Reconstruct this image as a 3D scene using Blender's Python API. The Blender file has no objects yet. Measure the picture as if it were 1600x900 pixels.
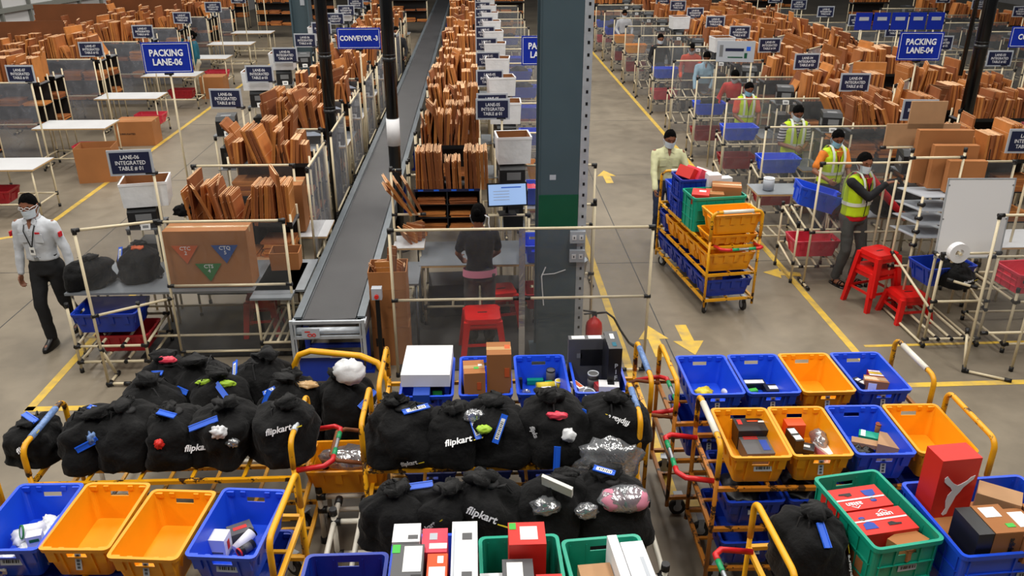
import bpy, bmesh, math, random
from mathutils import Vector, Matrix, Euler, noise
from mathutils.bvhtree import BVHTree
import numpy as np
PI = math.pi
rnd = random.Random(7)
scene = bpy.context.scene
COL = scene.collection
# ------------------------------------------------------------------ camera
CAM_H = 4.3
FPX = 1300.0
PITCH = math.atan(580.0 / FPX)
YAW = math.atan(60.0 * math.cos(PITCH) / FPX)
fwd = Vector((math.sin(YAW) * math.cos(PITCH), math.cos(YAW) * math.cos(PITCH), -math.sin(PITCH)))
rgt = Vector((math.cos(YAW), -math.sin(YAW), 0))
upv = rgt.cross(fwd)
CAMP = Vector((0, 0, CAM_H))
cam_d = bpy.data.cameras.new('camera')
cam_d.lens = FPX / 1600 * 36
cam_d.sensor_width = 36
cam_d.clip_end = 300
cam = bpy.data.objects.new('camera', cam_d)
cam.matrix_world = Matrix(((rgt.x, upv.x, -fwd.x, 0), (rgt.y, upv.y, -fwd.y, 0), (rgt.z, upv.z, -fwd.z, CAM_H), (0, 0, 0, 1)))
COL.objects.link(cam)
scene.camera = cam

# ------------------------------------------------------------------ world, lights, exposure
w = bpy.data.worlds.new('world')
scene.world = w
w.use_nodes = True
w.node_tree.nodes['Background'].inputs[0].default_value = (0.92, 0.95, 1.0, 1)
w.node_tree.nodes['Background'].inputs[1].default_value = 0.07
scene.view_settings.view_transform = 'Standard'
scene.view_settings.look = 'None'
scene.view_settings.exposure = -0.12
scene.view_settings.gamma = 1
scene.view_settings.use_curve_mapping = False
scene.cycles.transparent_max_bounces = 40
scene.cycles.max_bounces = 6


def area(name, loc, sx, sy, power, col=(1, 0.96, 0.9), rot=(0, 0, 0)):
    d = bpy.data.lights.new(name, 'AREA')
    d.shape = 'RECTANGLE'
    d.size, d.size_y = sx, sy
    d.energy = power
    d.color = col
    o = bpy.data.objects.new(name, d)
    o.location = loc
    o.rotation_euler = rot
    COL.objects.link(o)


# rows of ceiling lamps, 9 m up, running along the lanes
for lx in (-9.5, -3.2, 2.8, 9.5):
    for ly in (2.5, 10.0, 18.0, 28.0):
        area('ceiling_lamp', (lx, ly, 9.0), 1.1, 4.5, 385 if ly < 20 else 440)


# ------------------------------------------------------------------ helpers: from a picture point to the plane it stands on
def _ray(px, py):
    return fwd + rgt * ((px - 800) / FPX) - upv * ((py - 450) / FPX)


def at(px, py, z=0.0):
    r = _ray(px, py)
    return CAMP + r * ((z - CAM_H) / r.z)


def aty(px, py, y):
    r = _ray(px, py)
    return CAMP + r * (y / r.y)


# ------------------------------------------------------------------ materials
MATS = {}


def s2l(c):
    c = c / 255.0
    return c / 12.92 if c <= 0.04045 else ((c + 0.055) / 1.055) ** 2.4


def rgb(r, g, b):
    return (s2l(r), s2l(g), s2l(b), 1)


def mat(name, col, rough=0.5, metal=0.0, var=0.0, scale=8.0, bump=0.0, bscale=60.0, objvar=0.0, islvar=0.0, spec=0.5, emit=0.0, sheen=0.0, hue=0.0):
    m = bpy.data.materials.new(name)
    m.use_nodes = True
    nt = m.node_tree
    b = nt.nodes['Principled BSDF']
    c = rgb(*col)
    b.inputs['Roughness'].default_value = rough
    b.inputs['Metallic'].default_value = metal
    b.inputs['Specular IOR Level'].default_value = spec
    if sheen:
        b.inputs['Sheen Weight'].default_value = sheen
    tc = nt.nodes.new('ShaderNodeTexCoord')
    no = nt.nodes.new('ShaderNodeTexNoise')
    no.inputs['Scale'].default_value = scale
    no.inputs['Detail'].default_value = 5
    nt.links.new(tc.outputs['Object'], no.inputs['Vector'])
    hs = nt.nodes.new('ShaderNodeHueSaturation')
    hs.inputs['Color'].default_value = c
    last = None
    mr = nt.nodes.new('ShaderNodeMapRange')
    mr.inputs['From Min'].default_value = 0.3
    mr.inputs['From Max'].default_value = 0.7
    mr.inputs['To Min'].default_value = 1 - var
    mr.inputs['To Max'].default_value = 1 + var
    nt.links.new(no.outputs['Fac'], mr.inputs['Value'])
    last = mr.outputs['Result']
    for amt, src in ((objvar, 'obj'), (islvar, 'isl')):
        if not amt:
            continue
        if src == 'obj':
            n = nt.nodes.new('ShaderNodeObjectInfo')
            so = n.outputs['Random']
        else:
            n = nt.nodes.new('ShaderNodeNewGeometry')
            so = n.outputs['Random Per Island']
        r2 = nt.nodes.new('ShaderNodeMapRange')
        r2.inputs['To Min'].default_value = 1 - amt
        r2.inputs['To Max'].default_value = 1 + amt
        nt.links.new(so, r2.inputs['Value'])
        mu = nt.nodes.new('ShaderNodeMath')
        mu.operation = 'MULTIPLY'
        nt.links.new(last, mu.inputs[0])
        nt.links.new(r2.outputs['Result'], mu.inputs[1])
        last = mu.outputs[0]
        if hue:
            r3 = nt.nodes.new('ShaderNodeMapRange')
            r3.inputs['To Min'].default_value = 0.5 - hue
            r3.inputs['To Max'].default_value = 0.5 + hue
            nt.links.new(so, r3.inputs['Value'])
            nt.links.new(r3.outputs['Result'], hs.inputs['Hue'])
    nt.links.new(last, hs.inputs['Value'])
    nt.links.new(hs.outputs['Color'], b.inputs['Base Color'])
    if bump:
        n2 = nt.nodes.new('ShaderNodeTexNoise')
        n2.inputs['Scale'].default_value = bscale
        n2.inputs['Detail'].default_value = 4
        nt.links.new(tc.outputs['Object'], n2.inputs['Vector'])
        bp = nt.nodes.new('ShaderNodeBump')
        bp.inputs['Strength'].default_value = bump
        bp.inputs['Distance'].default_value = 0.02
        nt.links.new(n2.outputs['Fac'], bp.inputs['Height'])
        nt.links.new(bp.outputs['Normal'], b.inputs['Normal'])
    if emit:
        b.inputs['Emission Color'].default_value = c
        b.inputs['Emission Strength'].default_value = emit
    MATS[name] = m
    return m


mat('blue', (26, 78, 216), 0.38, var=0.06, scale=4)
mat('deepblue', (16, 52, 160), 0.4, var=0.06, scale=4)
mat('orange', (240, 160, 16), 0.4, var=0.06, scale=4)
mat('teal', (12, 158, 128), 0.4, var=0.06, scale=4)
mat('red', (214, 22, 20), 0.35, var=0.05)
mat('pink', (222, 62, 84), 0.4, var=0.08)
mat('darkred', (158, 22, 34), 0.4, var=0.08)
mat('card', (172, 104, 50), 0.85, var=0.14, scale=5, objvar=0.42, bump=0.1, hue=0.008)
mat('cardtop', (216, 172, 130), 0.9, var=0.25, scale=30, objvar=0.2)
mat('cardisl', (170, 102, 50), 0.85, var=0.14, scale=5, islvar=0.45, hue=0.008)
mat('darkcard', (112, 64, 30), 0.85, var=0.12, scale=2)
mat('cardbox', (166, 108, 60), 0.85, var=0.08, scale=3, objvar=0.1)
mat('cardinner', (140, 90, 50), 0.9, var=0.1)
mat('kraft', (176, 136, 98), 0.85, var=0.06)
mat('tape', (196, 160, 112), 0.25)
mat('pipe', (214, 200, 168), 0.35, var=0.08, scale=3)
mat('pipewhite', (226, 222, 208), 0.3, var=0.04)
mat('joint', (16, 16, 18), 0.45)
mat('steel', (150, 155, 160), 0.35, metal=0.6, var=0.12, scale=3)
mat('tabletop', (214, 216, 218), 0.35, var=0.06, scale=2)
mat('greytop', (128, 134, 140), 0.4, metal=0.2, var=0.14, scale=3)
mat('black', (14, 14, 16), 0.4)
mat('blackmatte', (20, 20, 22), 0.7)
mat('darkgrey', (48, 50, 52), 0.45)
mat('grey', (120, 122, 124), 0.5)
mat('fabric', (11, 11, 12), 0.8, var=0.1, scale=20, bump=0.7, bscale=22, sheen=0.05, spec=0.2)
mat('white', (232, 232, 234), 0.55, var=0.03)
mat('whiteplastic', (222, 224, 226), 0.35, var=0.05, scale=10, bump=0.3, bscale=14)
mat('paper', (236, 236, 232), 0.6)
mat('tagblue', (32, 98, 222), 0.4)
mat('navy', (20, 28, 62), 0.5)
mat('signblue', (10, 42, 158), 0.35)
mat('signwhite', (236, 238, 242), 0.5)
mat('signgrey', (176, 182, 190), 0.5)
mat('screen', (150, 180, 225), 0.3, emit=0.55)
mat('screenwhite', (225, 235, 250), 0.3, emit=0.55)
mat('belt', (58, 58, 60), 0.5, var=0.14, scale=2.5, bump=0.06)
mat('rail', (104, 112, 118), 0.4, metal=0.3, var=0.1)
mat('column', (66, 84, 92), 0.5, var=0.08, scale=2)
mat('colgreen', (0, 78, 52), 0.5, var=0.05)
mat('polegrey', (30, 32, 34), 0.35)
mat('poleblack', (12, 12, 13), 0.22)
mat('galv', (186, 192, 198), 0.4, metal=0.35, var=0.12, scale=10)
mat('wallwhite', (196, 196, 196), 0.7, var=0.05, scale=0.6)
mat('wallbeam', (120, 122, 116), 0.6)
mat('skin', (128, 80, 56), 0.5, var=0.06, scale=12)
mat('hair', (7, 6, 6), 0.95, bump=0.4, bscale=90, spec=0.08)
mat('mask', (206, 218, 228), 0.7)
mat('maskblue', (140, 190, 215), 0.7)
mat('shirtwhite', (196, 200, 206), 0.8, var=0.07, scale=10, bump=0.3, bscale=14)
mat('shirtcream', (204, 204, 160), 0.8, var=0.07, scale=10, bump=0.3, bscale=14)
mat('shirtblue', (150, 186, 206), 0.8, var=0.05, bump=0.3, bscale=14)
mat('shirtdark', (16, 17, 22), 0.85, bump=0.3, bscale=14)
mat('shirtorange', (216, 120, 30), 0.8, bump=0.2, bscale=14)
mat('shirtred', (196, 18, 32), 0.8, bump=0.2, bscale=14)
mat('shirtcoral', (216, 84, 56), 0.8, bump=0.2, bscale=14)
mat('shirtgrey', (112, 116, 122), 0.8, bump=0.2, bscale=14)
mat('shirtteal', (20, 96, 116), 0.8, bump=0.2, bscale=14)
mat('trouserblack', (18, 19, 22), 0.85, bump=0.3, bscale=12)
mat('trousergrey', (66, 68, 66), 0.85, var=0.08, bump=0.3, bscale=12)
mat('trouserblue', (26, 38, 66), 0.85, bump=0.3, bscale=12)
mat('trouserkhaki', (186, 180, 158), 0.85, bump=0.3, bscale=12)
mat('hivis', (196, 226, 20), 0.6, var=0.05, bump=0.15, bscale=14)
mat('reflective', (220, 226, 214), 0.3)
mat('shoe', (14, 13, 13), 0.35)
mat('pinkcloth', (206, 128, 150), 0.8)
mat('green', (60, 180, 60), 0.5)
mat('lime', (170, 210, 60), 0.5)
mat('tri_orange', (206, 92, 40), 0.6)
mat('tri_blue', (34, 78, 150), 0.6)
mat('tri_green', (40, 120, 60), 0.6)
mat('tagred', (214, 40, 30), 0.5)
mat('yellowthing', (226, 200, 40), 0.4)
mat('boxorange', (226, 78, 20), 0.5)
mat('boxblue', (30, 70, 170), 0.5)
mat('boxblack', (26, 26, 28), 0.4)
mat('boxgrey', (84, 84, 86), 0.5)
mat('rubber', (40, 38, 36), 0.7)
mat('rust', (120, 64, 24), 0.7, var=0.2)
mat('wrapblue', (110, 140, 190), 0.35, var=0.35, scale=60)
mat('wrapred', (206, 30, 36), 0.35)
mat('wrapgreen', (20, 150, 92), 0.35)
mat('rubbermat', (44, 43, 42), 0.8, var=0.1)  # for the slabs added to darken the floor under the tables
mat('whiteboard', (232, 232, 234), 0.3)
mat('glass', (40, 60, 70), 0.1)


def stripe_mat():
    m = bpy.data.materials.new('striped_cloth')
    m.use_nodes = True
    nt = m.node_tree
    b = nt.nodes['Principled BSDF']
    b.inputs['Roughness'].default_value = 0.85
    tc = nt.nodes.new('ShaderNodeTexCoord')
    wv = nt.nodes.new('ShaderNodeTexWave')
    wv.bands_direction = 'Z'
    wv.inputs['Scale'].default_value = 7
    nt.links.new(tc.outputs['Object'], wv.inputs['Vector'])
    cr = nt.nodes.new('ShaderNodeValToRGB')
    cr.color_ramp.elements[0].color = rgb(60, 60, 68)
    cr.color_ramp.elements[0].position = 0.45
    cr.color_ramp.elements[1].color = rgb(190, 190, 190)
    cr.color_ramp.elements[1].position = 0.55
    nt.links.new(wv.outputs['Fac'], cr.inputs['Fac'])
    nt.links.new(cr.outputs['Color'], b.inputs['Base Color'])
    MATS['stripes'] = m


stripe_mat()


def paint_mat(name, c1, c2, thr, scale):
    m = mat(name, c1, 0.4)
    nt = m.node_tree
    b = nt.nodes['Principled BSDF']
    tc = nt.nodes.new('ShaderNodeTexCoord')
    no = nt.nodes.new('ShaderNodeTexNoise')
    no.inputs['Scale'].default_value = scale
    no.inputs['Detail'].default_value = 6
    no.inputs['Roughness'].default_value = 0.7
    nt.links.new(tc.outputs['Object'], no.inputs['Vector'])
    cr = nt.nodes.new('ShaderNodeValToRGB')
    cr.color_ramp.elements[0].position = thr
    cr.color_ramp.elements[0].color = rgb(*c1)
    cr.color_ramp.elements[1].position = thr + 0.02
    cr.color_ramp.elements[1].color = rgb(*c2)
    nt.links.new(no.outputs['Fac'], cr.inputs['Fac'])
    nt.links.new(cr.outputs['Color'], b.inputs['Base Color'])
    return m


paint_mat('yellowpaint', (232, 164, 16), (58, 34, 14), 0.56, 9)
paint_mat('yellowclean', (240, 172, 18), (90, 60, 20), 0.66, 9)
paint_mat('brownpaint', (176, 108, 26), (50, 30, 14), 0.55, 8)


def sheet_mat(name, tcol, haze, gloss, hcol=(200, 205, 210)):
    m = bpy.data.materials.new(name)
    m.use_nodes = True
    nt = m.node_tree
    nt.nodes.clear()
    out = nt.nodes.new('ShaderNodeOutputMaterial')
    tr = nt.nodes.new('ShaderNodeBsdfTransparent')
    tr.inputs[0].default_value = (tcol, tcol, tcol * 1.01, 1)
    df = nt.nodes.new('ShaderNodeBsdfDiffuse')
    df.inputs[0].default_value = rgb(*hcol)
    gl = nt.nodes.new('ShaderNodeBsdfGlossy')
    gl.inputs['Roughness'].default_value = 0.18
    tc = nt.nodes.new('ShaderNodeTexCoord')
    no = nt.nodes.new('ShaderNodeTexNoise')
    no.inputs['Scale'].default_value = 3.5
    no.inputs['Detail'].default_value = 4
    no.inputs['Distortion'].default_value = 1.5
    nt.links.new(tc.outputs['Object'], no.inputs['Vector'])
    bp = nt.nodes.new('ShaderNodeBump')
    bp.inputs['Strength'].default_value = 0.5
    bp.inputs['Distance'].default_value = 0.06
    nt.links.new(no.outputs['Fac'], bp.inputs['Height'])
    nt.links.new(bp.outputs['Normal'], gl.inputs['Normal'])
    m1 = nt.nodes.new('ShaderNodeMixShader')
    mp = nt.nodes.new('ShaderNodeMapRange')
    mp.inputs['From Min'].default_value = 0.35
    mp.inputs['From Max'].default_value = 0.7
    mp.inputs['To Min'].default_value = haze * 0.75
    mp.inputs['To Max'].default_value = haze * 1.3
    nt.links.new(no.outputs['Fac'], mp.inputs['Value'])
    nt.links.new(mp.outputs['Result'], m1.inputs[0])
    nt.links.new(tr.outputs[0], m1.inputs[1])
    nt.links.new(df.outputs[0], m1.inputs[2])
    m2 = nt.nodes.new('ShaderNodeMixShader')
    m2.inputs[0].default_value = gloss
    nt.links.new(m1.outputs[0], m2.inputs[1])
    nt.links.new(gl.outputs[0], m2.inputs[2])
    nt.links.new(m2.outputs[0], out.inputs[0])
    MATS[name] = m


sheet_mat('sheet', 0.80, 0.06, 0.05)
sheet_mat('sheetfog', 0.72, 0.28, 0.05, (186, 190, 200))
sheet_mat('sheetlane', 0.78, 0.13, 0.06)
sheet_mat('sheetwhite', 0.6, 0.5, 0.06, (200, 204, 212))
sheet_mat('film', 0.62, 0.3, 0.34, (190, 194, 200))


# ------------------------------------------------------------------ mesh builder
class MB:
    def __init__(s):
        s.v, s.f, s.m, s.sm = [], [], [], []

    def add(s, vs, fs, mi=0, smooth=False):
        n = len(s.v)
        s.v.extend([tuple(p) for p in vs])
        for f in fs:
            s.f.append(tuple(i + n for i in f))
            s.m.append(mi)
            s.sm.append(smooth)

    def hexa(s, p, mi=0):
        s.add(p, [(0, 3, 2, 1), (4, 5, 6, 7), (0, 1, 5, 4), (1, 2, 6, 5), (2, 3, 7, 6), (3, 0, 4, 7)], mi)

    def box(s, c, d, rot=None, mi=0):
        hx, hy, hz = d[0] / 2, d[1] / 2, d[2] / 2
        ps = [Vector((x, y, z)) for z in (-hz, hz) for x, y in ((-hx, -hy), (hx, -hy), (hx, hy), (-hx, hy))]
        if rot is not None:
            R = rot if isinstance(rot, Matrix) else Euler(rot).to_matrix()
            ps = [R @ p for p in ps]
        c = Vector(c)
        s.hexa([p + c for p in ps], mi)

    def tube(s, pts, r, n=8, mi=0, caps=True, radii=None):
        pts = [Vector(p) for p in pts]
        k = len(pts)
        if k < 2:
            return
        rings = []
        t0 = (pts[1] - pts[0]).normalized()
        a = t0.cross(Vector((0, 0, 1)))
        if a.length < 1e-3:
            a = t0.cross(Vector((0, 1, 0)))
        a.normalize()
        for i in range(k):
            if i == 0:
                t = pts[1] - pts[0]
            elif i == k - 1:
                t = pts[-1] - pts[-2]
            else:
                t = (pts[i + 1] - pts[i]).normalized() + (pts[i] - pts[i - 1]).normalized()
            t.normalize()
            a = (a - t * a.dot(t))
            if a.length < 1e-4:
                a = t.orthogonal()
            a.normalize()
            b = t.cross(a)
            rr = radii[i] if radii else r
            rings.append([pts[i] + (a * math.cos(2 * PI * j / n) + b * math.sin(2 * PI * j / n)) * rr for j in range(n)])
        vs = [p for rg in rings for p in rg]
        fs = []
        for i in range(k - 1):
            for j in range(n):
                j2 = (j + 1) % n
                fs.append((i * n + j, i * n + j2, (i + 1) * n + j2, (i + 1) * n + j))
        s.add(vs, fs, mi, n > 6)
        if caps:
            m = len(s.v) - len(vs)
            s.f.append(tuple(m + j for j in reversed(range(n))))
            s.f.append(tuple(m + (k - 1) * n + j for j in range(n)))
            s.m += [mi, mi]
            s.sm += [False, False]

    def cyl(s, p0, p1, r, n=10, mi=0, r2=None):
        s.tube([p0, p1], r, n, mi, radii=[r, r if r2 is None else r2])

    def sphere(s, c, r, nu=12, nv=8, mi=0, R=None):
        r = (r, r, r) if not isinstance(r, (tuple, list)) else r
        vs = [Vector((0, 0, -r[2]))]
        for i in range(1, nv):
            ph = -PI / 2 + PI * i / nv
            for j in range(nu):
                th = 2 * PI * j / nu
                vs.append(Vector((r[0] * math.cos(ph) * math.cos(th), r[1] * math.cos(ph) * math.sin(th), r[2] * math.sin(ph))))
        vs.append(Vector((0, 0, r[2])))
        fs = []
        for j in range(nu):
            fs.append((0, 1 + (j + 1) % nu, 1 + j))
            fs.append((len(vs) - 1, 1 + (nv - 2) * nu + j, 1 + (nv - 2) * nu + (j + 1) % nu))
        for i in range(nv - 2):
            for j in range(nu):
                a, b = 1 + i * nu + j, 1 + i * nu + (j + 1) % nu
                fs.append((a, b, b + nu, a + nu))
        c = Vector(c)
        s.add([(R @ p if R else p) + c for p in vs], fs, mi, True)

    def prism(s, outline, z0, z1, M=None, mi=0):
        n = len(outline)
        vs = [Vector((x, y, z0)) for x, y in outline] + [Vector((x, y, z1)) for x, y in outline]
        if M:
            vs = [M @ p for p in vs]
        fs = [tuple(reversed(range(n))), tuple(range(n, 2 * n))] + [(i, (i + 1) % n, n + (i + 1) % n, n + i) for i in range(n)]
        s.add(vs, fs, mi)

    def lathe(s, prof, n=16, c=(0, 0, 0), mi=0):
        vs, fs = [], []
        for r, z in prof:
            for j in range(n):
                vs.append((c[0] + r * math.cos(2 * PI * j / n), c[1] + r * math.sin(2 * PI * j / n), c[2] + z))
        for i in range(len(prof) - 1):
            for j in range(n):
                j2 = (j + 1) % n
                fs.append((i * n + j, i * n + j2, (i + 1) * n + j2, (i + 1) * n + j))
        fs.append(tuple(reversed(range(n))))
        fs.append(tuple((len(prof) - 1) * n + j for j in range(n)))
        s.add(vs, fs, mi, True)

    def mesh(s, name, mats):
        me = bpy.data.meshes.new(name)
        me.from_pydata(s.v, [], s.f)
        for k in (mats if isinstance(mats, (list, tuple)) else [mats]):
            me.materials.append(MATS[k])
        me.polygons.foreach_set('material_index', s.m)
        me.polygons.foreach_set('use_smooth', s.sm)
        me.update()
        return me


CACHE = {}
WORK = bpy.data.scenes.new('work')      # empty side scene in which meshes are baked, removed at the end


def bake(o):
    WORK.collection.objects.link(o)
    vl = WORK.view_layers[0]
    vl.update()
    dg = vl.depsgraph
    me = bpy.data.meshes.new_from_object(o.evaluated_get(dg))
    WORK.collection.objects.unlink(o)
    bpy.data.objects.remove(o)
    return me



def cached(key, fn):
    if key not in CACHE:
        CACHE[key] = fn()
    return CACHE[key]


def obj(name, me, parent=None, loc=(0, 0, 0), rot=(0, 0, 0), scale=(1, 1, 1), label=None, mats=None):
    if isinstance(me, MB):
        me = me.mesh(name, mats or ['grey'])
    o = bpy.data.objects.new(name, me)
    COL.objects.link(o)
    o.parent = parent
    o.location = loc
    if isinstance(rot, Matrix):
        o.rotation_euler = rot.to_euler()
    else:
        o.rotation_euler = rot
    o.scale = scale if isinstance(scale, (tuple, list)) else (scale,) * 3
    if label:
        o['label'] = label
    return o


def tag(o, label, cat, group=None):
    o['label'] = label
    o['category'] = cat
    if group:
        o['group'] = group
    return o


def thing(name, label, cat, loc=(0, 0, 0), rot=0.0, group=None):
    o = bpy.data.objects.new(name, None)
    o.empty_display_size = 0.1
    COL.objects.link(o)
    o.location = loc
    o.rotation_euler = (0, 0, rot) if not isinstance(rot, (tuple, list)) else rot
    return tag(o, label, cat, group)


def structure(name, me, mats=None, **k):
    o = obj(name, me, mats=mats, **k)
    o['kind'] = 'structure'
    return o


def text_mesh(body, size, matname, align='CENTER', shear=0.0, ext=0.0008, space=1.0, bold=0.0):
    key = ('text', body, size, matname, align, shear, bold)

    def mk():
        cu = bpy.data.curves.new('t', 'FONT')
        cu.body = body
        cu.size = size
        cu.align_x = align
        cu.align_y = 'CENTER'
        cu.shear = shear
        cu.extrude = ext
        cu.offset = bold
        cu.space_line = space
        cu.resolution_u = 2
        o = bpy.data.objects.new('t', cu)
        me = bake(o)
        me.materials.clear()
        me.materials.append(MATS[matname])
        return me
    return cached(key, mk)


def remesh(mb, voxel, mats, smooth=2, name='m', disp=0.0, dscale=5.0, seed=0, subs=0):
    """one continuous surface grown over all the closed pieces collected in mb"""
    me = mb.mesh(name, mats)
    o = bpy.data.objects.new('r', me)
    md = o.modifiers.new('r', 'REMESH')
    md.mode = 'VOXEL'
    md.voxel_size = voxel
    md.use_smooth_shade = True
    if smooth:
        sm = o.modifiers.new('s', 'SMOOTH')
        sm.iterations = smooth
        sm.factor = 0.6
    out = bake(o)
    bpy.data.meshes.remove(me)
    out.name = name
    out.materials.clear()
    for k in (mats if isinstance(mats, (list, tuple)) else [mats]):
        out.materials.append(MATS[k])
    if disp:
        n = len(out.vertices)
        for v in out.vertices:
            p = v.co * dscale + Vector((seed * 7.3, seed * 3.1, 0))
            q = noise.noise(p) + 0.5 * noise.noise(p * 2.3)
            ridge = 1 - abs(noise.noise(p * 1.4 + Vector((5, 5, 5)))) * 2
            v.co += v.normal * disp * (q + 0.6 * max(0, ridge - 0.5))
        out.update()
    return out


ORD = ['', 'first', 'second', 'third', 'fourth', 'fifth', 'sixth', 'seventh', 'eighth', 'ninth', 'tenth', 'eleventh', 'twelfth', 'thirteenth', 'fourteenth', 'fifteenth',
       'sixteenth', 'seventeenth', 'eighteenth', 'nineteenth', 'twentieth']


def ordn(n):
    if n <= 20:
        return ORD[n]
    tens = {2: 'twenty', 3: 'thirty', 4: 'forty', 5: 'fifty', 6: 'sixty', 7: 'seventy', 8: 'eighty'}[n // 10]
    return tens + '-' + ORD[n % 10] if n % 10 else tens[:-1] + 'ieth'


CARD = ['zero', 'one', 'two', 'three', 'four', 'five', 'six', 'seven', 'eight', 'nine', 'ten', 'eleven', 'twelve']
# ------------------------------------------------------------------ the setting
def floor_tone():
    m = bpy.data.materials.new('polished_concrete')
    m.use_nodes = True
    nt = m.node_tree
    b = nt.nodes['Principled BSDF']
    tc = nt.nodes.new('ShaderNodeTexCoord')
    n1 = nt.nodes.new('ShaderNodeTexNoise')
    n1.inputs['Scale'].default_value = 0.45
    n1.inputs['Detail'].default_value = 8
    n1.inputs['Roughness'].default_value = 0.65
    nt.links.new(tc.outputs['Object'], n1.inputs['Vector'])
    cr = nt.nodes.new('ShaderNodeValToRGB')
    cr.color_ramp.elements[0].position = 0.3
    cr.color_ramp.elements[0].color = rgb(108, 99, 85)
    cr.color_ramp.elements[1].position = 0.72
    cr.color_ramp.elements[1].color = rgb(146, 135, 117)
    nt.links.new(n1.outputs['Fac'], cr.inputs['Fac'])
    n2 = nt.nodes.new('ShaderNodeTexNoise')
    n2.inputs['Scale'].default_value = 3.5
    n2.inputs['Detail'].default_value = 10
    n2.inputs['Distortion'].default_value = 0.6
    nt.links.new(tc.outputs['Object'], n2.inputs['Vector'])
    mr = nt.nodes.new('ShaderNodeMapRange')
    mr.inputs['From Min'].default_value = 0.35
    mr.inputs['From Max'].default_value = 0.65
    mr.inputs['To Min'].default_value = 0.9
    mr.inputs['To Max'].default_value = 1.06
    nt.links.new(n2.outputs['Fac'], mr.inputs['Value'])
    hs = nt.nodes.new('ShaderNodeHueSaturation')
    nt.links.new(cr.outputs['Color'], hs.inputs['Color'])
    nt.links.new(mr.outputs['Result'], hs.inputs['Value'])
    nt.links.new(hs.outputs['Color'], b.inputs['Base Color'])
    mr2 = nt.nodes.new('ShaderNodeMapRange')
    mr2.inputs['To Min'].default_value = 0.32
    mr2.inputs['To Max'].default_value = 0.6
    nt.links.new(n2.outputs['Fac'], mr2.inputs['Value'])
    nt.links.new(mr2.outputs['Result'], b.inputs['Roughness'])
    b.inputs['Specular IOR Level'].default_value = 0.35
    MATS['floor'] = m


floor_tone()


def worn_yellow():
    m = bpy.data.materials.new('worn_floor_paint')
    m.use_nodes = True
    nt = m.node_tree
    b = nt.nodes['Principled BSDF']
    b.inputs['Roughness'].default_value = 0.55
    tc = nt.nodes.new('ShaderNodeTexCoord')
    no = nt.nodes.new('ShaderNodeTexNoise')
    no.inputs['Scale'].default_value = 7
    no.inputs['Detail'].default_value = 8
    nt.links.new(tc.outputs['Object'], no.inputs['Vector'])
    cr = nt.nodes.new('ShaderNodeValToRGB')
    cr.color_ramp.elements[0].position = 0.4
    cr.color_ramp.elements[0].color = rgb(222, 184, 66)
    cr.color_ramp.elements[1].position = 0.75
    cr.color_ramp.elements[1].color = rgb(176, 150, 92)
    nt.links.new(no.outputs['Fac'], cr.inputs['Fac'])
    nt.links.new(cr.outputs['Color'], b.inputs['Base Color'])
    MATS['lineyellow'] = m


worn_yellow()
mb = MB()
mb.box((0, 27, -0.05), (60, 70, 0.1))
structure('floor', mb, ['floor'])
mb = MB()
for x, y0, y1 in ((2.06, 4, 60), (-5.5, 4, 60)):
    mb.box((x, (y0 + y1) / 2, 0.0006), (0.012, y1 - y0, 0.0012))
for y in (10.4, 14.6, 19, 24):
    mb.box((1.5, y, 0.0006), (16, 0.012, 0.0012))
structure('trim_1', mb, ['darkgrey'])


def painted_line(n, x0, y0, x1, y1, wdt=0.085):
    a, b = Vector((x0, y0, 0)), Vector((x1, y1, 0))
    d = (b - a).normalized()
    nrm = Vector((-d.y, d.x, 0)) * wdt / 2
    m = MB()
    p = [a - nrm, b - nrm, b + nrm, a + nrm]
    m.hexa([q + Vector((0, 0, 0.0008)) for q in p] + [q + Vector((0, 0, 0.0028)) for q in p])
    structure('trim_%d' % n, m, ['lineyellow'])


painted_line(2, -6.57, 12.0, -6.57, 40)
painted_line(3, -8.1, 11.15, -6.54, 11.95)
painted_line(4, -4.32, 6.95, -4.30, 40)
painted_line(5, -4.36, 6.98, -2.4, 6.98)
painted_line(6, 4.05, 6.95, 4.05, 45)
painted_line(7, 3.9, 7.06, 7.6, 7.1)
painted_line(8, 1.54, 5.3, 1.54, 45)
painted_line(9, 1.5, 5.33, 2.2, 5.33)
painted_line(10, 4.2, 7.9, 7.5, 7.95, 0.05)


def painted_arrow(name, tail, tip, label, wdt=0.13):
    tail, tip = Vector(tail), Vector(tip)
    d = (tip - tail)
    L = d.length
    ang = math.atan2(d.y, d.x)
    m = MB()
    m.prism([(0, -wdt / 2), (L * 0.55, -wdt / 2), (L * 0.55, -0.17), (L, 0), (L * 0.55, 0.17), (L * 0.55, wdt / 2), (0, wdt / 2)], 0.0008, 0.003)
    o = obj(name, m, loc=tail, rot=(0, 0, ang), mats=['lineyellow'])
    o['kind'] = 'structure'
    return o


painted_arrow('trim_11', (1.93, 7.75, 0), (1.92, 8.5, 0), '')
painted_arrow('trim_12', (2.30, 8.5, 0), (2.30, 7.78, 0), '')
painted_arrow('trim_13', (2.33, 14.1, 0), (2.33, 14.9, 0), '')
painted_arrow('trim_14', (4.22, 9.9, 0), (3.75, 10.0, 0), '')

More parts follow.
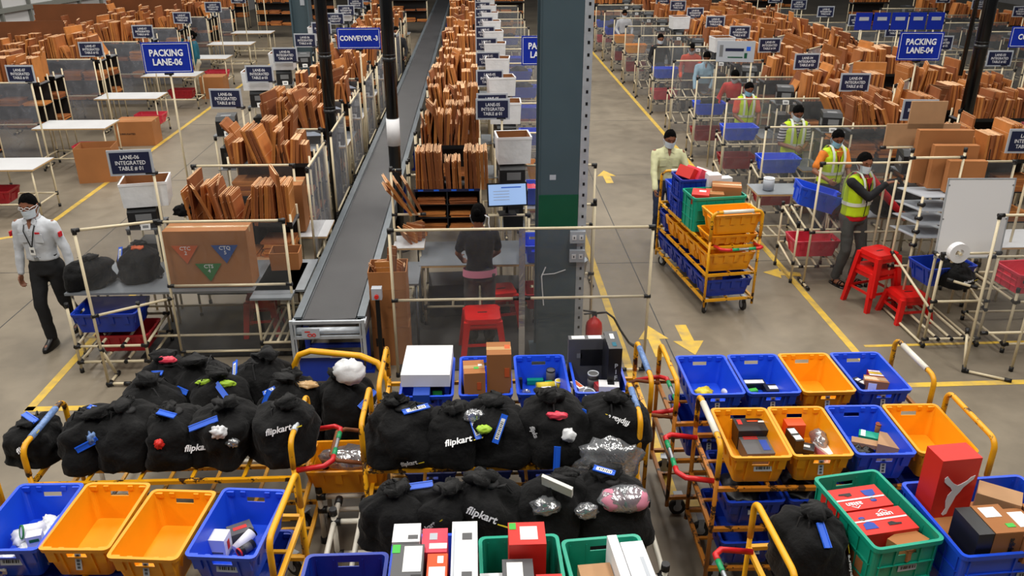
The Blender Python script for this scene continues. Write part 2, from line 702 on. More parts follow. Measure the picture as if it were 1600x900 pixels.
# the left side wall of white panels between grey frames, far behind lane 07
wa = math.atan2(0.55, 5.0)
Mw = Matrix.Translation((-13.45, 25, 0)) @ Matrix.Rotation(-wa, 4, 'Z')
mb = MB()
mb.box((-0.1, 5, 3.0), (0.1, 60, 6.0))
mb.v = [Mw @ Vector(p) for p in mb.v]
structure('wall_left', mb, ['wallwhite'])
mb = MB()
mb.box((0.0, 5, 1.86), (0.12, 60, 0.13))
mb.box((0.0, 5, 3.4), (0.12, 60, 0.13))
y = -24.0
while y < 35:
    mb.box((0.0, y, 3.0), (0.1, 0.07, 6.0))
    y += 1.35
mb.v = [Mw @ Vector(p) for p in mb.v]
structure('trim_15', mb, ['wallbeam'])
mb = MB()
mb.box((0, 62, 3), (60, 0.1, 6))
structure('wall_back', mb, ['grey'])
mb = MB()
mb.box((29, 27, 3), (0.1, 70, 6))
structure('wall_right', mb, ['wallwhite'])

# big steel column in the middle: H section, perforated galvanised strip on its right, green painted band
root = thing('steel_column', 'tall dark grey steel column in the centre with a green painted band', 'column', (0.775, 7.9, 0))
m = MB()
m.box((0, -0.2, 3.2), (0.39, 0.022, 6.4))
m.box((0, 0.2, 3.2), (0.39, 0.022, 6.4))
m.box((0, 0, 3.2), (0.02, 0.4, 6.4))
m.box((-0.182, -0.213, 3.2), (0.004, 0.006, 6.4))
m.box((0, 0, 0.012), (0.5, 0.5, 0.024))
obj('shaft', m, root, mats=['column'])
m = MB()
m.box((0, -0.2155, 1.68), (0.385, 0.009, 0.33))
obj('green_band', m, root, mats=['colgreen'], label='dark green painted band')
m = MB()
m.box((0.235, -0.205, 3.2), (0.085, 0.012, 6.4), mi=0)
m.box((0.196, -0.19, 3.2), (0.006, 0.04, 6.4), mi=0)
z = 0.3
while z < 6.3:
    m.box((0.24, -0.2125, z), (0.02, 0.004, 0.028), mi=1)
    z += 0.11
obj('perforated_strip', m, root, mats=['galv', 'black'], label='galvanised strip with a row of slots')
m = MB()
m.box((-0.06, -0.2125, 2.02), (0.06, 0.003, 0.05))
obj('scuff_mark', m, root, mats=['signgrey'])
# electric sockets on the column
for zz, lab in ((1.42, 'upper white electric socket box on the grey steel column'), (1.22, 'lower white electric socket box on the grey steel column')):
    s = thing('socket_box', lab, 'socket', (0.97, 7.66, zz), 0, 'sockets on the column')
    m = MB()
    m.box((0, 0, 0), (0.15, 0.05, 0.12))
    obj('housing', m, s, mats=['signgrey'])
    m = MB()
    for dx in (-0.035, 0.035):
        m.box((dx, -0.027, 0), (0.04, 0.006, 0.05), mi=0)
        m.box((dx, -0.031, 0), (0.01, 0.004, 0.02), mi=1)
    obj('outlet', m, s, mats=['white', 'black'])
m = MB()
m.tube([(0.66, 7.665, 1.1), (0.62, 7.66, 1.0), (0.63, 7.66, 0.85), (0.645, 7.66, 0.68)], 0.006, 6)
m.tube([(0.62, 7.66, 1.02), (0.75, 7.66, 1.03), (0.86, 7.66, 1.07)], 0.005, 6)
tag(obj('hanging_wire', m, mats=['white']), 'thin white wire dangling down the front of the grey column', 'wire')


def round_pole(name, x, y, r, label, z0=0.0, strap=None, mname='poleblack', thin=None):
    root = thing(name, label, 'pole', (x, y, 0))
    m = MB()
    m.cyl((0, 0, z0), (0, 0, 6.2), r, 20)
    obj('shaft', m, root, mats=[mname])
    if strap:
        m = MB()
        for z in strap:
            m.cyl((0, 0, z), (0, 0, z + 0.05), r + 0.006, 20)
            m.cyl((0, 0, z + 0.08), (0, 0, z + 0.09), r + 0.005, 20)
        obj('strap', m, root, mats=['polegrey'])
    m = MB()
    m.cyl((0, 0, 0.0), (0, 0, 0.03), r + 0.08, 16)
    obj('base_plate', m, root, mats=['polegrey'])
    if thin:
        m = MB()
        m.cyl((thin, -0.05, 2.25), (thin * 0.8, -0.05, 6.2), 0.03, 10)
        obj('conduit', m, root, mats=['poleblack'])
    return root


round_pole('round_pole', -2.12, 12.1, 0.085, 'tall black round pole left of the conveyor sign', strap=(2.48, 1.72))
p2 = round_pole('round_pole', -1.12, 11.05, 0.08, 'tall black round pole standing beside the conveyor belt', strap=(2.6,))
m = MB()
m.cyl((0, 0, 1.5), (0, 0, 1.86), 0.088, 20)
obj('paper_wrap', m, p2, mats=['white'], label='white paper wrap')
round_pole('round_pole', 7.08, 11.75, 0.09, 'tall black round pole behind the lane 04 cartons', strap=(2.62,), thin=-0.24)
root = thing('steel_column', 'distant grey-green steel column among the lane 06 tables', 'column', (-4.05, 20.5, 0))
m = MB()
m.box((-0.2, 0, 3), (0.03, 0.4, 6))
m.box((0.2, 0, 3), (0.03, 0.4, 6))
m.box((0, 0, 3), (0.4, 0.03, 6))
obj('shaft', m, root, mats=['column'])
m = MB()
m.box((0.05, -0.025, 2.6), (0.1, 0.01, 0.35))
obj('paper_notice', m, root, mats=['signgrey'])
# ------------------------------------------------------------------ kit: crates, cartons, boxes, bags, trolleys, pipe frames
def rring(hx, hy, r, hs=0.055, n=4):
    pts = []
    for cx, cy, a0 in ((1, 1, 0), (-1, 1, 90), (-1, -1, 180), (1, -1, 270)):
        for i in range(n + 1):
            a = math.radians(a0 + 90 * i / n)
            pts.append((cx * (hx - r) + r * math.cos(a), cy * (hy - r) + r * math.sin(a)))
        if a0 == 0:
            pts += [(hs, hy), (-hs, hy)]
        if a0 == 180:
            pts += [(-hs, -hy), (hs, -hy)]
    return pts


def crate_mesh(W, L, H, taper, mname, straight):
    """open crate, long side along Y; hand holes in the two short ends"""
    mb = MB()
    hx, hy = W / 2 - 0.012, L / 2 - 0.012
    t0, t1 = H - 0.075, H - 0.045
    th = 0.006

    def row(z, off, r=0.03):
        k = taper * (1 - z / H)
        return [(x, y, z) for x, y in rring(hx - k + off, hy - k * 1.3 + off, max(0.008, r + off * 0.5))]
    lip = 0.013
    rows = [row(0, 0), row(t0, 0), row(t1, 0), row(H - 0.028, 0), row(H - 0.028, lip), row(H, lip), row(H, -th), row(t1, -th), row(t0, -th), row(0.006, -th)]
    n = len(rows[0])
    holes = (5, 17)
    vs = [p for r in rows for p in r]
    fs = []
    for i in range(len(rows) - 1):
        for j in range(n):
            j2 = (j + 1) % n
            if i in (1, 7) and j in holes:
                continue
            fs.append((i * n + j, i * n + j2, (i + 1) * n + j2, (i + 1) * n + j))
    for j in holes:
        o = [1 * n + j, 1 * n + j + 1, 2 * n + j + 1, 2 * n + j]
        q = [8 * n + j, 8 * n + j + 1, 7 * n + j + 1, 7 * n + j]
        for a in range(4):
            b = (a + 1) % 4
            fs.append((o[a], o[b], q[b], q[a]))
    fs.append(tuple(reversed(range(n))))
    fs.append(tuple(9 * n + j for j in range(n)))
    mb.add(vs, fs)
    k0 = taper

    def rib(x, y, z0, z1, sx, sy):
        ka, kb = taper * (1 - z0 / H), taper * (1 - z1 / H)
        ax = (1 if x > 0 else -1) if abs(x) > hx - 0.03 else 0
        ay = (1 if y > 0 else -1) if abs(y) > hy - 0.03 else 0
        p = []
        for z, k in ((z0, ka), (z1, kb)):
            cx, cy = x - ax * k, y - ay * k * 1.3
            for dx, dy in ((-1, -1), (1, -1), (1, 1), (-1, 1)):
                p.append((cx + dx * sx / 2, cy + dy * sy / 2, z))
        mb.hexa(p)
    if straight:
        for s in (-1, 1):
            for y in np.linspace(-hy + 0.04, hy - 0.04, 6):
                rib(s * hx, y, 0.004, H - 0.028, 0.016, 0.006)
            for x in (-hx + 0.04, -0.075, 0.075, hx - 0.04):
                rib(x, s * hy, 0.004, H - 0.028, 0.006, 0.016)
            for z in (H * 0.33, H * 0.63):
                if taper < 0.01:
                    mb.box((s * (hx + 0.001), 0, z), (0.012, 2 * hy - 0.06, 0.005))
                    mb.box((0, s * (hy + 0.001), z), (2 * hx - 0.06, 0.012, 0.005))
    else:
        for s in (-1, 1):
            for y in np.linspace(-hy + 0.1, hy - 0.1, 4):
                rib(s * (hx + 0.004), y, H - 0.12, H - 0.028, 0.014, 0.05)
            for x in (-hx + 0.05, hx - 0.05):
                rib(x, s * (hy + 0.004), H - 0.11, H - 0.028, 0.05, 0.014)
            rib(-0.085, s * (hy + 0.004), 0.02, H - 0.028, 0.012, 0.012)
            rib(0.085, s * (hy + 0.004), 0.02, H - 0.028, 0.012, 0.012)
            for x in (-hx + 0.035, hx - 0.035):
                mb.box((x, s * (hy - 0.014), H - 0.022), (0.045, 0.02, 0.03))
            mb.box((-0.075, s * (hy - 0.012), H - 0.022), (0.03, 0.014, 0.03))
            mb.box((0.075, s * (hy - 0.012), H - 0.022), (0.03, 0.014, 0.03))
    return mb.mesh('crate_body', [mname])


def label_mesh(w, h):
    def mk():
        m = MB()
        m.box((0, 0, 0), (w, 0.002, h), mi=0)
        r = random.Random(3)
        x = -w * 0.38 if w > h else -w * 0.3
        if w > h:
            while x < w * 0.38:
                d = r.choice((0.003, 0.005, 0.008))
                m.box((x + d / 2, -0.0015, h * 0.08), (d, 0.001, h * 0.5), mi=1)
                x += d + r.choice((0.003, 0.006))
        else:
            z = -h * 0.4
            while z < h * 0.4:
                d = r.choice((0.004, 0.006))
                m.box((0, -0.0015, z), (w * 0.5, 0.001, d), mi=1)
                z += d + r.choice((0.004, 0.007))
        return m.mesh('barcode_label', ['signgrey', 'black'])
    return cached(('label', w, h), mk)


def crate(color, loc, rz, label, H=0.23, W=0.4, L=0.6, straight=False, taper=None, group=None, lab='v', tilt=0.0, name=None, stow=False):
    taper = (0.006 if straight else 0.035) if taper is None else taper
    key = ('crate', color, W, L, H, taper, straight)
    me = cached(key, lambda: crate_mesh(W, L, H, taper, color, straight))
    r = thing(name or 'storage_crate', label, 'crate', loc, rz if not tilt else (tilt, 0, rz), group)
    obj('crate_body', me, r)
    if lab:
        w_, h_ = (0.035, 0.11) if lab == 'v' else (0.12, 0.04)
        k = taper * 1.3 * (0.45)
        obj('barcode_label', label_mesh(w_, h_), r, loc=(0.0 if lab == 'v' else 0.02, -(L / 2 - 0.0105 - k) - 0.003, H * 0.55), rot=(-math.atan(taper * 1.3 / H), 0, 0))
    return r


# --- flattened cartons
def carton_mesh(w, d, h, v):
    """flattened carton stood on edge: thickness w (X), depth d (Y), height h; two leaves, folded flap line"""
    def mk():
        r = random.Random(v)
        m = MB()
        n = max(3, int(round(w / 0.0085)))
        t = w / n
        for i in range(n):
            hh = h - r.uniform(0, 0.028)
            y0, y1 = -d / 2 + r.uniform(0, 0.012), d / 2 - r.uniform(0, 0.012)
            x0, x1 = -w / 2 + i * t + 0.0012, -w / 2 + (i + 1) * t - 0.0012
            z0, zc = 0.0, hh
            m.hexa([(x0, y0, z0), (x1, y0, z0), (x1, y1, z0), (x0, y1, z0), (x0, y0, zc - 0.002), (x1, y0, zc - 0.002), (x1, y1, zc - 0.002), (x0, y1, zc - 0.002)], 0)
            m.hexa([(x0, y0, zc - 0.002), (x1, y0, zc - 0.002), (x1, y1, zc - 0.002), (x0, y1, zc - 0.002), (x0, y0, zc), (x1, y0, zc), (x1, y1, zc), (x0, y1, zc)], 1)
        # flap score lines on the broad sides
        for z in (h * 0.25, h * 0.75):
            m.box((w / 2, 0, z), (0.0015, d * 0.97, 0.004), mi=1)
            m.box((-w / 2, 0, z), (0.0015, d * 0.97, 0.004), mi=1)
        return m.mesh('flattened_carton', ['card', 'cardtop'])
    return cached(('carton', w, d, h, v), mk)


FLAT = []
CARTONS = []          # every flattened carton: (distance, location, rotation, size, variant, rack label, ordinal)


def carton_row(x0, x1, y, z, label, n=None, hmin=0.3, hmax=0.52, dmin=0.26, dmax=0.42, axis='x', lean=0.12, seed=0, rise=0.0):
    """a row of flattened cartons stood like books between x0 and x1 (or along y when axis is 'y')"""
    r = random.Random(seed)
    pos = x0
    k = 0
    sizes = [(0.022, 0.34, 0.36), (0.022, 0.3, 0.45), (0.032, 0.38, 0.42), (0.032, 0.28, 0.3), (0.022, 0.42, 0.56), (0.032, 0.34, 0.34), (0.022, 0.26, 0.26), (0.04, 0.36, 0.46), (0.032, 0.44, 0.5)]
    run, left = r.choice(sizes), 0
    ln = 0
    while pos < x1:
        if left <= 0:
            run = r.choice([s for s in sizes if hmin - 0.05 <= s[2] <= hmax + 0.02] or sizes)
            left = r.randint(2, 6)
            if r.random() < 0.35:
                pos += r.uniform(0.01, 0.05)
            ln = r.uniform(-1, 1) * lean * (2.2 if r.random() < 0.25 else 0.6)
        left -= 1
        w_, d_, h_ = run
        big = r.random() < 0.07 and k > 0
        if big:
            h_, d_ = h_ + 0.14, d_ + 0.1
        pos += w_ / 2 + r.uniform(0, 0.006)
        if pos > x1:
            break
        l_ = ln + r.uniform(-0.02, 0.02) + (r.uniform(-0.25, 0.25) if big else 0)
        yaw = r.uniform(-0.05, 0.05) if not big else r.uniform(-0.4, 0.4)
        loc = (pos, y + r.uniform(-0.03, 0.03), z + abs(math.sin(l_)) * 0.0) if axis == 'x' else (y + r.uniform(-0.03, 0.03), pos, z)
        k += 1
        CARTONS.append([loc, (0, l_, yaw) if axis == 'x' else (0, l_, yaw + PI / 2), (w_, d_, h_), r.randint(1, 3), label, k])
        pos += w_ / 2 + abs(l_) * 0.02
    return k


def single_carton(loc, rot, size, label, v=1, matn=None):
    CARTONS.append([loc, rot, size, v, label, 0])


def flush_cartons(limit=298):
    def key(c):
        v = Vector(c[0]) - CAMP
        zc = v.dot(fwd)
        px = 800 + FPX * v.dot(rgt) / zc
        py = 450 - FPX * v.dot(upv) / zc
        out = 0 if (-30 < px < 1630 and -60 < py < 930) else 100
        return zc / max(0.25, c[2][2]) * 0.4 + out + (-100 if c[5] == 0 else 0)
    order = sorted(CARTONS, key=key)
    own, rest = order[:limit], order[limit:]
    for loc, rot, size, v, label, k in own:
        o = obj('flattened_carton', carton_mesh(size[0], size[1], size[2], v), loc=loc, rot=rot)
        lab = label if k == 0 else '%s flat brown carton from the left %s' % (ordn(k), label)
        tag(o, lab, 'carton', 'flattened cartons stood on edge')
    m = MB()
    for loc, rot, size, v, label, k in rest:
        R = Euler(rot).to_matrix()
        w_, d_, h_ = size
        m.box(Vector(loc) + R @ Vector((0, 0, h_ / 2)), (w_, d_, h_), R)
        m.box(Vector(loc) + R @ Vector((0, 0, h_)), (w_ * 0.9, d_ * 0.98, 0.004), R, mi=1)
    for (x, y, z), rz, (sx, sy, sz) in FLAT:
        m.box((x, y, z + sz / 2), (sx, sy, sz), (0, 0, rz))
    o = obj('flattened_cartons', m, mats=['cardisl', 'cardtop'])
    o['kind'] = 'stuff'
    tag(o, 'the many further rows of flattened brown cartons standing in the distant packing racks', 'cartons')


# --- boxes
def box_mesh(sx, sy, sz, mats, tape=True, lab=None):
    def mk():
        m = MB()
        m.box((0, 0, sz / 2), (sx, sy, sz), mi=0)
        if tape:
            m.box((0, 0, sz), (sx, 0.045, 0.0015), mi=1)
            m.box((sx / 2, 0, sz - 0.03), (0.0015, 0.045, 0.06), mi=1)
            m.box((-sx / 2, 0, sz - 0.03), (0.0015, 0.045, 0.06), mi=1)
            m.box((0, 0, sz + 0.0002), (sx * 0.998, 0.0015, 0.002), mi=0)
        return m.mesh('carton_box', mats)
    return cached(('box', sx, sy, sz, tuple(mats), tape), mk)


def closed_box(loc, rot, size, label, mats=('cardbox', 'tape'), tape=True, stick=None, name='cardboard_box', cat='box', group=None, text=None):
    """box resting at loc (centre of its underside)"""
    r = thing(name, label, cat, loc, rot, group)
    sx, sy, sz = size
    obj('box_body', box_mesh(sx, sy, sz, list(mats), tape), r)
    if stick:      # list of (face, u, v, w, h, material)
        for face, u, v, w_, h_, mn in stick:
            m = MB()
            if face == 'top':
                m.box((u * sx, v * sy, sz + 0.0012), (w_, h_, 0.0014))
            elif face == 'front':
                m.box((u * sx, -sy / 2 - 0.0012, v * sz), (w_, 0.0014, h_))
            elif face == 'right':
                m.box((sx / 2 + 0.0012, u * sy, v * sz), (0.0014, w_, h_))
            else:
                m.box((-sx / 2 - 0.0012, u * sy, v * sz), (0.0014, w_, h_))
            obj('sticker', m, r, mats=[mn])
    if text:       # (face, body, size, material, u, v, rot)
        for face, body, s, mn, u, v, a in text:
            me = text_mesh(body, s, mn, bold=s * 0.02)
            if face == 'top':
                obj('printed_text', me, r, loc=(u * sx, v * sy, sz + 0.0032), rot=(0, 0, a))
            elif face == 'front':
                R = Matrix.Rotation(PI / 2, 3, 'X') @ Matrix.Rotation(a, 3, 'Z')
                obj('printed_text', me, r, loc=(u * sx, -sy / 2 - 0.0032, v * sz), rot=R)
            elif face == 'left':
                R = Matrix.Rotation(-PI / 2, 3, 'Z') @ Matrix.Rotation(PI / 2, 3, 'X') @ Matrix.Rotation(a, 3, 'Z')
                obj('printed_text', me, r, loc=(-sx / 2 - 0.0032, u * sy, v * sz), rot=R)
            elif face == 'right':
                R = Matrix.Rotation(PI / 2, 3, 'Z') @ Matrix.Rotation(PI / 2, 3, 'X') @ Matrix.Rotation(a, 3, 'Z')
                obj('printed_text', me, r, loc=(sx / 2 + 0.0032, u * sy, v * sz), rot=R)
    return r


def open_box_mesh(sx, sy, sz, mo, mi_, t=0.008, flare=0.0):
    m = MB()
    o = [(-sx / 2, -sy / 2), (sx / 2, -sy / 2), (sx / 2, sy / 2), (-sx / 2, sy / 2)]

    def rg(dx, z, f=0.0):
        return [(x * (1 + f) - math.copysign(dx, x), y * (1 + f) - math.copysign(dx, y), z) for x, y in o]
    rows = [rg(0, 0), rg(0, sz, flare), rg(t, sz, flare), rg(t, t)]
    vs = [p for r in rows for p in r]
    n = 4
    for i in range(3):
        fs = [(i * n + j, i * n + (j + 1) % n, (i + 1) * n + (j + 1) % n, (i + 1) * n + j) for j in range(4)]
        m.add(vs, fs, 0 if i < 2 else 1)
    m.add(vs, [(3, 2, 1, 0)], 0)
    m.add(vs, [(12, 13, 14, 15)], 1)
    return m.mesh('open_box', [mo, mi_])


def open_box(loc, rz, size, label, mo='cardbox', mi_='cardinner', name='open_carton', cat='box', group=None, flare=0.0):
    me = cached(('obox',) + tuple(size) + (mo, mi_, flare), lambda: open_box_mesh(*size, mo, mi_, flare=flare))
    o = obj(name, me, loc=loc, rot=(0, 0, rz))
    return tag(o, label, cat, group)


# --- bags
def bag_mesh(v, sx=0.5, sy=0.4, sz=0.42):
    """slumped black cloth sack with a gathered, tied mouth"""
    def mk():
        r = random.Random(v)
        m = MB()
        nu, nv = 48, 30
        vs, fs = [], []
        a1, a2, a3 = r.uniform(0, 6), r.uniform(0, 6), r.uniform(0, 6)
        lx, ly = r.uniform(-0.08, 0.08), r.uniform(-0.05, 0.05)
        for i in range(nv + 1):
            t = i / nv
            if t < 0.1:
                k = (t / 0.1)
                rr = 0.75 + 0.22 * math.sin(k * PI / 2)
                z = 0.04 * (1 - math.cos(k * PI / 2))
            elif t < 0.62:
                k = (t - 0.1) / 0.52
                rr = 0.97 + 0.06 * math.sin(k * PI) - 0.1 * k
                z = 0.04 + 0.62 * k
            elif t < 0.85:
                k = (t - 0.62) / 0.23
                rr = 0.87 - 0.62 * (k ** 1.4)
                z = 0.66 + 0.2 * math.sin(k * PI / 2)
            else:
                k = (t - 0.85) / 0.15
                rr = 0.25 - 0.06 * math.sin(k * PI) + 0.1 * k
                z = 0.86 + 0.14 * k
            for j in range(nu):
                th = 2 * PI * j / nu
                c, s_ = math.cos(th), math.sin(th)
                q = (abs(c) ** 3 + abs(s_) ** 3) ** (-1 / 3)
                fold = 0.07 * math.sin(4 * th + a1 + t * 2) + 0.05 * math.sin(7 * th + a2 - t * 3) + 0.03 * math.sin(12 * th + a3)
                fold *= (0.25 + 1.8 * max(0, t - 0.35))
                dent = noise.noise(Vector((c * 1.2 + v * 1.7, s_ * 1.2, t * 2.0))) * 0.34
                q = 1 + (q - 1) * max(0, 1 - t * 1.1)
                R = rr * q * (1 + fold + dent)
                ztop = z + (0.05 * noise.noise(Vector((c * 2, s_ * 2, v))) if t > 0.5 else 0)
                vs.append((R * c * sx / 2 + lx * t * t, R * s_ * sy / 2 + ly * t * t, max(0, ztop * sz)))
        for i in range(nv):
            for j in range(nu):
                j2 = (j + 1) % nu
                fs.append((i * nu + j, i * nu + j2, (i + 1) * nu + j2, (i + 1) * nu + j))
        fs.append(tuple(reversed(range(nu))))
        fs.append(tuple(nv * nu + j for j in range(nu)))
        m.add(vs, fs, 0, True)
        me = m.mesh('bag_body', ['fabric'])
        for vv in me.vertices:
            if vv.co.z > 0.01:
                p = vv.co * 9 + Vector((v, 0, 0))
                q = noise.noise(p)
                rdg = 1 - 2 * abs(noise.noise(p * 0.8 + Vector((9, 4, v))))
                vv.co += vv.normal * (0.016 * q + 0.03 * max(0, rdg - 0.35))
        me.update()
        return me
    return cached(('bag', v, sx, sy, sz), mk)


def blob_mesh(v, sx, sy, sz, matn, amp=0.18, freq=3.0, nu=22, nv=14):
    def mk():
        m = MB()
        m.sphere((0, 0, 0), (sx / 2, sy / 2, sz / 2), nu, nv)
        me = m.mesh('blob', [matn])
        for vv in me.vertices:
            q = noise.noise(vv.co.normalized() * freq + Vector((v * 3.3, v, 0)))
            f = 1 + amp * 2 * q
            vv.co *= f
            vv.co.z = max(vv.co.z, -sz * 0.42)
        me.update()
        return me
    return cached(('blob', v, sx, sy, sz, matn, amp, freq), mk)


BAGS = []


def on_bag(px, py, lift=0.0):
    """the point on a bag's cloth that the picture shows at (px, py)"""
    d = _ray(px, py).normalized()
    best = None
    for bvh, M in BAGS:
        Mi = M.inverted()
        h = bvh.ray_cast(Mi @ CAMP, (Mi.to_3x3() @ d).normalized())
        if h[0] is not None:
            w_ = M @ h[0]
            L = (w_ - CAMP).length
            if best is None or L < best[0]:
                best = (L, w_, (M.to_3x3() @ h[1]).normalized())
    if best is None:
        return at(px, py, 1.0)
    return best[1] + best[2] * lift


def align(n, turn, up=Vector((0, 0, 1))):
    n = n.normalized()
    y = up - n * up.dot(n)
    if y.length < 0.3:
        y = Vector((0, 1, 0)) - n * n.y
    y.normalize()
    x = y.cross(n)
    return Matrix((x, y, n)).transposed() @ Matrix.Rotation(turn, 3, 'Z')


def bag(loc, rz, label, v=1, size=(0.5, 0.4, 0.42), tilt=(0, 0), logo=None, tags=(), group='black cloth shipment bags', cord=True):
    r = thing('cloth_bag', label, 'bag', loc, (tilt[0], tilt[1], rz), group)
    sx, sy, sz = size
    bme = bag_mesh(v, sx, sy, sz)
    obj('bag_body', bme, r)
    bvh = BVHTree.FromPolygons([q.co for q in bme.vertices], [tuple(q.vertices) for q in bme.polygons])
    BAGS.append((bvh, Matrix.Translation(loc) @ Euler((tilt[0], tilt[1], rz)).to_matrix().to_4x4()))
    rr = random.Random(v)
    if cord:
        m = MB()
        zt = sz * 0.89
        for k in range(2):
            a = rr.uniform(0, 6)
            pts = [(0.05 * math.cos(a), 0.05 * math.sin(a), zt), (0.1 * math.cos(a + 0.3), 0.1 * math.sin(a + 0.3), zt + 0.02), (0.17 * math.cos(a + 0.5) * sx * 2, 0.17 * math.sin(a + 0.5) * sy * 2, zt - 0.1)]
            m.tube(pts, 0.006, 6)
        m.sphere((0, 0, zt), (0.055, 0.05, 0.025), 10, 6)
        obj('drawstring', m, r, mats=['blackmatte'])
    if logo:   # (u, height fraction, turn, size)
        for u, hf, a, s in logo:
            g = text_mesh('flipkart', s, 'white', shear=0.25, bold=s * 0.02)
            h = bvh.ray_cast(Vector((u * sx, -2, min(hf, 0.74) * sz)), Vector((0, 1, 0.0)))
            hp, hn = (h[0], h[1]) if h[0] is not None else (Vector((u * sx, -sy * 0.5, hf * sz)), Vector((0, -1, 0)))
            o = obj('printed_logo', g, r, loc=hp + hn * 0.018, rot=align(hn, a))
            m = MB()
            m.prism([(-0.5 * s, 0), (0.5 * s, 0.06 * s), (0.55 * s, 0.2 * s), (-0.5 * s, 0.08 * s)], -0.001, 0.001)
            o2 = obj('swoosh', m, o, loc=(s * 2.1, -s * 0.3, 0), mats=['yellowthing'])
    for tg in tags:   # (x, y, z fractions, length, rotation, kind)
        x, y, z, ln, rot, kind = tg
        if y < -0.25:
            h = bvh.ray_cast(Vector((x * sx, -2, min(z, 0.72) * sz)), Vector((0, 1, 0)))
        else:
            h = bvh.ray_cast(Vector((x * sx, y * sy - 0.06, 3)), Vector((0, 0, -1)))
        hp, hn = (h[0], h[1]) if h[0] is not None else (Vector((x * sx, y * sy, z * sz)), Vector((0, -0.7, 0.7)))
        hn = (hn + Vector((0, -0.3, 0.3))).normalized()
        m = MB()
        m.box((0, 0, 0), (0.045, ln, 0.006), mi=0)
        m.box((0.017, 0, 0.004), (0.006, ln, 0.006), mi=0)
        m.box((-0.017, 0, 0.004), (0.006, ln, 0.006), mi=0)
        if kind == 'paper':
            m.box((0, 0, 0.0045), (0.03, ln * 0.72, 0.002), mi=1)
            for q in range(int(ln * 0.6 / 0.012)):
                m.box((0, -ln * 0.3 + q * 0.012, 0.0058), (0.018, 0.004 if q % 2 else 0.006, 0.001), mi=2)
        obj('plastic_tag', m, r, loc=hp + hn * 0.012, rot=align(hn, rot[2]), mats=['tagblue', 'paper', 'black'], label='blue plastic tag')
    return r


# --- trolleys
def yellow_trolley(loc, rz, label, L=1.75, W=0.62, decks=(0.2, 0.54, 0.87), top=1.22, wraps=('wrapblue', 'wrapblue'), paint='yellowpaint', handles=True, group='yellow order picking trolleys', grips=(True, True), ends=(True, True)):
    r = thing('picking_trolley', label, 'trolley', loc, rz, group)
    for z in decks:
        def mk(z=z):
            m = MB()
            s = 0.028
            for y in (-W / 2, W / 2):
                m.box((0, y, 0), (L, s, s))
            for x in (-L / 2, L / 2):
                m.box((x, 0, 0), (s, W, s))
            for x in np.linspace(-L / 2, L / 2, 6)[1:-1]:
                m.box((x, 0, -0.002), (0.024, W, 0.016))
            m.box((0, 0, -0.002), (L, 0.024, 0.014))
            return m.mesh('deck', [paint])
        obj('deck', cached(('deck', L, W, paint), mk), r, loc=(0, 0, z))
    for x in (-L / 2, L / 2):
        for y in (-W / 2, W / 2):
            m = MB()
            m.tube([(x, y, 0.12), (x, y, decks[-1] + 0.12)], 0.016, 8)
            obj('post', m, r, mats=[paint])
    for e, (x, sgn) in enumerate(((-L / 2, -1), (L / 2, 1))):
        if not ends[e]:
            continue
        m = MB()
        zt = top
        pts = [(x, -W / 2, decks[-1] + 0.08), (x, -W / 2, zt - 0.14)]
        for a in range(0, 91, 18):
            pts.append((x, -W / 2 + 0.07 * (1 - math.cos(math.radians(a))), zt - 0.07 + 0.07 * math.sin(math.radians(a))))
        for a in range(0, 91, 18):
            pts.append((x, W / 2 - 0.07 * (1 - math.sin(math.radians(a))), zt - 0.07 + 0.07 * math.cos(math.radians(a))))
        pts += [(x, W / 2, zt - 0.14), (x, W / 2, decks[-1] + 0.08)]
        m.tube(pts, 0.019, 10)
        o = obj('end_rail', m, r, mats=['yellowpaint' if paint == 'brownpaint' else paint])
        if wraps[e]:
            m = MB()
            m.cyl((x, -W / 2 + 0.12, zt), (x, W / 2 - 0.12, zt), 0.023, 10)
            obj('grip_wrap', m, o, mats=[wraps[e]])
        if handles and grips[e]:
            m = MB()
            z1 = decks[-1] + 0.02
            yy = W / 2 - 0.06
            x2 = x + sgn * 0.24
            P = [(x, -yy, z1), (x2 - sgn * 0.05, -yy, z1 + 0.03), (x2, -yy + 0.05, z1 + 0.04), (x2, yy - 0.05, z1 + 0.04), (x2 - sgn * 0.05, yy, z1 + 0.03), (x, yy, z1)]
            m.tube(P, 0.015, 8)
            o = obj('push_bar', m, r, mats=['rust' if grips[e] == 'plain' else 'steel'])
            if grips[e] == 'plain':
                continue
            for q in ([P[0], P[1], P[2], (x2, -yy + 0.1, z1 + 0.04)], [(x2, yy - 0.1, z1 + 0.04), P[3], P[4], P[5]]):
                m = MB()
                m.tube(q, 0.019, 8)
                obj('red_grip', m, o, mats=['wrapred'])
            for q in ([(x2, -yy + 0.1, z1 + 0.04), (x2, -0.06, z1 + 0.04)], [(x2, 0.06, z1 + 0.04), (x2, yy - 0.1, z1 + 0.04)]):
                m = MB()
                m.tube(q, 0.018, 8)
                obj('green_grip', m, o, mats=['wrapgreen'])
    for x in (-L / 2 + 0.1, L / 2 - 0.1):
        for y in (-W / 2 + 0.06, W / 2 - 0.06):
            def mk():
                m = MB()
                m.cyl((0, -0.018, 0.065), (0, 0.018, 0.065), 0.065, 18, mi=0)
                m.cyl((0, -0.021, 0.065), (0, 0.021, 0.065), 0.035, 12, mi=1)
                m.box((0, 0.026, 0.12), (0.04, 0.004, 0.12), mi=1)
                m.box((0, -0.026, 0.12), (0.04, 0.004, 0.12), mi=1)
                m.box((0, 0, 0.182), (0.07, 0.07, 0.006), mi=1)
                return m.mesh('wheel', ['rubber', 'galv'])
            obj('wheel', cached(('wheel',), mk), r, loc=(x, y, 0), rot=(0, 0, rnd.uniform(-0.7, 0.7)))
    return r


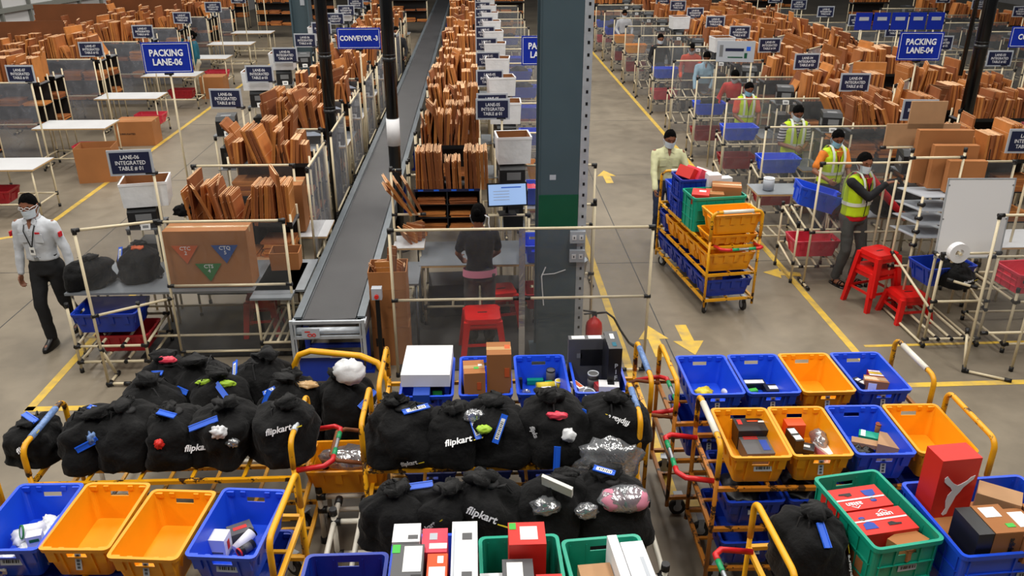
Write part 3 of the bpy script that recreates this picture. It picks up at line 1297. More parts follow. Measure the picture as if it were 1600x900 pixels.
# --- cream pipe and black joint frames
def pipe_frame(name, label, cat, segs, loc=(0, 0, 0), rz=0.0, r=0.0145, group=None, parent=None, joints=True, matn='pipe', sheet=None, sheetmat='sheet'):
    """segs: list of (p0, p1) pipes in local metres; black joints grow at every pipe end"""
    t = thing(name, label, cat, loc, rz, group) if parent is None else parent
    near = (Vector(loc).y + min(p[0][1] for p in segs)) < 17
    jm = MB()

    def unit_joint(ln):
        def mk():
            m = MB()
            m.cyl((0, 0, 0), (0, 0, ln), 0.0215 if r < 0.017 else 0.028, 8)
            return m.mesh('joint', ['joint'])
        return cached(('joint', ln, r < 0.017), mk)
    for p0, p1 in segs:
        a, b = Vector(p0), Vector(p1)
        d = (b - a).normalized()
        nm = 'post' if abs(d.z) > 0.8 else 'rail'
        m = MB()
        m.cyl(a, b, r, 8)
        o = obj(nm, m, t, mats=[matn])
        if not joints:
            continue
        ends = ((a - d * 0.02, 0.065), (b - d * 0.045, 0.065)) if nm == 'rail' else ((a, 0.05), (b - d * 0.04, 0.05))
        for q, ln in ends:
            if near:
                obj('joint', unit_joint(ln), o, loc=q, rot=d.to_track_quat('Z', 'Y').to_euler(), label='black pipe joint')
            else:
                jm.cyl(q, q + d * ln, r * 1.5, 8)
    if jm.v:
        obj('joints', jm, t, mats=['joint'], label='black pipe joints')
    if sheet:
        for i, q in enumerate(sheet):
            vs, fs = [], []
            nx, nz = 14, 8
            q = [Vector(p) for p in q]
            nrm = (q[1] - q[0]).cross(q[3] - q[0]).normalized()
            for a in range(nx + 1):
                for b in range(nz + 1):
                    u, v = a / nx, b / nz
                    p = (q[0] * (1 - u) + q[1] * u) * (1 - v) + (q[3] * (1 - u) + q[2] * u) * v
                    p = p + nrm * (0.012 * noise.noise(Vector((p.x * 2.5, p.y * 2, p.z * 1.5))) * math.sin(PI * u) * 1.5)
                    vs.append(p)
            for a in range(nx):
                for b in range(nz):
                    k = a * (nz + 1) + b
                    fs.append((k, k + nz + 1, k + nz + 2, k + 1))
            m = MB()
            m.add(vs, fs, 0, True)
            obj('clear_plastic_sheet', m, t, mats=[sheetmat])
    return t


def screen_panel(name, label, x0, x1, y, h=1.6, rails=(0.45, 1.6), group=None, mid=None, sheetmat='sheet', low=0.08, feet=True, ydir=0.0):
    """upright frame across a lane with a clear plastic sheet"""
    w_ = x1 - x0
    segs = [((0, 0, 0), (0, 0, h)), ((w_, 0, 0), (w_, 0, h))]
    for z in rails:
        segs.append(((0, 0, z), (w_, 0, z)))
    if mid:
        segs.append(((mid, 0, 0.02), (mid, 0, h)))
    if feet:
        for x in (0, w_):
            segs.append(((x, -0.16, 0.03), (x, 0.16, 0.03)))
    return pipe_frame(name, label, 'screen', segs, (x0, y, 0), math.atan2(ydir, w_) if ydir else 0, group=group,
                      sheet=[[(0.01, -0.016, low), (w_ - 0.01, -0.016, low), (w_ - 0.01, -0.016, h - 0.005), (0.01, -0.016, h - 0.005)]], sheetmat=sheetmat)


# --- signs
def sign_board(loc, lines, w_, h_, label, kind='navy', pole=True, rz=0.0, tsize=None, tilt=0.0, arm=0.0, group=None, pole_z=0.0, cat='sign', cover=True):
    r = thing('sign_board', label, cat, (loc[0], loc[1], pole_z), rz, group)
    z = loc[2] - pole_z
    def mk():
        m = MB()
        if kind == 'navy':
            m.box((0, 0, 0), (w_ + 0.05, 0.012, h_ + 0.05), mi=0)
            m.box((0, -0.008, 0), (w_, 0.006, h_), mi=1)
        else:
            m.box((0, 0, 0), (w_, 0.015, h_), mi=1)
            for s in (-1, 1):
                m.box((s * (w_ / 2 - 0.022), -0.009, 0), (0.006, 0.004, h_ - 0.04), mi=2)
                m.box((0, -0.009, s * (h_ / 2 - 0.022)), (w_ - 0.04, 0.004, 0.006), mi=2)
        return m.mesh('board', ['signgrey', 'navy', 'signwhite'] if kind == 'navy' else ['signgrey', 'signblue', 'signwhite'])
    b = obj('board', cached(('board', w_, h_, kind), mk), r, loc=(0, 0, z), rot=(tilt, 0, 0))
    n = len(lines)
    ts = tsize or h_ * 0.8 / n
    me = text_mesh('\n'.join(lines), ts, 'signwhite', bold=ts * (0.03 if kind == 'blue' else 0.008), space=1.0, ext=0.0006)
    obj('lettering', me, b, loc=(0, -0.0145, 0.0), rot=(PI / 2, 0, 0), scale=(0.86, 1, 1))
    if pole:
        m = MB()
        m.cyl((arm, 0.03, 0), (arm, 0.03, z + 0.06), 0.0145, 8)
        obj('post', m, r, mats=['pipe'])
        m = MB()
        m.cyl((arm, 0.03, z - h_ / 2 - 0.04), (arm, 0.03, z - h_ / 2 + 0.03), 0.023, 8)
        m.cyl((arm - 0.07, 0.01, z - h_ / 2 - 0.01), (arm + 0.05, 0.01, z - h_ / 2 - 0.01), 0.02, 8)
        obj('joint', m, r, mats=['joint'])
    return r


# --- white bin: plastic-wrapped carton open at the top
def wrapped_bin(loc, rz, label, size=(0.42, 0.34, 0.3), group='white plastic-wrapped bins', matn='whiteplastic'):
    me = cached(('wbin',) + tuple(size) + (matn,), lambda: open_box_mesh(*size, matn, 'cardinner', t=0.014, flare=0.06))
    r = thing('wrapped_bin', label, 'bin', loc, rz, group)
    obj('bin_body', me, r)
    m = MB()
    sx, sy, sz = size
    for s in (-1, 1):
        m.box((s * (sx * 0.53), 0, sz - 0.012), (0.006, sy * 1.06, 0.03))
        m.box((0, s * (sy * 0.53), sz - 0.012), (sx * 1.06, 0.006, 0.03))
    obj('folded_edge', m, r, mats=['white'])
    return r


# --- label printer on its stand
def printer_mesh(sx, sy, sz):
    m = MB()
    m.box((0, 0, sz * 0.4), (sx, sy, sz * 0.8), mi=0)
    m.prism([(-sy / 2, sz * 0.8), (sy / 2, sz * 0.8), (sy / 2, sz), (-sy * 0.3, sz)], -sx / 2, sx / 2, M=Matrix(((0, 0, 1, 0), (1, 0, 0, 0), (0, 1, 0, 0), (0, 0, 0, 1))), mi=1)
    m.box((sx * 0.05, -sy / 2 - 0.003, sz * 0.55), (sx * 0.55, 0.006, sz * 0.3), mi=2)
    m.box((sx * 0.02, -sy / 2 - 0.004, sz * 0.2), (sx * 0.3, 0.008, sz * 0.12), mi=3)
    m.box((-sx / 2 - 0.002, -sy * 0.1, sz * 0.45), (0.004, sy * 0.4, sz * 0.35), mi=2)
    m.box((0, -sy * 0.1, sz + 0.001), (sx * 0.5, sy * 0.3, 0.003), mi=2)
    return m.mesh('printer', ['blackmatte', 'darkgrey', 'grey', 'white'])


def printer(loc, rz, label, size=(0.27, 0.36, 0.26), group='black label printers', stand=0.0):
    r = thing('label_printer', label, 'printer', (loc[0], loc[1], loc[2]), rz, group)
    obj('housing', cached(('printer',) + tuple(size), lambda: printer_mesh(*size)), r)
    def mk():
        m = MB()
        m.box((0, 0, 0), (0.1, 0.002, 0.07), mi=0)
        m.box((0, -0.002, 0), (0.06, 0.002, 0.03), mi=1)
        return m.mesh('paper_slip', ['paper', 'grey'])
    obj('paper_slip', cached(('slip',), mk), r, loc=(0.02, -size[1] / 2 - 0.02, size[2] * 0.12), rot=(-0.4, 0, 0))
    return r


def monitor(loc, rz, label, w_=0.44, h_=0.28, tilt=0.25, white=False, group='computer monitors'):
    r = thing('computer_monitor', label, 'monitor', loc, rz, group)
    def mk():
        m = MB()
        m.box((0, 0.012, 0), (w_, 0.03, h_), mi=0)
        return m.mesh('bezel', ['black'])
    z = h_ / 2 + 0.1
    o = obj('bezel', cached(('bezel', w_, h_), mk), r, loc=(0, 0, z), rot=(-tilt, 0, 0))
    def mk2():
        m = MB()
        m.box((0, -0.0045, 0), (w_ - 0.03, 0.003, h_ - 0.035), mi=0)
        m.box((w_ * 0.1, -0.0065, h_ * 0.3), (w_ * 0.5, 0.001, 0.012), mi=1)
        for k in range(4):
            m.box((-w_ * 0.15, -0.0065, h_ * (0.15 - 0.12 * k)), (w_ * 0.4, 0.001, 0.006), mi=2)
        return m.mesh('screen', ['screenwhite' if white else 'screen', 'tagblue', 'signgrey'])
    obj('screen', cached(('scr', w_, h_, white), mk2), o)
    m = MB()
    m.cyl((0, 0.03, 0), (0, 0.03, z), 0.018, 8)
    m.box((0, 0.02, 0.006), (0.2, 0.16, 0.012))
    obj('stand', cached(('mstand', h_), lambda: m.mesh('stand', ['black'])), r)
    return r


def pipe_table(loc, w_, d_, label, h=0.75, top='tabletop', group=None, rz=0.0, shelf=True, name='packing_table', edge=True):
    r = thing(name, label, 'table', loc, rz, group)
    def mk():
        m = MB()
        m.box((0, 0, h - 0.012), (w_, d_, 0.024), mi=0)
        if edge:
            m.box((0, -d_ / 2, h - 0.016), (w_, 0.004, 0.02), mi=1)
            m.box((w_ / 2, 0, h - 0.016), (0.004, d_, 0.02), mi=1)
            m.box((-w_ / 2, 0, h - 0.016), (0.004, d_, 0.02), mi=1)
        return m.mesh('tabletop', [top, 'tape'])
    obj('tabletop', cached(('ttop', w_, d_, h, top, edge), mk), r)
    segs = []
    for x in (-w_ / 2 + 0.05, w_ / 2 - 0.05):
        for y in (-d_ / 2 + 0.05, d_ / 2 - 0.05):
            def mk3():
                m = MB()
                m.cyl((0, 0, 0), (0, 0, h - 0.024), 0.0145, 8, mi=0)
                m.cyl((0, 0, 0), (0, 0, 0.05), 0.022, 8, mi=1)
                m.cyl((0, 0, 0.2), (0, 0, 0.26), 0.022, 8, mi=1)
                return m.mesh('leg', ['pipe', 'joint'])
            obj('leg', cached(('leg', h), mk3), r, loc=(x, y, 0))
    def mk4():
        m = MB()
        x, y = w_ / 2 - 0.05, d_ / 2 - 0.05
        for s in (-1, 1):
            m.cyl((-x, s * y, 0.23), (x, s * y, 0.23), 0.0145, 8)
            m.cyl((s * x, -y, 0.23), (s * x, y, 0.23), 0.0145, 8)
        if shelf:
            for k in np.linspace(-x, x, 5)[1:-1]:
                m.cyl((k, -y, 0.23), (k, y, 0.23), 0.0145, 8)
        return m.mesh('stretcher', ['pipe'])
    obj('stretcher', cached(('str', w_, d_, shelf), mk4), r)
    return r


def stool(loc, rz, label, h=0.46, matn='red', w_=0.36, group='red plastic stools'):
    r = thing('plastic_stool', label, 'stool', loc, rz, group)
    def mk():
        m = MB()
        a, b = w_ * 0.36, w_ * 0.5
        o = [(-a, -b * 0.8), (-a * 0.8, -a), (a * 0.8, -a), (a, -b * 0.8)]
        pts = rring(w_ * 0.4, w_ * 0.4, 0.05, 0.045)
        n = len(pts)
        m.add([(x, y, h) for x, y in pts] + [(x * 1.06, y * 1.06, h - 0.05) for x, y in pts] + [(x * 1.02, y * 1.02, h - 0.05) for x, y in pts] + [(x * 0.97, y * 0.97, h - 0.008) for x, y in pts],
              [tuple(range(n))] + [(i, n + i, n + (i + 1) % n, (i + 1) % n) for i in range(n)] + [(n + i, 2 * n + i, 2 * n + (i + 1) % n, n + (i + 1) % n) for i in range(n)] + [(2 * n + i, 3 * n + i, 3 * n + (i + 1) % n, 2 * n + (i + 1) % n) for i in range(n)] + [tuple(3 * n + i for i in reversed(range(n)))], 0)
        m.box((0, 0, h + 0.0005), (0.1, 0.02, 0.002), mi=1)
        return m.mesh('seat', [matn, 'boxblack'])
    obj('seat', cached(('stool', h, w_, matn), mk), r)
    for sx in (-1, 1):
        for sy in (-1, 1):
            m = MB()
            t, b = w_ * 0.36, w_ * 0.49
            p = []
            for k, z, s in ((b, 0, 0.028), (t, h - 0.03, 0.034)):
                for dx, dy in ((-1, -1), (1, -1), (1, 1), (-1, 1)):
                    p.append((sx * k + dx * s, sy * k + dy * s * 0.8, z))
            m.hexa(p)
            obj('leg', m, r, mats=[matn])
    m = MB()
    for s in (-1, 1):
        m.box((0, s * w_ * 0.42, h * 0.42), (w_ * 0.86, 0.012, 0.03))
        m.box((s * w_ * 0.42, 0, h * 0.42), (0.012, w_ * 0.86, 0.03))
        m.box((0, s * w_ * 0.385, h - 0.07), (w_ * 0.78, 0.01, 0.06))
        m.box((s * w_ * 0.385, 0, h - 0.07), (0.01, w_ * 0.78, 0.06))
    obj('brace', m, r, mats=[matn])
    return r


def packet(loc, v, size, label, matn='whiteplastic', rot=(0, 0, 0), amp=0.12, name='plastic_packet', cat='packet', group=None):
    o = obj(name, blob_mesh(v, size[0], size[1], size[2], matn, amp), loc=loc, rot=rot)
    return tag(o, label, cat, group)
# ------------------------------------------------------------------ people
def loft(mb, rings, n=20, T=None):
    """closed loft over ellipses (x, y, z, a, b)"""
    vs, fs = [], []
    for x, y, z, a, b in rings:
        for j in range(n):
            t = 2 * PI * j / n
            c, s = math.cos(t), math.sin(t)
            k = (abs(c) ** 2.5 + abs(s) ** 2.5) ** (-1 / 2.5)
            p = Vector((x + a * c * k, y + b * s * k, z))
            vs.append(T(p) if T else p)
    for i in range(len(rings) - 1):
        for j in range(n):
            j2 = (j + 1) % n
            fs.append((i * n + j, i * n + j2, (i + 1) * n + j2, (i + 1) * n + j))
    fs.append(tuple(reversed(range(n))))
    fs.append(tuple((len(rings) - 1) * n + j for j in range(n)))
    mb.add(vs, fs, 0, True)


def caps(mb, p0, p1, r0, r1, n=12):
    p0, p1 = Vector(p0), Vector(p1)
    mb.tube([p0, p1], r0, n, radii=[r0, r1])
    mb.sphere(p0, r0, n, 8)
    mb.sphere(p1, r1, n, 8)


def ik(a, b, l1, l2, hint):
    a, b = Vector(a), Vector(b)
    d = b - a
    D = d.length
    if D > (l1 + l2) * 0.995:
        b = a + d * ((l1 + l2) * 0.995 / D)
        d = b - a
        D = d.length
    x = (l1 * l1 - l2 * l2 + D * D) / (2 * D)
    h = math.sqrt(max(0, l1 * l1 - x * x))
    u = d / D
    hv = Vector(hint)
    hv = hv - u * hv.dot(u)
    hv.normalize()
    return a + u * x + hv * h, b


def add_hand(mb, wrist, d, palm_n, side, curl=0.5, s=1.0):
    """palm, four unequal bent fingers and a thumb leaving the side of the palm; d points along the forearm"""
    d = Vector(d).normalized()
    n = Vector(palm_n)
    n = (n - d * n.dot(d)).normalized()
    x = d.cross(n) * side
    w0 = Vector(wrist)
    R = Matrix((x, d, n)).transposed()
    mb.sphere(w0 + d * 0.045 * s, (0.04 * s, 0.05 * s, 0.016 * s), 12, 8, R=R)
    for i, (off, ln) in enumerate(((-0.03, 0.066), (-0.01, 0.076), (0.01, 0.072), (0.029, 0.056))):
        b = w0 + d * 0.08 * s + x * off * s
        c1 = curl * 0.7 + 0.1 * i
        d1 = (d * math.cos(c1) + n * math.sin(c1)).normalized()
        m_ = b + d1 * ln * 0.52 * s
        c2 = c1 + curl * 1.1
        d2 = (d * math.cos(c2) + n * math.sin(c2)).normalized()
        e = m_ + d2 * ln * 0.48 * s
        caps(mb, w0 + d * 0.04 * s + x * off * 0.8 * s, b, 0.011 * s, 0.0095 * s, 8)
        caps(mb, b, m_, 0.0095 * s, 0.0085 * s, 8)
        caps(mb, m_, e, 0.0085 * s, 0.007 * s, 8)
    tb = w0 + d * 0.03 * s - x * 0.032 * s
    t1 = tb + (d * 0.6 - x * 0.75 + n * 0.35).normalized() * 0.036 * s
    t2 = t1 + (d * 0.85 - x * 0.15 + n * 0.5).normalized() * 0.03 * s
    caps(mb, w0 + d * 0.02 * s - x * 0.012 * s, tb, 0.013 * s, 0.012 * s, 8)
    caps(mb, tb, t1, 0.012 * s, 0.010 * s, 8)
    caps(mb, t1, t2, 0.010 * s, 0.008 * s, 8)


def person(label, loc, yaw, P, C, near=True, h=1.7):
    k = h / 1.7
    root = thing('person', label, 'person', loc, yaw, 'masked workers')
    lean, side_lean = P.get('lean', 0.0), P.get('side', 0.0)
    Rl = Euler((lean, side_lean, P.get('twist', 0.0))).to_matrix()
    piv = Vector((0, 0, 0.93))
    po = Vector(P.get('pelvis', (0, 0, 0)))

    def T(p):
        p = Vector(p)
        if p.z > 0.93:
            f = min(1.0, (p.z - 0.93) / 0.2)
            Rk = Euler((lean * f, side_lean * f, P.get('twist', 0.0) * f)).to_matrix()
            p = piv + Rk @ (p - piv)
        return p + po
    fem = P.get('fem', False)
    sw = 0.165 if fem else 0.185
    SL, SR = T((sw, 0.0, 1.365)), T((-sw, 0.0, 1.365))
    HL, HR = Vector((0.09, 0, 0.9)) + po, Vector((-0.09, 0, 0.9)) + po
    wl, wr = Vector(P.get('handL', (0.24, -0.08, 0.84))), Vector(P.get('handR', (-0.24, -0.08, 0.84)))
    el, wl = ik(SL, wl, 0.285, 0.26, P.get('hintL', (0.5, 0.6, -0.3)))
    er, wr = ik(SR, wr, 0.285, 0.26, P.get('hintR', (-0.5, 0.6, -0.3)))
    al, ar = Vector(P.get('footL', (0.1, 0.02, 0.09))), Vector(P.get('footR', (-0.1, 0.02, 0.09)))
    kl, al = ik(HL, al, 0.42, 0.41, (0.1, -1, 0))
    kr, ar = ik(HR, ar, 0.42, 0.41, (-0.1, -1, 0))
    nb = T((0, 0.005, 1.43))
    hc = T((0, -0.015, 1.575))
    Rh = Rl @ Euler((P.get('nod', 0.0), P.get('roll', 0.0), P.get('turn', 0.0))).to_matrix()
    # ---- the body: one continuous skin
    b = MB()
    loft(b, [(0, 0, 0.86, 0.13, 0.085), (0, 0, 0.95, 0.145, 0.095), (0, 0, 1.07, 0.125, 0.085), (0, 0, 1.22, 0.15, 0.098), (0, 0, 1.34, 0.155, 0.092), (0, 0, 1.40, 0.11, 0.07), (0, 0.005, 1.44, 0.055, 0.055)], T=lambda p: T(p))
    caps(b, nb - Vector((0, 0, 0.03)), hc + Rh @ Vector((0, 0.02, -0.06)), 0.056, 0.052)
    hm = MB()
    nu, nv = 28, 20
    vs = []
    for i in range(nv + 1):
        ph = -PI / 2 + PI * i / nv
        for j in range(nu):
            th = 2 * PI * j / nu
            x, y, z = math.cos(ph) * math.cos(th), math.cos(ph) * math.sin(th), math.sin(ph)
            a, bb, c = 0.080, 0.097, 0.118
            if z < 0:      # jaw narrows to the chin
                a *= 1 - 0.30 * z * z - 0.06 * (-z)
                bb *= 1 - 0.12 * (-z)
            X, Y, Z = a * x, bb * y, c * z
            if y < -0.3:
                Y += 0.010 * math.exp(-((z + 0.05) / 0.10) ** 2 - ((abs(x) - 0.33) / 0.16) ** 2)      # eye sockets
                Y -= 0.006 * math.exp(-((z - 0.16) / 0.1) ** 2)                                          # brow
                Y -= 0.010 * math.exp(-((z + 0.85) / 0.2) ** 2)                                          # chin
                Y -= 0.007 * math.exp(-((z + 0.55) / 0.07) ** 2 - (x / 0.25) ** 2)                       # lips
            vs.append(hc + Rh @ Vector((X, Y, Z)))
    fs = []
    for i in range(nv):
        for j in range(nu):
            j2 = (j + 1) % nu
            fs.append((i * nu + j, i * nu + j2, (i + 1) * nu + j2, (i + 1) * nu + j))
    fs.append(tuple(reversed(range(nu))))
    fs.append(tuple(nv * nu + j for j in range(nu)))
    b.add(vs, fs, 0, True)
    caps(b, hc + Rh @ Vector((0, -0.088, 0.005)), hc + Rh @ Vector((0, -0.108, -0.028)), 0.008, 0.013)     # nose
    for s in (-1, 1):
        b.sphere(hc + Rh @ Vector((s * 0.079, 0.008, -0.01)), (0.011, 0.02, 0.032), 8, 6, R=Rh)
    for S, E, W, s, nm in ((SL, el, wl, 1, 'L'), (SR, er, wr, -1, 'R')):
        caps(b, S, E, 0.046, 0.036)
        caps(b, E, W, 0.037, 0.026)
        dd = (W - E).normalized()
        dd = Vector(P.get('dir' + nm, dd)).normalized()
        add_hand(b, W, dd, P.get('palm' + nm, (-s, -0.3, -0.2)), s, P.get('curl' + nm, 0.5))
    for Hh, K, A, s in ((HL, kl, al, 1), (HR, kr, ar, -1)):
        caps(b, Hh, K, 0.07, 0.05)
        caps(b, K, A, 0.048, 0.034)
        b.sphere(A + Vector((0.0, -0.06, -0.045)), (0.04, 0.11, 0.035), 12, 8)
    me = remesh(b, 0.0075 if near else 0.012, ['skin'], 2 if near else 1, 'body')
    obj('body', me, root, scale=k)
    # ---- trousers
    vx = 0.015 if near else 0.02
    if C.get('trousers'):
        m = MB()
        fl = 0.012 if fem else 0.0
        loft(m, [(0, 0, 0.82, 0.155, 0.11), (0, 0, 0.93, 0.158, 0.112), (0, 0, 1.03, 0.14, 0.102)], T=lambda p: T(p))
        for Hh, K, A, s in ((HL, kl, al, 1), (HR, kr, ar, -1)):
            caps(m, Hh - Vector((0, 0, 0.02)), K, 0.092, 0.066 + fl)
            caps(m, K, A + (K - A).normalized() * 0.03, 0.066 + fl, 0.058 + fl)
            m.sphere(Hh + Vector((0, 0.03, -0.02)), (0.09, 0.095, 0.1), 12, 8)
        obj('trousers', remesh(m, vx, [C['trousers']], 2, 'trousers', 0.007, 9, 1), root, scale=k)
        if C.get('belt'):
            m = MB()
            n = 24
            ring = []
            for z in (1.0, 1.035):
                for j in range(n):
                    t = 2 * PI * j / n
                    ring.append(T((0.153 * math.cos(t), 0.113 * math.sin(t), z)))
            m.add(ring, [(j, (j + 1) % n, n + (j + 1) % n, n + j) for j in range(n)], 0, True)
            m.box(T((0, -0.116, 1.017)), (0.045, 0.008, 0.035), mi=1)
            obj('belt', m, root, scale=k, mats=['black', 'steel'])
    # ---- shirt
    if C.get('shirt'):
        m = MB()
        hem = C.get('hem', 0.98)
        rings = [(0, 0, hem, 0.158, 0.118), (0, 0, 1.08, 0.148, 0.112), (0, 0, 1.2, 0.165, 0.12), (0, 0, 1.32, 0.172, 0.115), (0, 0, 1.39, 0.14, 0.088), (0, 0.008, 1.435, 0.072, 0.066)]
        if fem:
            rings[1] = (0, 0, 1.08, 0.14, 0.108)
        if hem < 0.9:
            rings.insert(1, (0, 0, 0.95, 0.166, 0.125))
        loft(m, rings, T=lambda p: T(p))
        sl = C.get('sleeve', 'long')
        for S, E, W in ((SL, el, wl), (SR, er, wr)):
            m.sphere(S + (nb - S) * 0.12 + Vector((0, 0, -0.012)), (0.054, 0.058, 0.05), 12, 8)
            caps(m, S + Vector((0, 0, -0.005)), nb + Vector((0, 0, -0.035)), 0.046, 0.05)
            if sl == 'long':
                if C.get('arm' + ('L' if S is SL else 'R')):
                    continue
                caps(m, S + Vector((0, 0, -0.01)), E, 0.056, 0.049)
                caps(m, E, W + (E - W).normalized() * 0.015, 0.049, 0.037)
            else:
                caps(m, S + Vector((0, 0, -0.01)), S + (E - S) * 0.72, 0.058, 0.06)
        obj('shirt', remesh(m, vx, [C['shirt']], 2, 'shirt', 0.008 if near else 0.005, 8, 2), root, scale=k)
        if C.get('collar'):
            m = MB()
            m.tube([T((0.0 + 0.062 * math.cos(t), 0.0 + 0.06 * math.sin(t), 1.452 - 0.018 * (1 - math.sin(t)) * 0.8)) for t in np.linspace(-PI / 2 + 0.35, 1.5 * PI - 0.35, 14)], 0.014, 6)
            for s in (-1, 1):
                m.hexa([T(p) for p in [(s * 0.02, -0.075, 1.40), (s * 0.065, -0.085, 1.375), (s * 0.075, -0.06, 1.43), (s * 0.03, -0.055, 1.445),
                        (s * 0.02, -0.085, 1.403), (s * 0.065, -0.095, 1.378), (s * 0.075, -0.07, 1.433), (s * 0.03, -0.065, 1.448)]])
            for z in np.linspace(1.04, 1.34, 6):
                yy = -0.118 - 0.004
                m.sphere(T((0.0, yy, z)), 0.006, 6, 4)
            obj('collar', m, root, scale=k, mats=[C['shirt']])
            mv = MB()
            mv.prism([(-0.035, 0), (0.035, 0), (0.003, -0.085), (-0.003, -0.085)], -0.004, 0.004)
            mv.v = [tuple(T(Vector((p[0], -0.104 + 0.42 * (p[1] + 0.085) + p[2], 1.43 + p[1])))) for p in mv.v]
            obj('open_neck', mv, root, scale=k, mats=['skin'])
            m = MB()
            for s in (-1, 1):
                m.box(T((s * 0.085, -0.117, 1.25)), (0.085, 0.008, 0.09))
            obj('pocket', m, root, scale=k, mats=[C['shirt']])
    # ---- sleeves of another colour
    for nm, (E, W, S) in (('L', (el, wl, SL)), ('R', (er, wr, SR))):
        if C.get('arm' + nm):
            m = MB()
            caps(m, S + (E - S) * 0.05, E, 0.062, 0.052)
            caps(m, E, W + (E - W).normalized() * 0.02, 0.052, 0.038)
            obj('sleeve', remesh(m, vx, [C['arm' + nm]], 2, 'sleeve', 0.006, 10, 3), root, scale=k, label='black undersleeve')
    # ---- hi-vis vest with reflective bands
    if C.get('vest'):
        m = MB()
        loft(m, [(0, 0, 0.92, 0.178, 0.138), (0, 0, 1.05, 0.168, 0.132), (0, 0, 1.2, 0.18, 0.136), (0, 0, 1.31, 0.178, 0.13), (0, 0, 1.38, 0.15, 0.102), (0, 0.02, 1.425, 0.085, 0.062)], T=lambda p: T(p))
        for S in (SL, SR):
            m.sphere(S + (nb - S) * 0.3 + Vector((0, 0, -0.01)), (0.06, 0.07, 0.052), 12, 8)
            caps(m, S + (nb - S) * 0.2, nb + Vector((0, 0, -0.03)) + (S - nb) * 0.25, 0.052, 0.054)
        v = obj('safety_vest', remesh(m, vx, ['hivis'], 2, 'vest', 0.006, 7, 4), root, scale=k)
        m = MB()
        n = 28
        ring = []
        for z in (1.06, 1.105):
            for j in range(n):
                t = 2 * PI * j / n
                c, s = math.cos(t), math.sin(t)
                kk = (abs(c) ** 2.5 + abs(s) ** 2.5) ** (-1 / 2.5)
                ring.append(T((0.181 * c * kk, 0.143 * s * kk, z)))
        m.add(ring, [(j, (j + 1) % n, n + (j + 1) % n, n + j) for j in range(n)], 0, True)
        for s in (-1, 1):
            for sy in (-1, 1):
                path = [(s * 0.085, sy * 0.147, 1.1), (s * 0.088, sy * 0.148, 1.22), (s * 0.09, sy * 0.14, 1.32), (s * 0.09, sy * 0.115, 1.39), (s * 0.09, sy * 0.06, 1.455), (s * 0.09, 0.0, 1.472)]
                vs = []
                for p in path:
                    for dx in (-0.02, 0.02):
                        vs.append(T((p[0] + dx, p[1], p[2])))
                m.add(vs, [(2 * i, 2 * i + 1, 2 * i + 3, 2 * i + 2) for i in range(len(path) - 1)], 0, True)
        obj('reflective_band', m, v, mats=['reflective'], label='silver reflective bands')
        m = MB()
        mv = MB()
        mv.prism([(-0.055, 0), (0.055, 0), (0.004, -0.19), (-0.004, -0.19)], -0.004, 0.004)
        mv.v = [T(Vector((p[0], -0.122 - 0.012 + 0.10 * (p[1] + 0.19) * 0.62 + p[2], 1.405 + p[1]))) for p in mv.v]
        mv.v = [tuple(q) for q in mv.v]
        obj('shirt_opening', mv, v, mats=[C['shirt']])
        m.tube([T((0.0, -0.148, 0.94)), T((0.0, -0.15, 1.2)), T((0.012, -0.14, 1.3)), T((0.04, -0.105, 1.4))], 0.005, 6)
        m.tube([T((0.0, -0.149, 1.18)), T((-0.03, -0.135, 1.33)), T((-0.045, -0.1, 1.41))], 0.005, 6)
        obj('zip', m, v, mats=['joint'])
    # ---- hair
    m = MB()
    vs = []
    nu, nv = 28, 12
    for i in range(nv + 1):
        t = i / nv
        for j in range(nu):
            th = 2 * PI * j / nu
            front = max(0, -math.sin(th))
            low = -0.25 if not C.get('longhair') else -0.75
            zmin = low + (0.56 - low) * (front ** 0.8) + 0.04 * math.sin(th * 9 + h * 7) * front
            z = 1 - (1 - zmin) * t
            rr = math.sqrt(max(0, 1 - min(1, z * z)))
            wob = 1 + 0.07 * noise.noise(Vector((math.cos(th) * 4 + h * 9, math.sin(th) * 4, z * 4))) + 0.05 * max(0, z)
            vs.append(hc + Rh @ Vector((0.0845 * rr * math.cos(th) * wob, 0.004 + 0.102 * rr * math.sin(th) * wob, 0.121 * z * wob)))
    fs = []
    for i in range(nv):
        for j in range(nu):
            j2 = (j + 1) % nu
            fs.append((i * nu + j, i * nu + j2, (i + 1) * nu + j2, (i + 1) * nu + j))
    m.add(vs, fs, 0, True)
    if C.get('longhair'):
        m.sphere(hc + Rh @ Vector((0, 0.105, 0.01)), (0.04, 0.035, 0.045), 12, 8)
    obj('hair', m, root, scale=k, mats=['hair'])
    # ---- eyes and brows
    m = MB()
    for s in (-1, 1):
        m.sphere(hc + Rh @ Vector((s * 0.028, -0.079, 0.004)), (0.013, 0.007, 0.007), 10, 6, 0, R=Rh)
        m.sphere(hc + Rh @ Vector((s * 0.028, -0.0845, 0.004)), (0.006, 0.004, 0.006), 8, 6, 1, R=Rh)
        m.box(hc + Rh @ Vector((s * 0.03, -0.089, 0.024)), (0.032, 0.006, 0.006), Rh, 1)
    obj('eyes', m, root, scale=k, mats=['white', 'hair'])
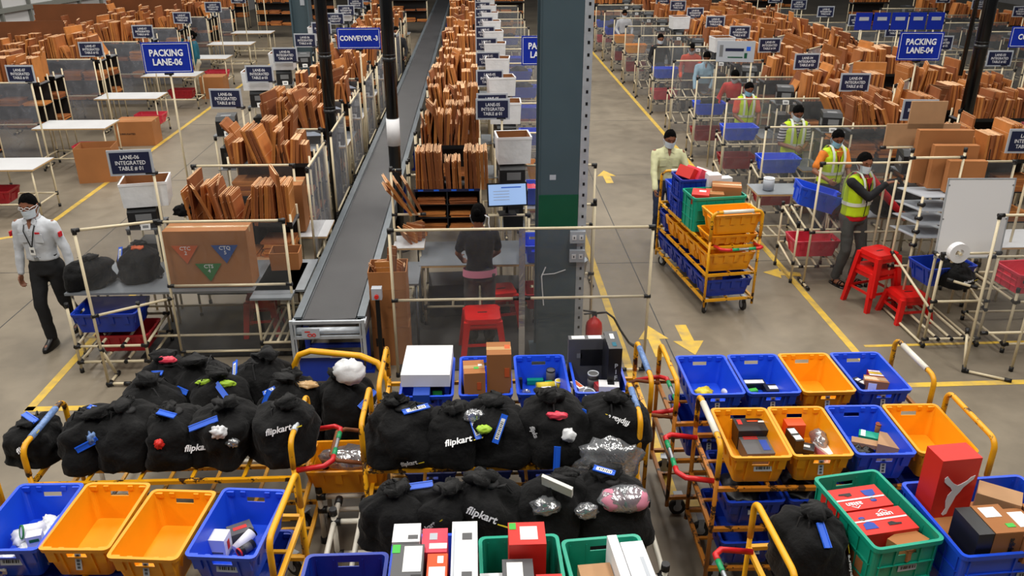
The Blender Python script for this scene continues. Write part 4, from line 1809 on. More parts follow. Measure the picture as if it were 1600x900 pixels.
    # ---- mask with ear loops
    if C.get('mask', 'mask'):
        m = MB()
        n, q = 12, 7
        vs = []
        for i in range(q + 1):
            z = -0.018 - 0.092 * i / q
            for j in range(n + 1):
                a = -1.15 + 2.3 * j / n
                rx = 0.082 * (1 - 0.16 * (i / q) ** 2)
                bulge = 0.020 * math.exp(-(a / 0.45) ** 2) * (1 - 0.5 * abs(i / q - 0.3))
                pleat = 0.0025 * math.sin(i * 2.4)
                vs.append(hc + Rh @ Vector((rx * math.sin(a), -(0.098 * math.cos(a)) - bulge - pleat - 0.002, z)))
        fs = [(i * (n + 1) + j, i * (n + 1) + j + 1, (i + 1) * (n + 1) + j + 1, (i + 1) * (n + 1) + j) for i in range(q) for j in range(n)]
        m.add(vs, fs, 0, True)
        for s in (-1, 1):
            m.tube([hc + Rh @ Vector((s * 0.076, -0.045, -0.03)), hc + Rh @ Vector((s * 0.09, 0.0, -0.005)), hc + Rh @ Vector((s * 0.088, 0.02, -0.03)), hc + Rh @ Vector((s * 0.072, -0.042, -0.095))], 0.0028, 5)
        obj('face_mask', m, root, scale=k, mats=[C.get('mask', 'mask')])
    if C.get('glasses'):
        m = MB()
        for s in (-1, 1):
            c = Vector((s * 0.032, -0.102, 0.004))
            m.tube([hc + Rh @ (c + Vector((0.024 * math.cos(t), 0, 0.016 * math.sin(t)))) for t in np.linspace(0, 2 * PI, 13)], 0.0028, 5)
            m.tube([hc + Rh @ Vector((s * 0.056, -0.1, 0.006)), hc + Rh @ Vector((s * 0.084, 0.0, 0.004))], 0.003, 5)
        m.tube([hc + Rh @ Vector((-0.01, -0.106, 0.006)), hc + Rh @ Vector((0.01, -0.106, 0.006))], 0.003, 5)
        obj('glasses', m, root, scale=k, mats=['white' if C['glasses'] == 'clear' else 'black'])
    # ---- shoes
    for A, K, s, nm in ((al, kl, 1, 'L'), (ar, kr, -1, 'R')):
        if C.get('shoes'):
            m = MB()
            sole = A.z - 0.09
            loft(m, [(A.x, A.y - 0.055, sole, 0.043, 0.135), (A.x, A.y - 0.055, sole + 0.025, 0.045, 0.137), (A.x, A.y - 0.05, sole + 0.05, 0.042, 0.125), (A.x, A.y - 0.015, sole + 0.085, 0.038, 0.075), (A.x, A.y, sole + 0.115, 0.042, 0.05)])
            me = m.mesh('shoe', [C['shoes']])
            obj('shoe', me, root, scale=k)
        else:   # sandals
            m = MB()
            sole = A.z - 0.09
            loft(m, [(A.x, A.y - 0.06, sole, 0.046, 0.135), (A.x, A.y - 0.06, sole + 0.016, 0.046, 0.135)])
            for dy in (-0.02, -0.1, -0.13):
                m.tube([(A.x + 0.045 * math.cos(t), A.y + dy, sole + 0.02 + 0.055 * math.sin(t)) for t in np.linspace(0, PI, 9)], 0.009, 6)
            obj('sandal', m, root, scale=k, mats=['shoe'])
    # ---- lanyard and badge
    if C.get('lanyard'):
        m = MB()
        m.tube([T((-0.062, -0.05, 1.44)), T((-0.055, -0.125, 1.33)), T((-0.01, -0.135, 1.16))], 0.006, 6)
        m.tube([T((0.062, -0.05, 1.44)), T((0.05, -0.125, 1.33)), T((0.0, -0.135, 1.16))], 0.006, 6)
        o = obj('lanyard', m, root, scale=k, mats=['black'])
        m = MB()
        m.box(T((-0.005, -0.137, 1.115)), (0.055, 0.004, 0.085), mi=0)
        m.box(T((-0.005, -0.140, 1.115)), (0.03, 0.003, 0.03), mi=1)
        obj('badge', m, o, mats=['paper', 'boxgrey'])
    if C.get('patches'):
        m = MB()
        m.box(SL + (el - SL) * 0.35 + Vector((0.055, -0.03, 0)), (0.015, 0.05, 0.05))
        m.box(SR + (er - SR) * 0.35 + Vector((-0.055, -0.03, 0)), (0.015, 0.05, 0.05))
        m.box(T((0.085, -0.124, 1.31)), (0.05, 0.005, 0.018))
        obj('sleeve_patch', m, root, scale=k, mats=['shirtred'], label='small red patches')
    return root
# ------------------------------------------------------------------ foreground trolleys, crates and what lies in them
DZ = 0.885
# trolley C: four blue crates, centre
yellow_trolley((0.25, 5.52, 0), 0, 'yellow trolley carrying the row of four blue crates in the centre', L=1.98, wraps=(None, 'wrapblue'), grips=(False, True))
C_ = [(-0.405, 'blue', 'blue crate holding a flat white box, leftmost of the central four'),
      (0.03, 'blue', 'blue crate holding two upright brown cartons, in the central row'),
      (0.455, 'blue', 'blue crate with a yellow can and small green boxes scattered inside'),
      (0.885, 'blue', 'blue crate crammed with tins and black boxes beside the fire extinguisher')]
for x, c, l in C_:
    crate(c, (x, 5.52, DZ), 0, l, group='crates on the trolleys')
for x in (-0.4, 0.03, 0.46, 0.88):
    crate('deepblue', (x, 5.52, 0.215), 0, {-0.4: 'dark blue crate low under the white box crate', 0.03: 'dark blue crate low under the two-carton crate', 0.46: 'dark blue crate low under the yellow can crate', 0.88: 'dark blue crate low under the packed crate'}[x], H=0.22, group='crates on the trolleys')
closed_box((-0.44, 5.36, DZ + 0.01), 0, (0.12, 0.3, 0.24), 'blue and black product box under the flat white box', ('boxblue', 'boxblack'), name='product_box')
closed_box((-0.33, 5.5, DZ + 0.01), 0, (0.08, 0.3, 0.2), 'green and black product box under the flat white box', ('boxblack', 'boxblack'), stick=[('front', 0, 0.8, 0.07, 0.06, 'green')], name='product_box')
closed_box((-0.405, 5.55, DZ + 0.255), -0.03, (0.36, 0.46, 0.1), 'large flat white box lying across a blue crate', ('white', 'white'), tape=False)
closed_box((-0.055, 5.4, DZ + 0.01), 0.06, (0.155, 0.2, 0.36), 'short upright brown carton with a green sticker in the blue crate',
           stick=[('top', 0.1, -0.1, 0.035, 0.03, 'green'), ('top', 0.3, 0.1, 0.03, 0.03, 'paper'), ('front', 0.2, 0.7, 0.03, 0.06, 'tri_orange')])
closed_box((0.13, 5.42, DZ + 0.01), 0.0, (0.18, 0.2, 0.5), 'tall upright brown carton in the blue crate',
           stick=[('front', 0.32, 0.7, 0.035, 0.075, 'tri_orange'), ('top', 0.35, 0.1, 0.04, 0.06, 'tri_orange'), ('front', 0.2, 0.25, 0.03, 0.12, 'cardinner')])


def can(loc, r, h, label, body='boxblack', top='galv', rot=(0, 0, 0), name='tin_can', cat='can'):
    t = thing(name, label, cat, loc, rot)
    m = MB()
    m.cyl((0, 0, 0), (0, 0, h), r, 20)
    obj('can_body', m, t, mats=[body])
    m = MB()
    m.lathe([(r * 1.03, h - 0.006), (r * 1.03, h + 0.004), (r * 0.9, h + 0.004), (r * 0.86, h - 0.002), (0.001, h - 0.002)], 20)
    obj('lid', m, t, mats=[top])
    m = MB()
    m.cyl((0, 0, h * 0.25), (0, 0, h * 0.7), r * 1.01, 20)
    if body == 'boxblack':
        obj('paper_band', m, t, mats=['boxgrey'])
    return t


can((0.428, 5.621, DZ + 0.05), 0.038, 0.15, 'yellow can lying in the third central blue crate', 'yellowthing', 'galv', rot=(0, PI / 2, 0.1))
can((0.548, 5.725, DZ + 0.012), 0.036, 0.13, 'grey translucent bottle standing in the third central blue crate', 'boxgrey', 'black', name='bottle', cat='bottle')
can((0.606, 5.644, DZ + 0.012), 0.03, 0.08, 'short yellow-capped jar in the third central blue crate', 'yellowthing', 'white', name='jar', cat='jar')
closed_box((0.427, 5.750, DZ + 0.01), 0, (0.13, 0.05, 0.04), 'teal box lying behind the yellow can', ('teal', 'teal'), tape=False, name='product_box')
closed_box((0.532, 5.657, DZ + 0.01), 0.2, (0.06, 0.06, 0.06), 'small turquoise box beside the grey bottle', ('teal', 'teal'), tape=False, name='product_box')
closed_box((0.295, 5.677, DZ + 0.01), 0.1, (0.05, 0.03, 0.09), 'small black box at the left of the third central crate', ('boxblack', 'boxblack'), tape=False, name='product_box')
closed_box((0.501, 5.590, DZ + 0.01), 0, (0.075, 0.03, 0.06), 'small white box with an orange print at the front of the crate', ('white', 'white'), tape=False, name='product_box', stick=[('front', 0.1, 0.5, 0.03, 0.02, 'boxorange')])
packet((0.345, 5.583, DZ + 0.03), 3, (0.07, 0.06, 0.05), 'crumpled clear packet in front of the yellow can', 'film')
packet((0.593, 5.553, DZ + 0.03), 4, (0.08, 0.06, 0.05), 'crumpled clear packet below the yellow-capped jar', 'film')
# crate 4 of C
closed_box((0.85, 5.72, DZ + 0.01), 0, (0.34, 0.07, 0.42), 'grey keyboard box standing at the back of the packed crate', ('boxgrey', 'boxgrey'), tape=False, name='product_box',
           stick=[('front', 0.1, 0.62, 0.22, 0.14, 'boxblack'), ('top', -0.28, 0, 0.1, 0.05, 'paper'), ('top', 0.1, 0, 0.1, 0.05, 'paper'), ('front', -0.25, 0.66, 0.04, 0.04, 'grey')])
closed_box((0.985, 5.48, DZ + 0.01), 0, (0.1, 0.28, 0.52), 'tall black box with white lettering standing in the packed crate', ('boxblack', 'boxblack'), tape=False, name='product_box',
           text=[('front', 'P\nI\nF\nF\nE\nR', 0.05, 'signgrey', 0.1, 0.48, 0)], stick=[('top', 0, 0.2, 0.03, 0.08, 'paper'), ('top', 0, -0.25, 0.03, 0.06, 'shirtteal')])
can((0.84, 5.42, DZ + 0.15), 0.042, 0.13, 'upper black tin with a silver lid in the packed crate')
can((0.78, 5.28, DZ + 0.1), 0.046, 0.12, 'lower black tin with a silver lid in the packed crate', rot=(0.25, 0.1, 0))
closed_box((0.945, 5.32, DZ + 0.2), -0.1, (0.15, 0.1, 0.05), 'white earphone box with a black ring print in the packed crate', ('white', 'white'), tape=False, name='product_box', stick=[('top', 0.1, 0, 0.05, 0.04, 'boxblack')])
closed_box((0.87, 5.33, DZ + 0.19), 0.3, (0.04, 0.08, 0.05), 'small crimson box beside the white earphone box', ('darkred', 'darkred'), tape=False, name='product_box')
closed_box((0.72, 5.4, DZ + 0.16), 0.5, (0.05, 0.12, 0.04), 'orange and white box leaning at the left of the packed crate', ('white', 'white'), tape=False, name='product_box', stick=[('top', 0.1, 0, 0.03, 0.09, 'tri_orange')])
packet((0.8, 5.38, DZ + 0.15), 6, (0.14, 0.1, 0.07), 'clear packet of blue parts between the two tins', 'film')
packet((0.72, 5.3, DZ + 0.09), 7, (0.08, 0.1, 0.12), 'pink and white packet at the left wall of the packed crate', 'pinkcloth')
closed_box((0.83, 5.36, DZ + 0.01), 0, (0.26, 0.3, 0.09), 'black box lying at the bottom of the packed crate', ('boxblack', 'boxblack'), tape=False, name='product_box')

# trolley F: blue, blue, orange, blue
yellow_trolley((2.37, 5.47, 0), 0, 'brown and yellow trolley carrying the right back row of crates', L=1.9, paint='brownpaint', wraps=(None, 'pipewhite'), grips=('plain', False))
for x, c, l in ((1.735, 'blue', 'blue crate with a yellow cloth, first of the right back row'),
                (2.15, 'blue', 'blue crate with two black and white boxes, in the right back row'),
                (2.56, 'orange', 'empty orange crate between two blue ones in the right back row'),
                (2.98, 'blue', 'blue crate with a brown parcel, right end of the right back row')):
    crate(c, (x, 5.46, DZ), 0, l, group='crates on the trolleys')
for i, x in enumerate((1.7, 2.12, 2.54, 2.96)):
    crate('deepblue', (x, 5.44, 0.555), 0, 'dark blue crate under the back row, %s from left' % ordn(i + 1), H=0.22, group='crates on the trolleys')
packet((1.733, 5.534, DZ + 0.03), 2, (0.15, 0.12, 0.05), 'crumpled yellow cloth in a blue crate', 'yellowthing', name='cleaning_cloth', cat='cloth', amp=0.25)
can((1.888, 5.528, DZ + 0.03), 0.026, 0.1, 'small white and green can lying in a blue crate', 'white', 'tri_green', rot=(1.2, 0, 0.4))
closed_box((2.151, 5.618, DZ + 0.01), 0, (0.17, 0.08, 0.05), 'black box with a white label in the second right-row blue crate', ('boxblack', 'boxblack'), tape=False, name='product_box', stick=[('top', 0, 0, 0.15, 0.05, 'paper')])
closed_box((2.289, 5.525, DZ + 0.01), 0, (0.16, 0.1, 0.05), 'black box with a white patch in the second right-row blue crate', ('boxblack', 'boxblack'), tape=False, name='product_box', stick=[('top', 0, 0, 0.1, 0.05, 'paper')])
closed_box((2.119, 5.532, DZ + 0.01), 0.2, (0.07, 0.04, 0.03), 'tiny green and white box in the second right-row blue crate', ('green', 'white'), tape=False, name='product_box')
closed_box((3.084, 5.501, DZ + 0.01), -0.3, (0.2, 0.09, 0.12), 'brown parcel with a white label leaning in the last blue crate', stick=[('front', -0.2, 0.5, 0.06, 0.08, 'paper')])
closed_box((3.113, 5.587, DZ + 0.01), -0.25, (0.13, 0.1, 0.12), 'dark red box with white and yellow stripes behind the brown parcel', ('darkred', 'darkred'), tape=False, name='product_box', stick=[('top', 0, 0.3, 0.12, 0.02, 'paper'), ('top', 0, 0, 0.12, 0.02, 'yellowthing'), ('top', 0, -0.3, 0.12, 0.02, 'paper')])
closed_box((2.970, 5.544, DZ + 0.01), 0.5, (0.06, 0.12, 0.08), 'black and white box at the left of the last blue crate', ('boxblack', 'boxblack'), tape=False, name='product_box', stick=[('top', 0, 0.2, 0.04, 0.03, 'paper'), ('top', 0, -0.2, 0.04, 0.04, 'paper')])

# trolley G: orange, orange, blue, orange
yellow_trolley((2.42, 4.68, 0), -0.02, 'black and yellow trolley carrying the right middle row of crates', L=1.78, paint='brownpaint', wraps=('pipewhite', None), grips=(True, False))
for x, c, l, lab in ((1.81, 'orange', 'orange crate holding two dark product boxes, behind the white-wrapped handle', 'h'),
                     (2.215, 'orange', 'orange crate with scattered black and white boxes, middle row', 'v'),
                     (2.63, 'blue', 'blue crate with a tilted brown carton, middle row', 'v'),
                     (3.045, 'orange', 'almost empty orange crate behind the red shoe box', None)):
    crate(c, (x, 4.68, DZ), -0.02, l, group='crates on the trolleys', lab=lab)
for i, x in enumerate((1.8, 2.22, 2.64, 3.05)):
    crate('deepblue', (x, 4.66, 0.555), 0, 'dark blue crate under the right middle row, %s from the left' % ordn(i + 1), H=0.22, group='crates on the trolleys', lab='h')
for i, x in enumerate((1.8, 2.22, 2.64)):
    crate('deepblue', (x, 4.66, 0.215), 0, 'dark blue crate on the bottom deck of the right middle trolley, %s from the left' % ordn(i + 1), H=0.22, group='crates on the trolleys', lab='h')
for i, x in enumerate((1.78, 2.2, 2.62)):
    packet((x, 4.66, 0.66), 20 + i, (0.28, 0.36, 0.14), 'dark plastic-wrapped goods in the %s lower crate of the right middle trolley' % ordn(i + 1), 'boxblack', amp=0.2)
closed_box((1.896, 4.871, DZ + 0.01), 0, (0.24, 0.16, 0.15), 'black box with orange edges standing in the first orange crate', ('boxblack', 'boxblack'), tape=False, name='product_box',
           text=[('front', 'boat', 0.03, 'signgrey', 0, 0.6, 0)], stick=[('top', -0.35, 0.2, 0.03, 0.06, 'tagred'), ('top', 0.3, 0.2, 0.05, 0.02, 'paper'), ('top', 0.05, 0.25, 0.08, 0.015, 'boxorange')])
closed_box((1.906, 4.701, DZ + 0.01), 0, (0.25, 0.22, 0.1), 'slate grey electronics box with red lettering in the first orange crate', ('boxgrey', 'boxgrey'), tape=False, name='product_box',
           stick=[('top', -0.2, 0.4, 0.1, 0.012, 'tagred'), ('top', -0.2, 0.3, 0.1, 0.012, 'tagred'), ('top', 0.38, 0.35, 0.03, 0.03, 'paper'), ('top', 0.38, 0.2, 0.03, 0.03, 'paper'), ('top', 0.1, -0.05, 0.05, 0.12, 'boxblue')])
closed_box((2.196, 4.874, DZ + 0.01), 0, (0.13, 0.09, 0.16), 'orange-red box at the back left of the second orange crate', ('boxorange', 'boxorange'), tape=False, name='product_box')
closed_box((2.152, 4.736, DZ + 0.01), 0.1, (0.06, 0.16, 0.15), 'black box with two white labels in the second orange crate', ('boxblack', 'boxblack'), tape=False, name='product_box', stick=[('top', 0, 0.25, 0.05, 0.06, 'paper'), ('top', 0, -0.25, 0.05, 0.05, 'paper')])
closed_box((2.218, 4.696, DZ + 0.01), -0.4, (0.12, 0.09, 0.08), 'black box with a white strip in the second orange crate', ('boxblack', 'boxblack'), tape=False, name='product_box', stick=[('top', 0, 0, 0.06, 0.025, 'paper')])
closed_box((2.366, 4.682, DZ + 0.01), 0.35, (0.11, 0.16, 0.08), 'white and pink box at the front right of the second orange crate', ('white', 'white'), tape=False, name='product_box', stick=[('left', 0, 0.5, 0.12, 0.05, 'pinkcloth')])
packet((2.339, 4.765, DZ + 0.09), 9, (0.1, 0.2, 0.14), 'crumpled silver packet leaning in the second orange crate', 'film')
closed_box((2.156, 4.646, DZ + 0.01), 0.2, (0.16, 0.06, 0.03), 'flat black box at the front of the second orange crate', ('boxblack', 'boxblack'), tape=False, name='product_box')
closed_box((2.792, 4.649, DZ + 0.01), -0.5, (0.17, 0.17, 0.14), 'plain tan carton tilted in the blue crate of the middle row', ('kraft', 'kraft'), tape=False)
packet((2.597, 4.661, DZ + 0.05), 11, (0.18, 0.16, 0.1), 'heap of dark jars in the blue crate of the middle row', 'boxblack', amp=0.3)
closed_box((2.628, 4.692, DZ + 0.09), -0.4, (0.17, 0.07, 0.03), 'cream carton strip lying across the jars in the blue crate', ('kraft', 'kraft'), tape=False)
closed_box((2.716, 4.764, DZ + 0.08), -0.45, (0.18, 0.08, 0.04), 'teal and white box across the back of the blue crate', ('teal', 'teal'), tape=False, name='product_box', stick=[('top', -0.35, 0, 0.03, 0.08, 'paper')])
can((2.793, 4.852, DZ + 0.03), 0.02, 0.12, 'slim brown bottle leaning at the back wall of the blue crate', 'cardinner', 'tri_orange', name='bottle', cat='bottle')
closed_box((2.565, 4.644, DZ + 0.01), 0.2, (0.05, 0.06, 0.07), 'bright green box at the front left of the blue crate', ('green', 'green'), tape=False, name='product_box')

# trolley B: front left row
yellow_trolley((-2.08, 3.96, 0), -0.05, 'yellow trolley carrying the four crates at the bottom left', L=1.86, wraps=(None, None), grips=(False, False), paint='yellowclean')
for x, y, a, c, l, lab in ((-2.655, 4.005, -0.02, 'blue', 'blue crate full of white wrapped packets at the bottom left corner', 'h'),
                           (-2.255, 3.995, -0.05, 'orange', 'empty orange crate, left of the two at the bottom left', 'v'),
                           (-1.84, 3.905, -0.09, 'orange', 'empty orange crate, right of the two at the bottom left', 'v'),
                           (-1.415, 3.9, -0.1, 'blue', 'blue crate holding a small white box and a white cylinder', 'h')):
    crate(c, (x, y, DZ), a, l, group='crates on the trolleys', lab=lab)
for i, (x, v) in enumerate(((-2.62, 'deepblue'), (-2.2, 'deepblue'), (-1.4, 'deepblue'))):
    crate(v, (x, 3.93, 0.555), -0.05, 'dark blue crate under the bottom left row, %s from the left' % ordn(i + 1), H=0.22, group='crates on the trolleys')
rr = random.Random(5)
for i, (dx, dy, dz, s) in enumerate(((-0.1, -0.2, 0.05, 0.15), (0.0, -0.15, 0.06, 0.14), (0.09, -0.17, 0.05, 0.12), (-0.05, -0.03, 0.07, 0.16), (0.07, 0.0, 0.08, 0.15), (0.02, 0.1, 0.06, 0.14), (0.11, 0.1, 0.06, 0.12))):
    packet((-2.64 + dx, 4.02 + dy, DZ + dz), 30 + i, (s, s * 0.8, 0.1), 'white wrapped packet, %s counted from the front of the corner crate' % ordn(i + 1), 'whiteplastic', rot=(0, 0, rr.uniform(0, 3)), amp=0.25, group='white packets in the corner crate')
can((-2.6, 4.03, DZ + 0.11), 0.04, 0.12, 'green topped white tub lying on the white packets', 'white', 'tri_green', rot=(PI / 2 - 0.3, 0, -0.9))
closed_box((-2.57, 3.88, DZ + 0.1), 0.3, (0.08, 0.06, 0.1), 'white carton with green leaves print among the white packets', ('white', 'white'), tape=False, name='product_box', stick=[('front', 0, 0.7, 0.05, 0.02, 'tri_green')])
can((-2.54, 4.12, DZ + 0.1), 0.035, 0.1, 'white tub with a green band at the back of the corner crate', 'white', 'tri_green', rot=(PI / 2 - 0.3, 0, 0.9))
closed_box((-1.541, 3.894, DZ + 0.01), -0.1, (0.1, 0.1, 0.13), 'small white box standing in the blue crate', ('white', 'white'), tape=False, name='product_box', stick=[('right', 0, 0.5, 0.03, 0.06, 'tagred'), ('front', 0, 0.3, 0.07, 0.01, 'boxgrey')])
can((-1.452, 3.878, DZ + 0.04), 0.032, 0.14, 'white cylinder with a black cap lying in the blue crate', 'white', 'black', rot=(-PI / 2 + 0.25, 0, -0.6))
closed_box((-1.459, 4.023, DZ + 0.01), 0.5, (0.14, 0.1, 0.07), 'dark printed box behind the white cylinder', ('boxgrey', 'boxgrey'), tape=False, name='product_box', stick=[('top', 0, 0, 0.08, 0.03, 'tagred')])
can((-1.360, 3.928, DZ + 0.04), 0.028, 0.1, 'red-ended black cylinder in the blue crate', 'boxblack', 'tagred', rot=(PI / 2, 0, -0.7))

# trolley E: bottom centre
yellow_trolley((-0.03, 3.24, 0), 0.03, 'yellow trolley carrying the blue and teal crates at the bottom centre', L=1.8, W=0.6, handles=False, wraps=(None, None), ends=(False, False), top=1.0)
for x, y, a, c, l in ((-0.715, 3.24, 0.0, 'deepblue', 'straight-sided blue crate with two red boxes at the bottom edge'),
                      (-0.275, 3.37, 0.0, 'blue', 'blue crate stacked with white drone boxes at the bottom centre'),
                      (0.19, 3.34, 0.02, 'teal', 'teal crate with red and grey boxes at the bottom centre'),
                      (0.645, 3.31, 0.08, 'teal', 'teal crate with long white boxes at the bottom centre')):
    crate(c, (x, y - 0.09, DZ), a, l, H=0.37, W=0.43, straight=True, group='crates on the trolleys', lab='h')
Z2 = DZ + 0.01
for i, (x, y, h, mats, l, st, sx, sy) in enumerate((
        (-0.80, 3.12, 0.38, ('tagred', 'tagred'), 'red box with a green sticker, left one in the straight-sided blue crate', [('top', -0.1, 0, 0.09, 0.1, 'paper'), ('top', 0.35, 0.2, 0.03, 0.05, 'green')], 0.17, 0.3),
        (-0.60, 3.12, 0.38, ('tagred', 'tagred'), 'red box with a white label, right one in the straight-sided blue crate', [('top', 0.1, 0, 0.1, 0.1, 'paper')], 0.17, 0.3),
        (-0.40, 3.52, 0.5, ('white', 'white'), 'white drone box standing at the back left of the blue crate', [('top', 0.25, -0.25, 0.05, 0.03, 'boxgrey')], 0.14, 0.14),
        (-0.38, 3.3, 0.5, ('boxgrey', 'boxgrey'), 'black and silver boxed item with a green sticker in the drone box crate', [('top', 0.15, 0.1, 0.09, 0.18, 'paper'), ('top', -0.4, 0.38, 0.04, 0.06, 'green'), ('top', 0.3, -0.4, 0.05, 0.04, 'boxblack')], 0.155, 0.26),
        (-0.255, 3.48, 0.48, ('pink', 'pink'), 'coral box with a paper label in the drone box crate', [('top', 0.15, -0.25, 0.09, 0.04, 'paper'), ('top', -0.05, 0.15, 0.04, 0.05, 'signgrey')], 0.13, 0.18),
        (-0.235, 3.27, 0.48, ('boxorange', 'boxorange'), 'bright orange box with a barcode label in the drone box crate', [('top', 0.15, 0.3, 0.03, 0.05, 'paper'), ('top', 0.0, -0.2, 0.08, 0.12, 'paper')], 0.10, 0.22),
        (-0.1, 3.34, 0.52, ('white', 'white'), 'tall white drone box with a propeller drawing beside the teal crate', [('top', 0.1, 0.25, 0.05, 0.05, 'boxgrey'), ('top', 0.1, -0.35, 0.05, 0.05, 'boxgrey'), ('top', -0.4, 0, 0.005, 0.35, 'signgrey')], 0.13, 0.46),
        (0.04, 3.27, 0.38, ('white', 'white'), 'plain pale box in the left teal crate', [('top', 0.1, 0.1, 0.02, 0.02, 'yellowthing')], 0.13, 0.14),
        (0.22, 3.49, 0.50, ('tagred', 'darkred'), 'big red shoe box with a shipping label in the left teal crate', [('top', 0.05, 0, 0.09, 0.1, 'paper'), ('top', -0.38, 0.32, 0.035, 0.05, 'green')], 0.19, 0.17),
        (0.165, 3.26, 0.43, ('boxgrey', 'boxgrey'), 'dark grey box with orange print in the left teal crate', [('top', -0.1, 0.15, 0.08, 0.12, 'paper'), ('top', 0.25, -0.3, 0.04, 0.05, 'green'), ('top', -0.3, -0.35, 0.04, 0.04, 'boxorange')], 0.155, 0.24),
        (0.32, 3.18, 0.40, ('tagred', 'tagred'), 'red shoe box with white labels at the front of the left teal crate', [('top', 0.15, -0.15, 0.08, 0.1, 'paper'), ('top', -0.3, -0.3, 0.04, 0.05, 'paper')], 0.13, 0.24),
        (0.58, 3.27, 0.33, ('kraft', 'kraft'), 'plain brown carton in the right teal crate', [], 0.17, 0.34),
        (0.69, 3.34, 0.42, ('white', 'white'), 'narrow white box in the right teal crate', [], 0.05, 0.42),
        (0.79, 3.3, 0.40, ('white', 'white'), 'wide long white box in the right teal crate', [('top', 0.2, 0.0, 0.02, 0.2, 'signgrey')], 0.12, 0.44))):
    closed_box((x, y - 0.09, Z2), 0.0 if x < 0.4 else 0.08, (sx, sy, h), l, mats, tape=False, stick=st, name='product_box' if i != 11 else 'cardboard_box')

# trolley H: bottom right
yellow_trolley((2.5, 3.55, 0), 0.03, 'yellow trolley carrying the big teal and blue crates at the bottom right', L=1.84, W=0.62, paint='yellowclean', wraps=(None, None), ends=(True, False))
crate('teal', (2.215, 3.70, DZ), 0.16, 'large teal crate holding red and white shoe boxes at the bottom right', H=0.37, W=0.42, L=0.64, straight=True, group='crates on the trolleys', lab='h')
crate('blue', (2.86, 3.63, DZ), 0.06, 'wide blue crate holding a red shoe box and tan boxes at the bottom right corner', H=0.36, W=0.76, L=0.64, straight=True, group='crates on the trolleys', lab='h')


def shoe_box_art(r, sx, sy, sz, flip):
    """lettering and picture panel on the red shoe boxes"""
    s = -1 if flip else 1
    m = MB()
    m.box((0, s * 0.01, sz + 0.002), (sx * 0.96, 0.012, 0.001), mi=0)
    m.prism([(-0.03, 0), (0, 0.022), (0.03, 0), (0.024, -0.002), (0, 0.015), (-0.024, -0.002)], sz + 0.0015, sz + 0.0026, M=Matrix.Translation((0.05 * s, s * (0.066), 0)) @ (Matrix.Rotation(PI, 4, 'Z') if flip else Matrix.Identity(4)), mi=0)
    # jacket and cap of the pictured figure, a shoe
    m.prism([(0.0, -0.055), (0.08, -0.055), (0.075, -0.01), (0.045, 0.005), (0.01, -0.01)], sz + 0.0015, sz + 0.0024, M=Matrix.Translation((-0.13 * s, s * 0.0, 0)) @ (Matrix.Rotation(PI, 4, 'Z') if flip else Matrix.Identity(4)), mi=1)
    m.sphere((-0.1 * s if not flip else 0.08, s * 0.025, sz), (0.018, 0.018, 0.004), 12, 6, mi=2)
    m.sphere((-0.1 * s if not flip else 0.08, s * 0.037, sz), (0.02, 0.012, 0.005), 12, 6, mi=1)
    m.prism([(-0.04, -0.012), (0.035, -0.012), (0.04, 0), (0.01, 0.004), (-0.01, 0.018), (-0.038, 0.012)], sz + 0.0015, sz + 0.0026, M=Matrix.Translation((0.06 * s, s * -0.035, 0)) @ (Matrix.Rotation(PI, 4, 'Z') if flip else Matrix.Identity(4)), mi=3)
    obj('printed_picture', m, r, mats=['white', 'boxblue', 'skin', 'boxblack'])
    obj('lettering', text_mesh('asian', 0.052, 'white', bold=0.001), r, loc=(0.05 * s, s * 0.05, sz + 0.002), rot=(0, 0, PI if flip else 0))


for (x, y, l, flip) in ((2.165, 3.82, 'red shoe box with its print upside down, farther of the two in the teal crate', True), (2.215, 3.62, 'red shoe box with its print upright, nearer of the two in the teal crate', False)):
    b = closed_box((x, y, DZ + 0.21), 0.16, (0.34, 0.19, 0.13), l, ('tagred', 'tagred'), tape=False, name='shoe_box')
    shoe_box_art(b, 0.34, 0.19, 0.13, flip)
closed_box((2.19, 3.72, DZ + 0.01), 0.16, (0.35, 0.5, 0.195), 'brown carton under the two red shoe boxes', ('cardbox', 'cardbox'), tape=False)
closed_box((2.31, 3.49, DZ + 0.25), 0.55, (0.19, 0.13, 0.07), 'small plain brown carton at the near end of the teal crate', ('cardbox', 'cardbox'), tape=False)
# red shoe box with a leaping cat
b = closed_box((2.66, 3.80, DZ + 0.02), 0.1, (0.24, 0.15, 0.64), 'tall red shoe box with a white leaping cat standing in the corner crate', ('tagred', 'darkred'), tape=False, name='shoe_box')
m = MB()
cat = [(-0.085, 0.1), (-0.07, 0.115), (-0.045, 0.085), (-0.02, 0.06), (0.005, 0.045), (0.03, 0.055), (0.06, 0.075), (0.075, 0.095), (0.1, 0.105), (0.095, 0.08), (0.075, 0.06), (0.045, 0.03), (0.03, 0.0), (0.01, -0.03), (0.0, -0.07), (-0.015, -0.12), (-0.02, -0.15), (-0.04, -0.16), (-0.05, -0.15), (-0.035, -0.11), (-0.045, -0.06), (-0.04, -0.02), (-0.02, 0.01), (-0.035, 0.035), (-0.06, 0.055), (-0.08, 0.075)]
m.prism(cat, -0.0015, 0.0015)
obj('leaping_cat_emblem', m, b, loc=(0.0, -0.0775, 0.42), rot=(PI / 2, 0, 0), mats=['white'])
obj('sticker', text_mesh('L', 0.05, 'white'), b, loc=(-0.06, -0.0775, 0.15), rot=(PI / 2, 0, 0))
b = closed_box((2.70, 3.45, DZ + 0.29), 0.06, (0.25, 0.22, 0.18), 'tan and black shoe box with lettering in the corner crate', ('boxblack', 'boxblack'), tape=False, name='shoe_box')
m = MB()
m.box((0.045, 0, 0.181), (0.16, 0.225, 0.006))
m.box((0.045, -0.1115, 0.09), (0.16, 0.004, 0.18))
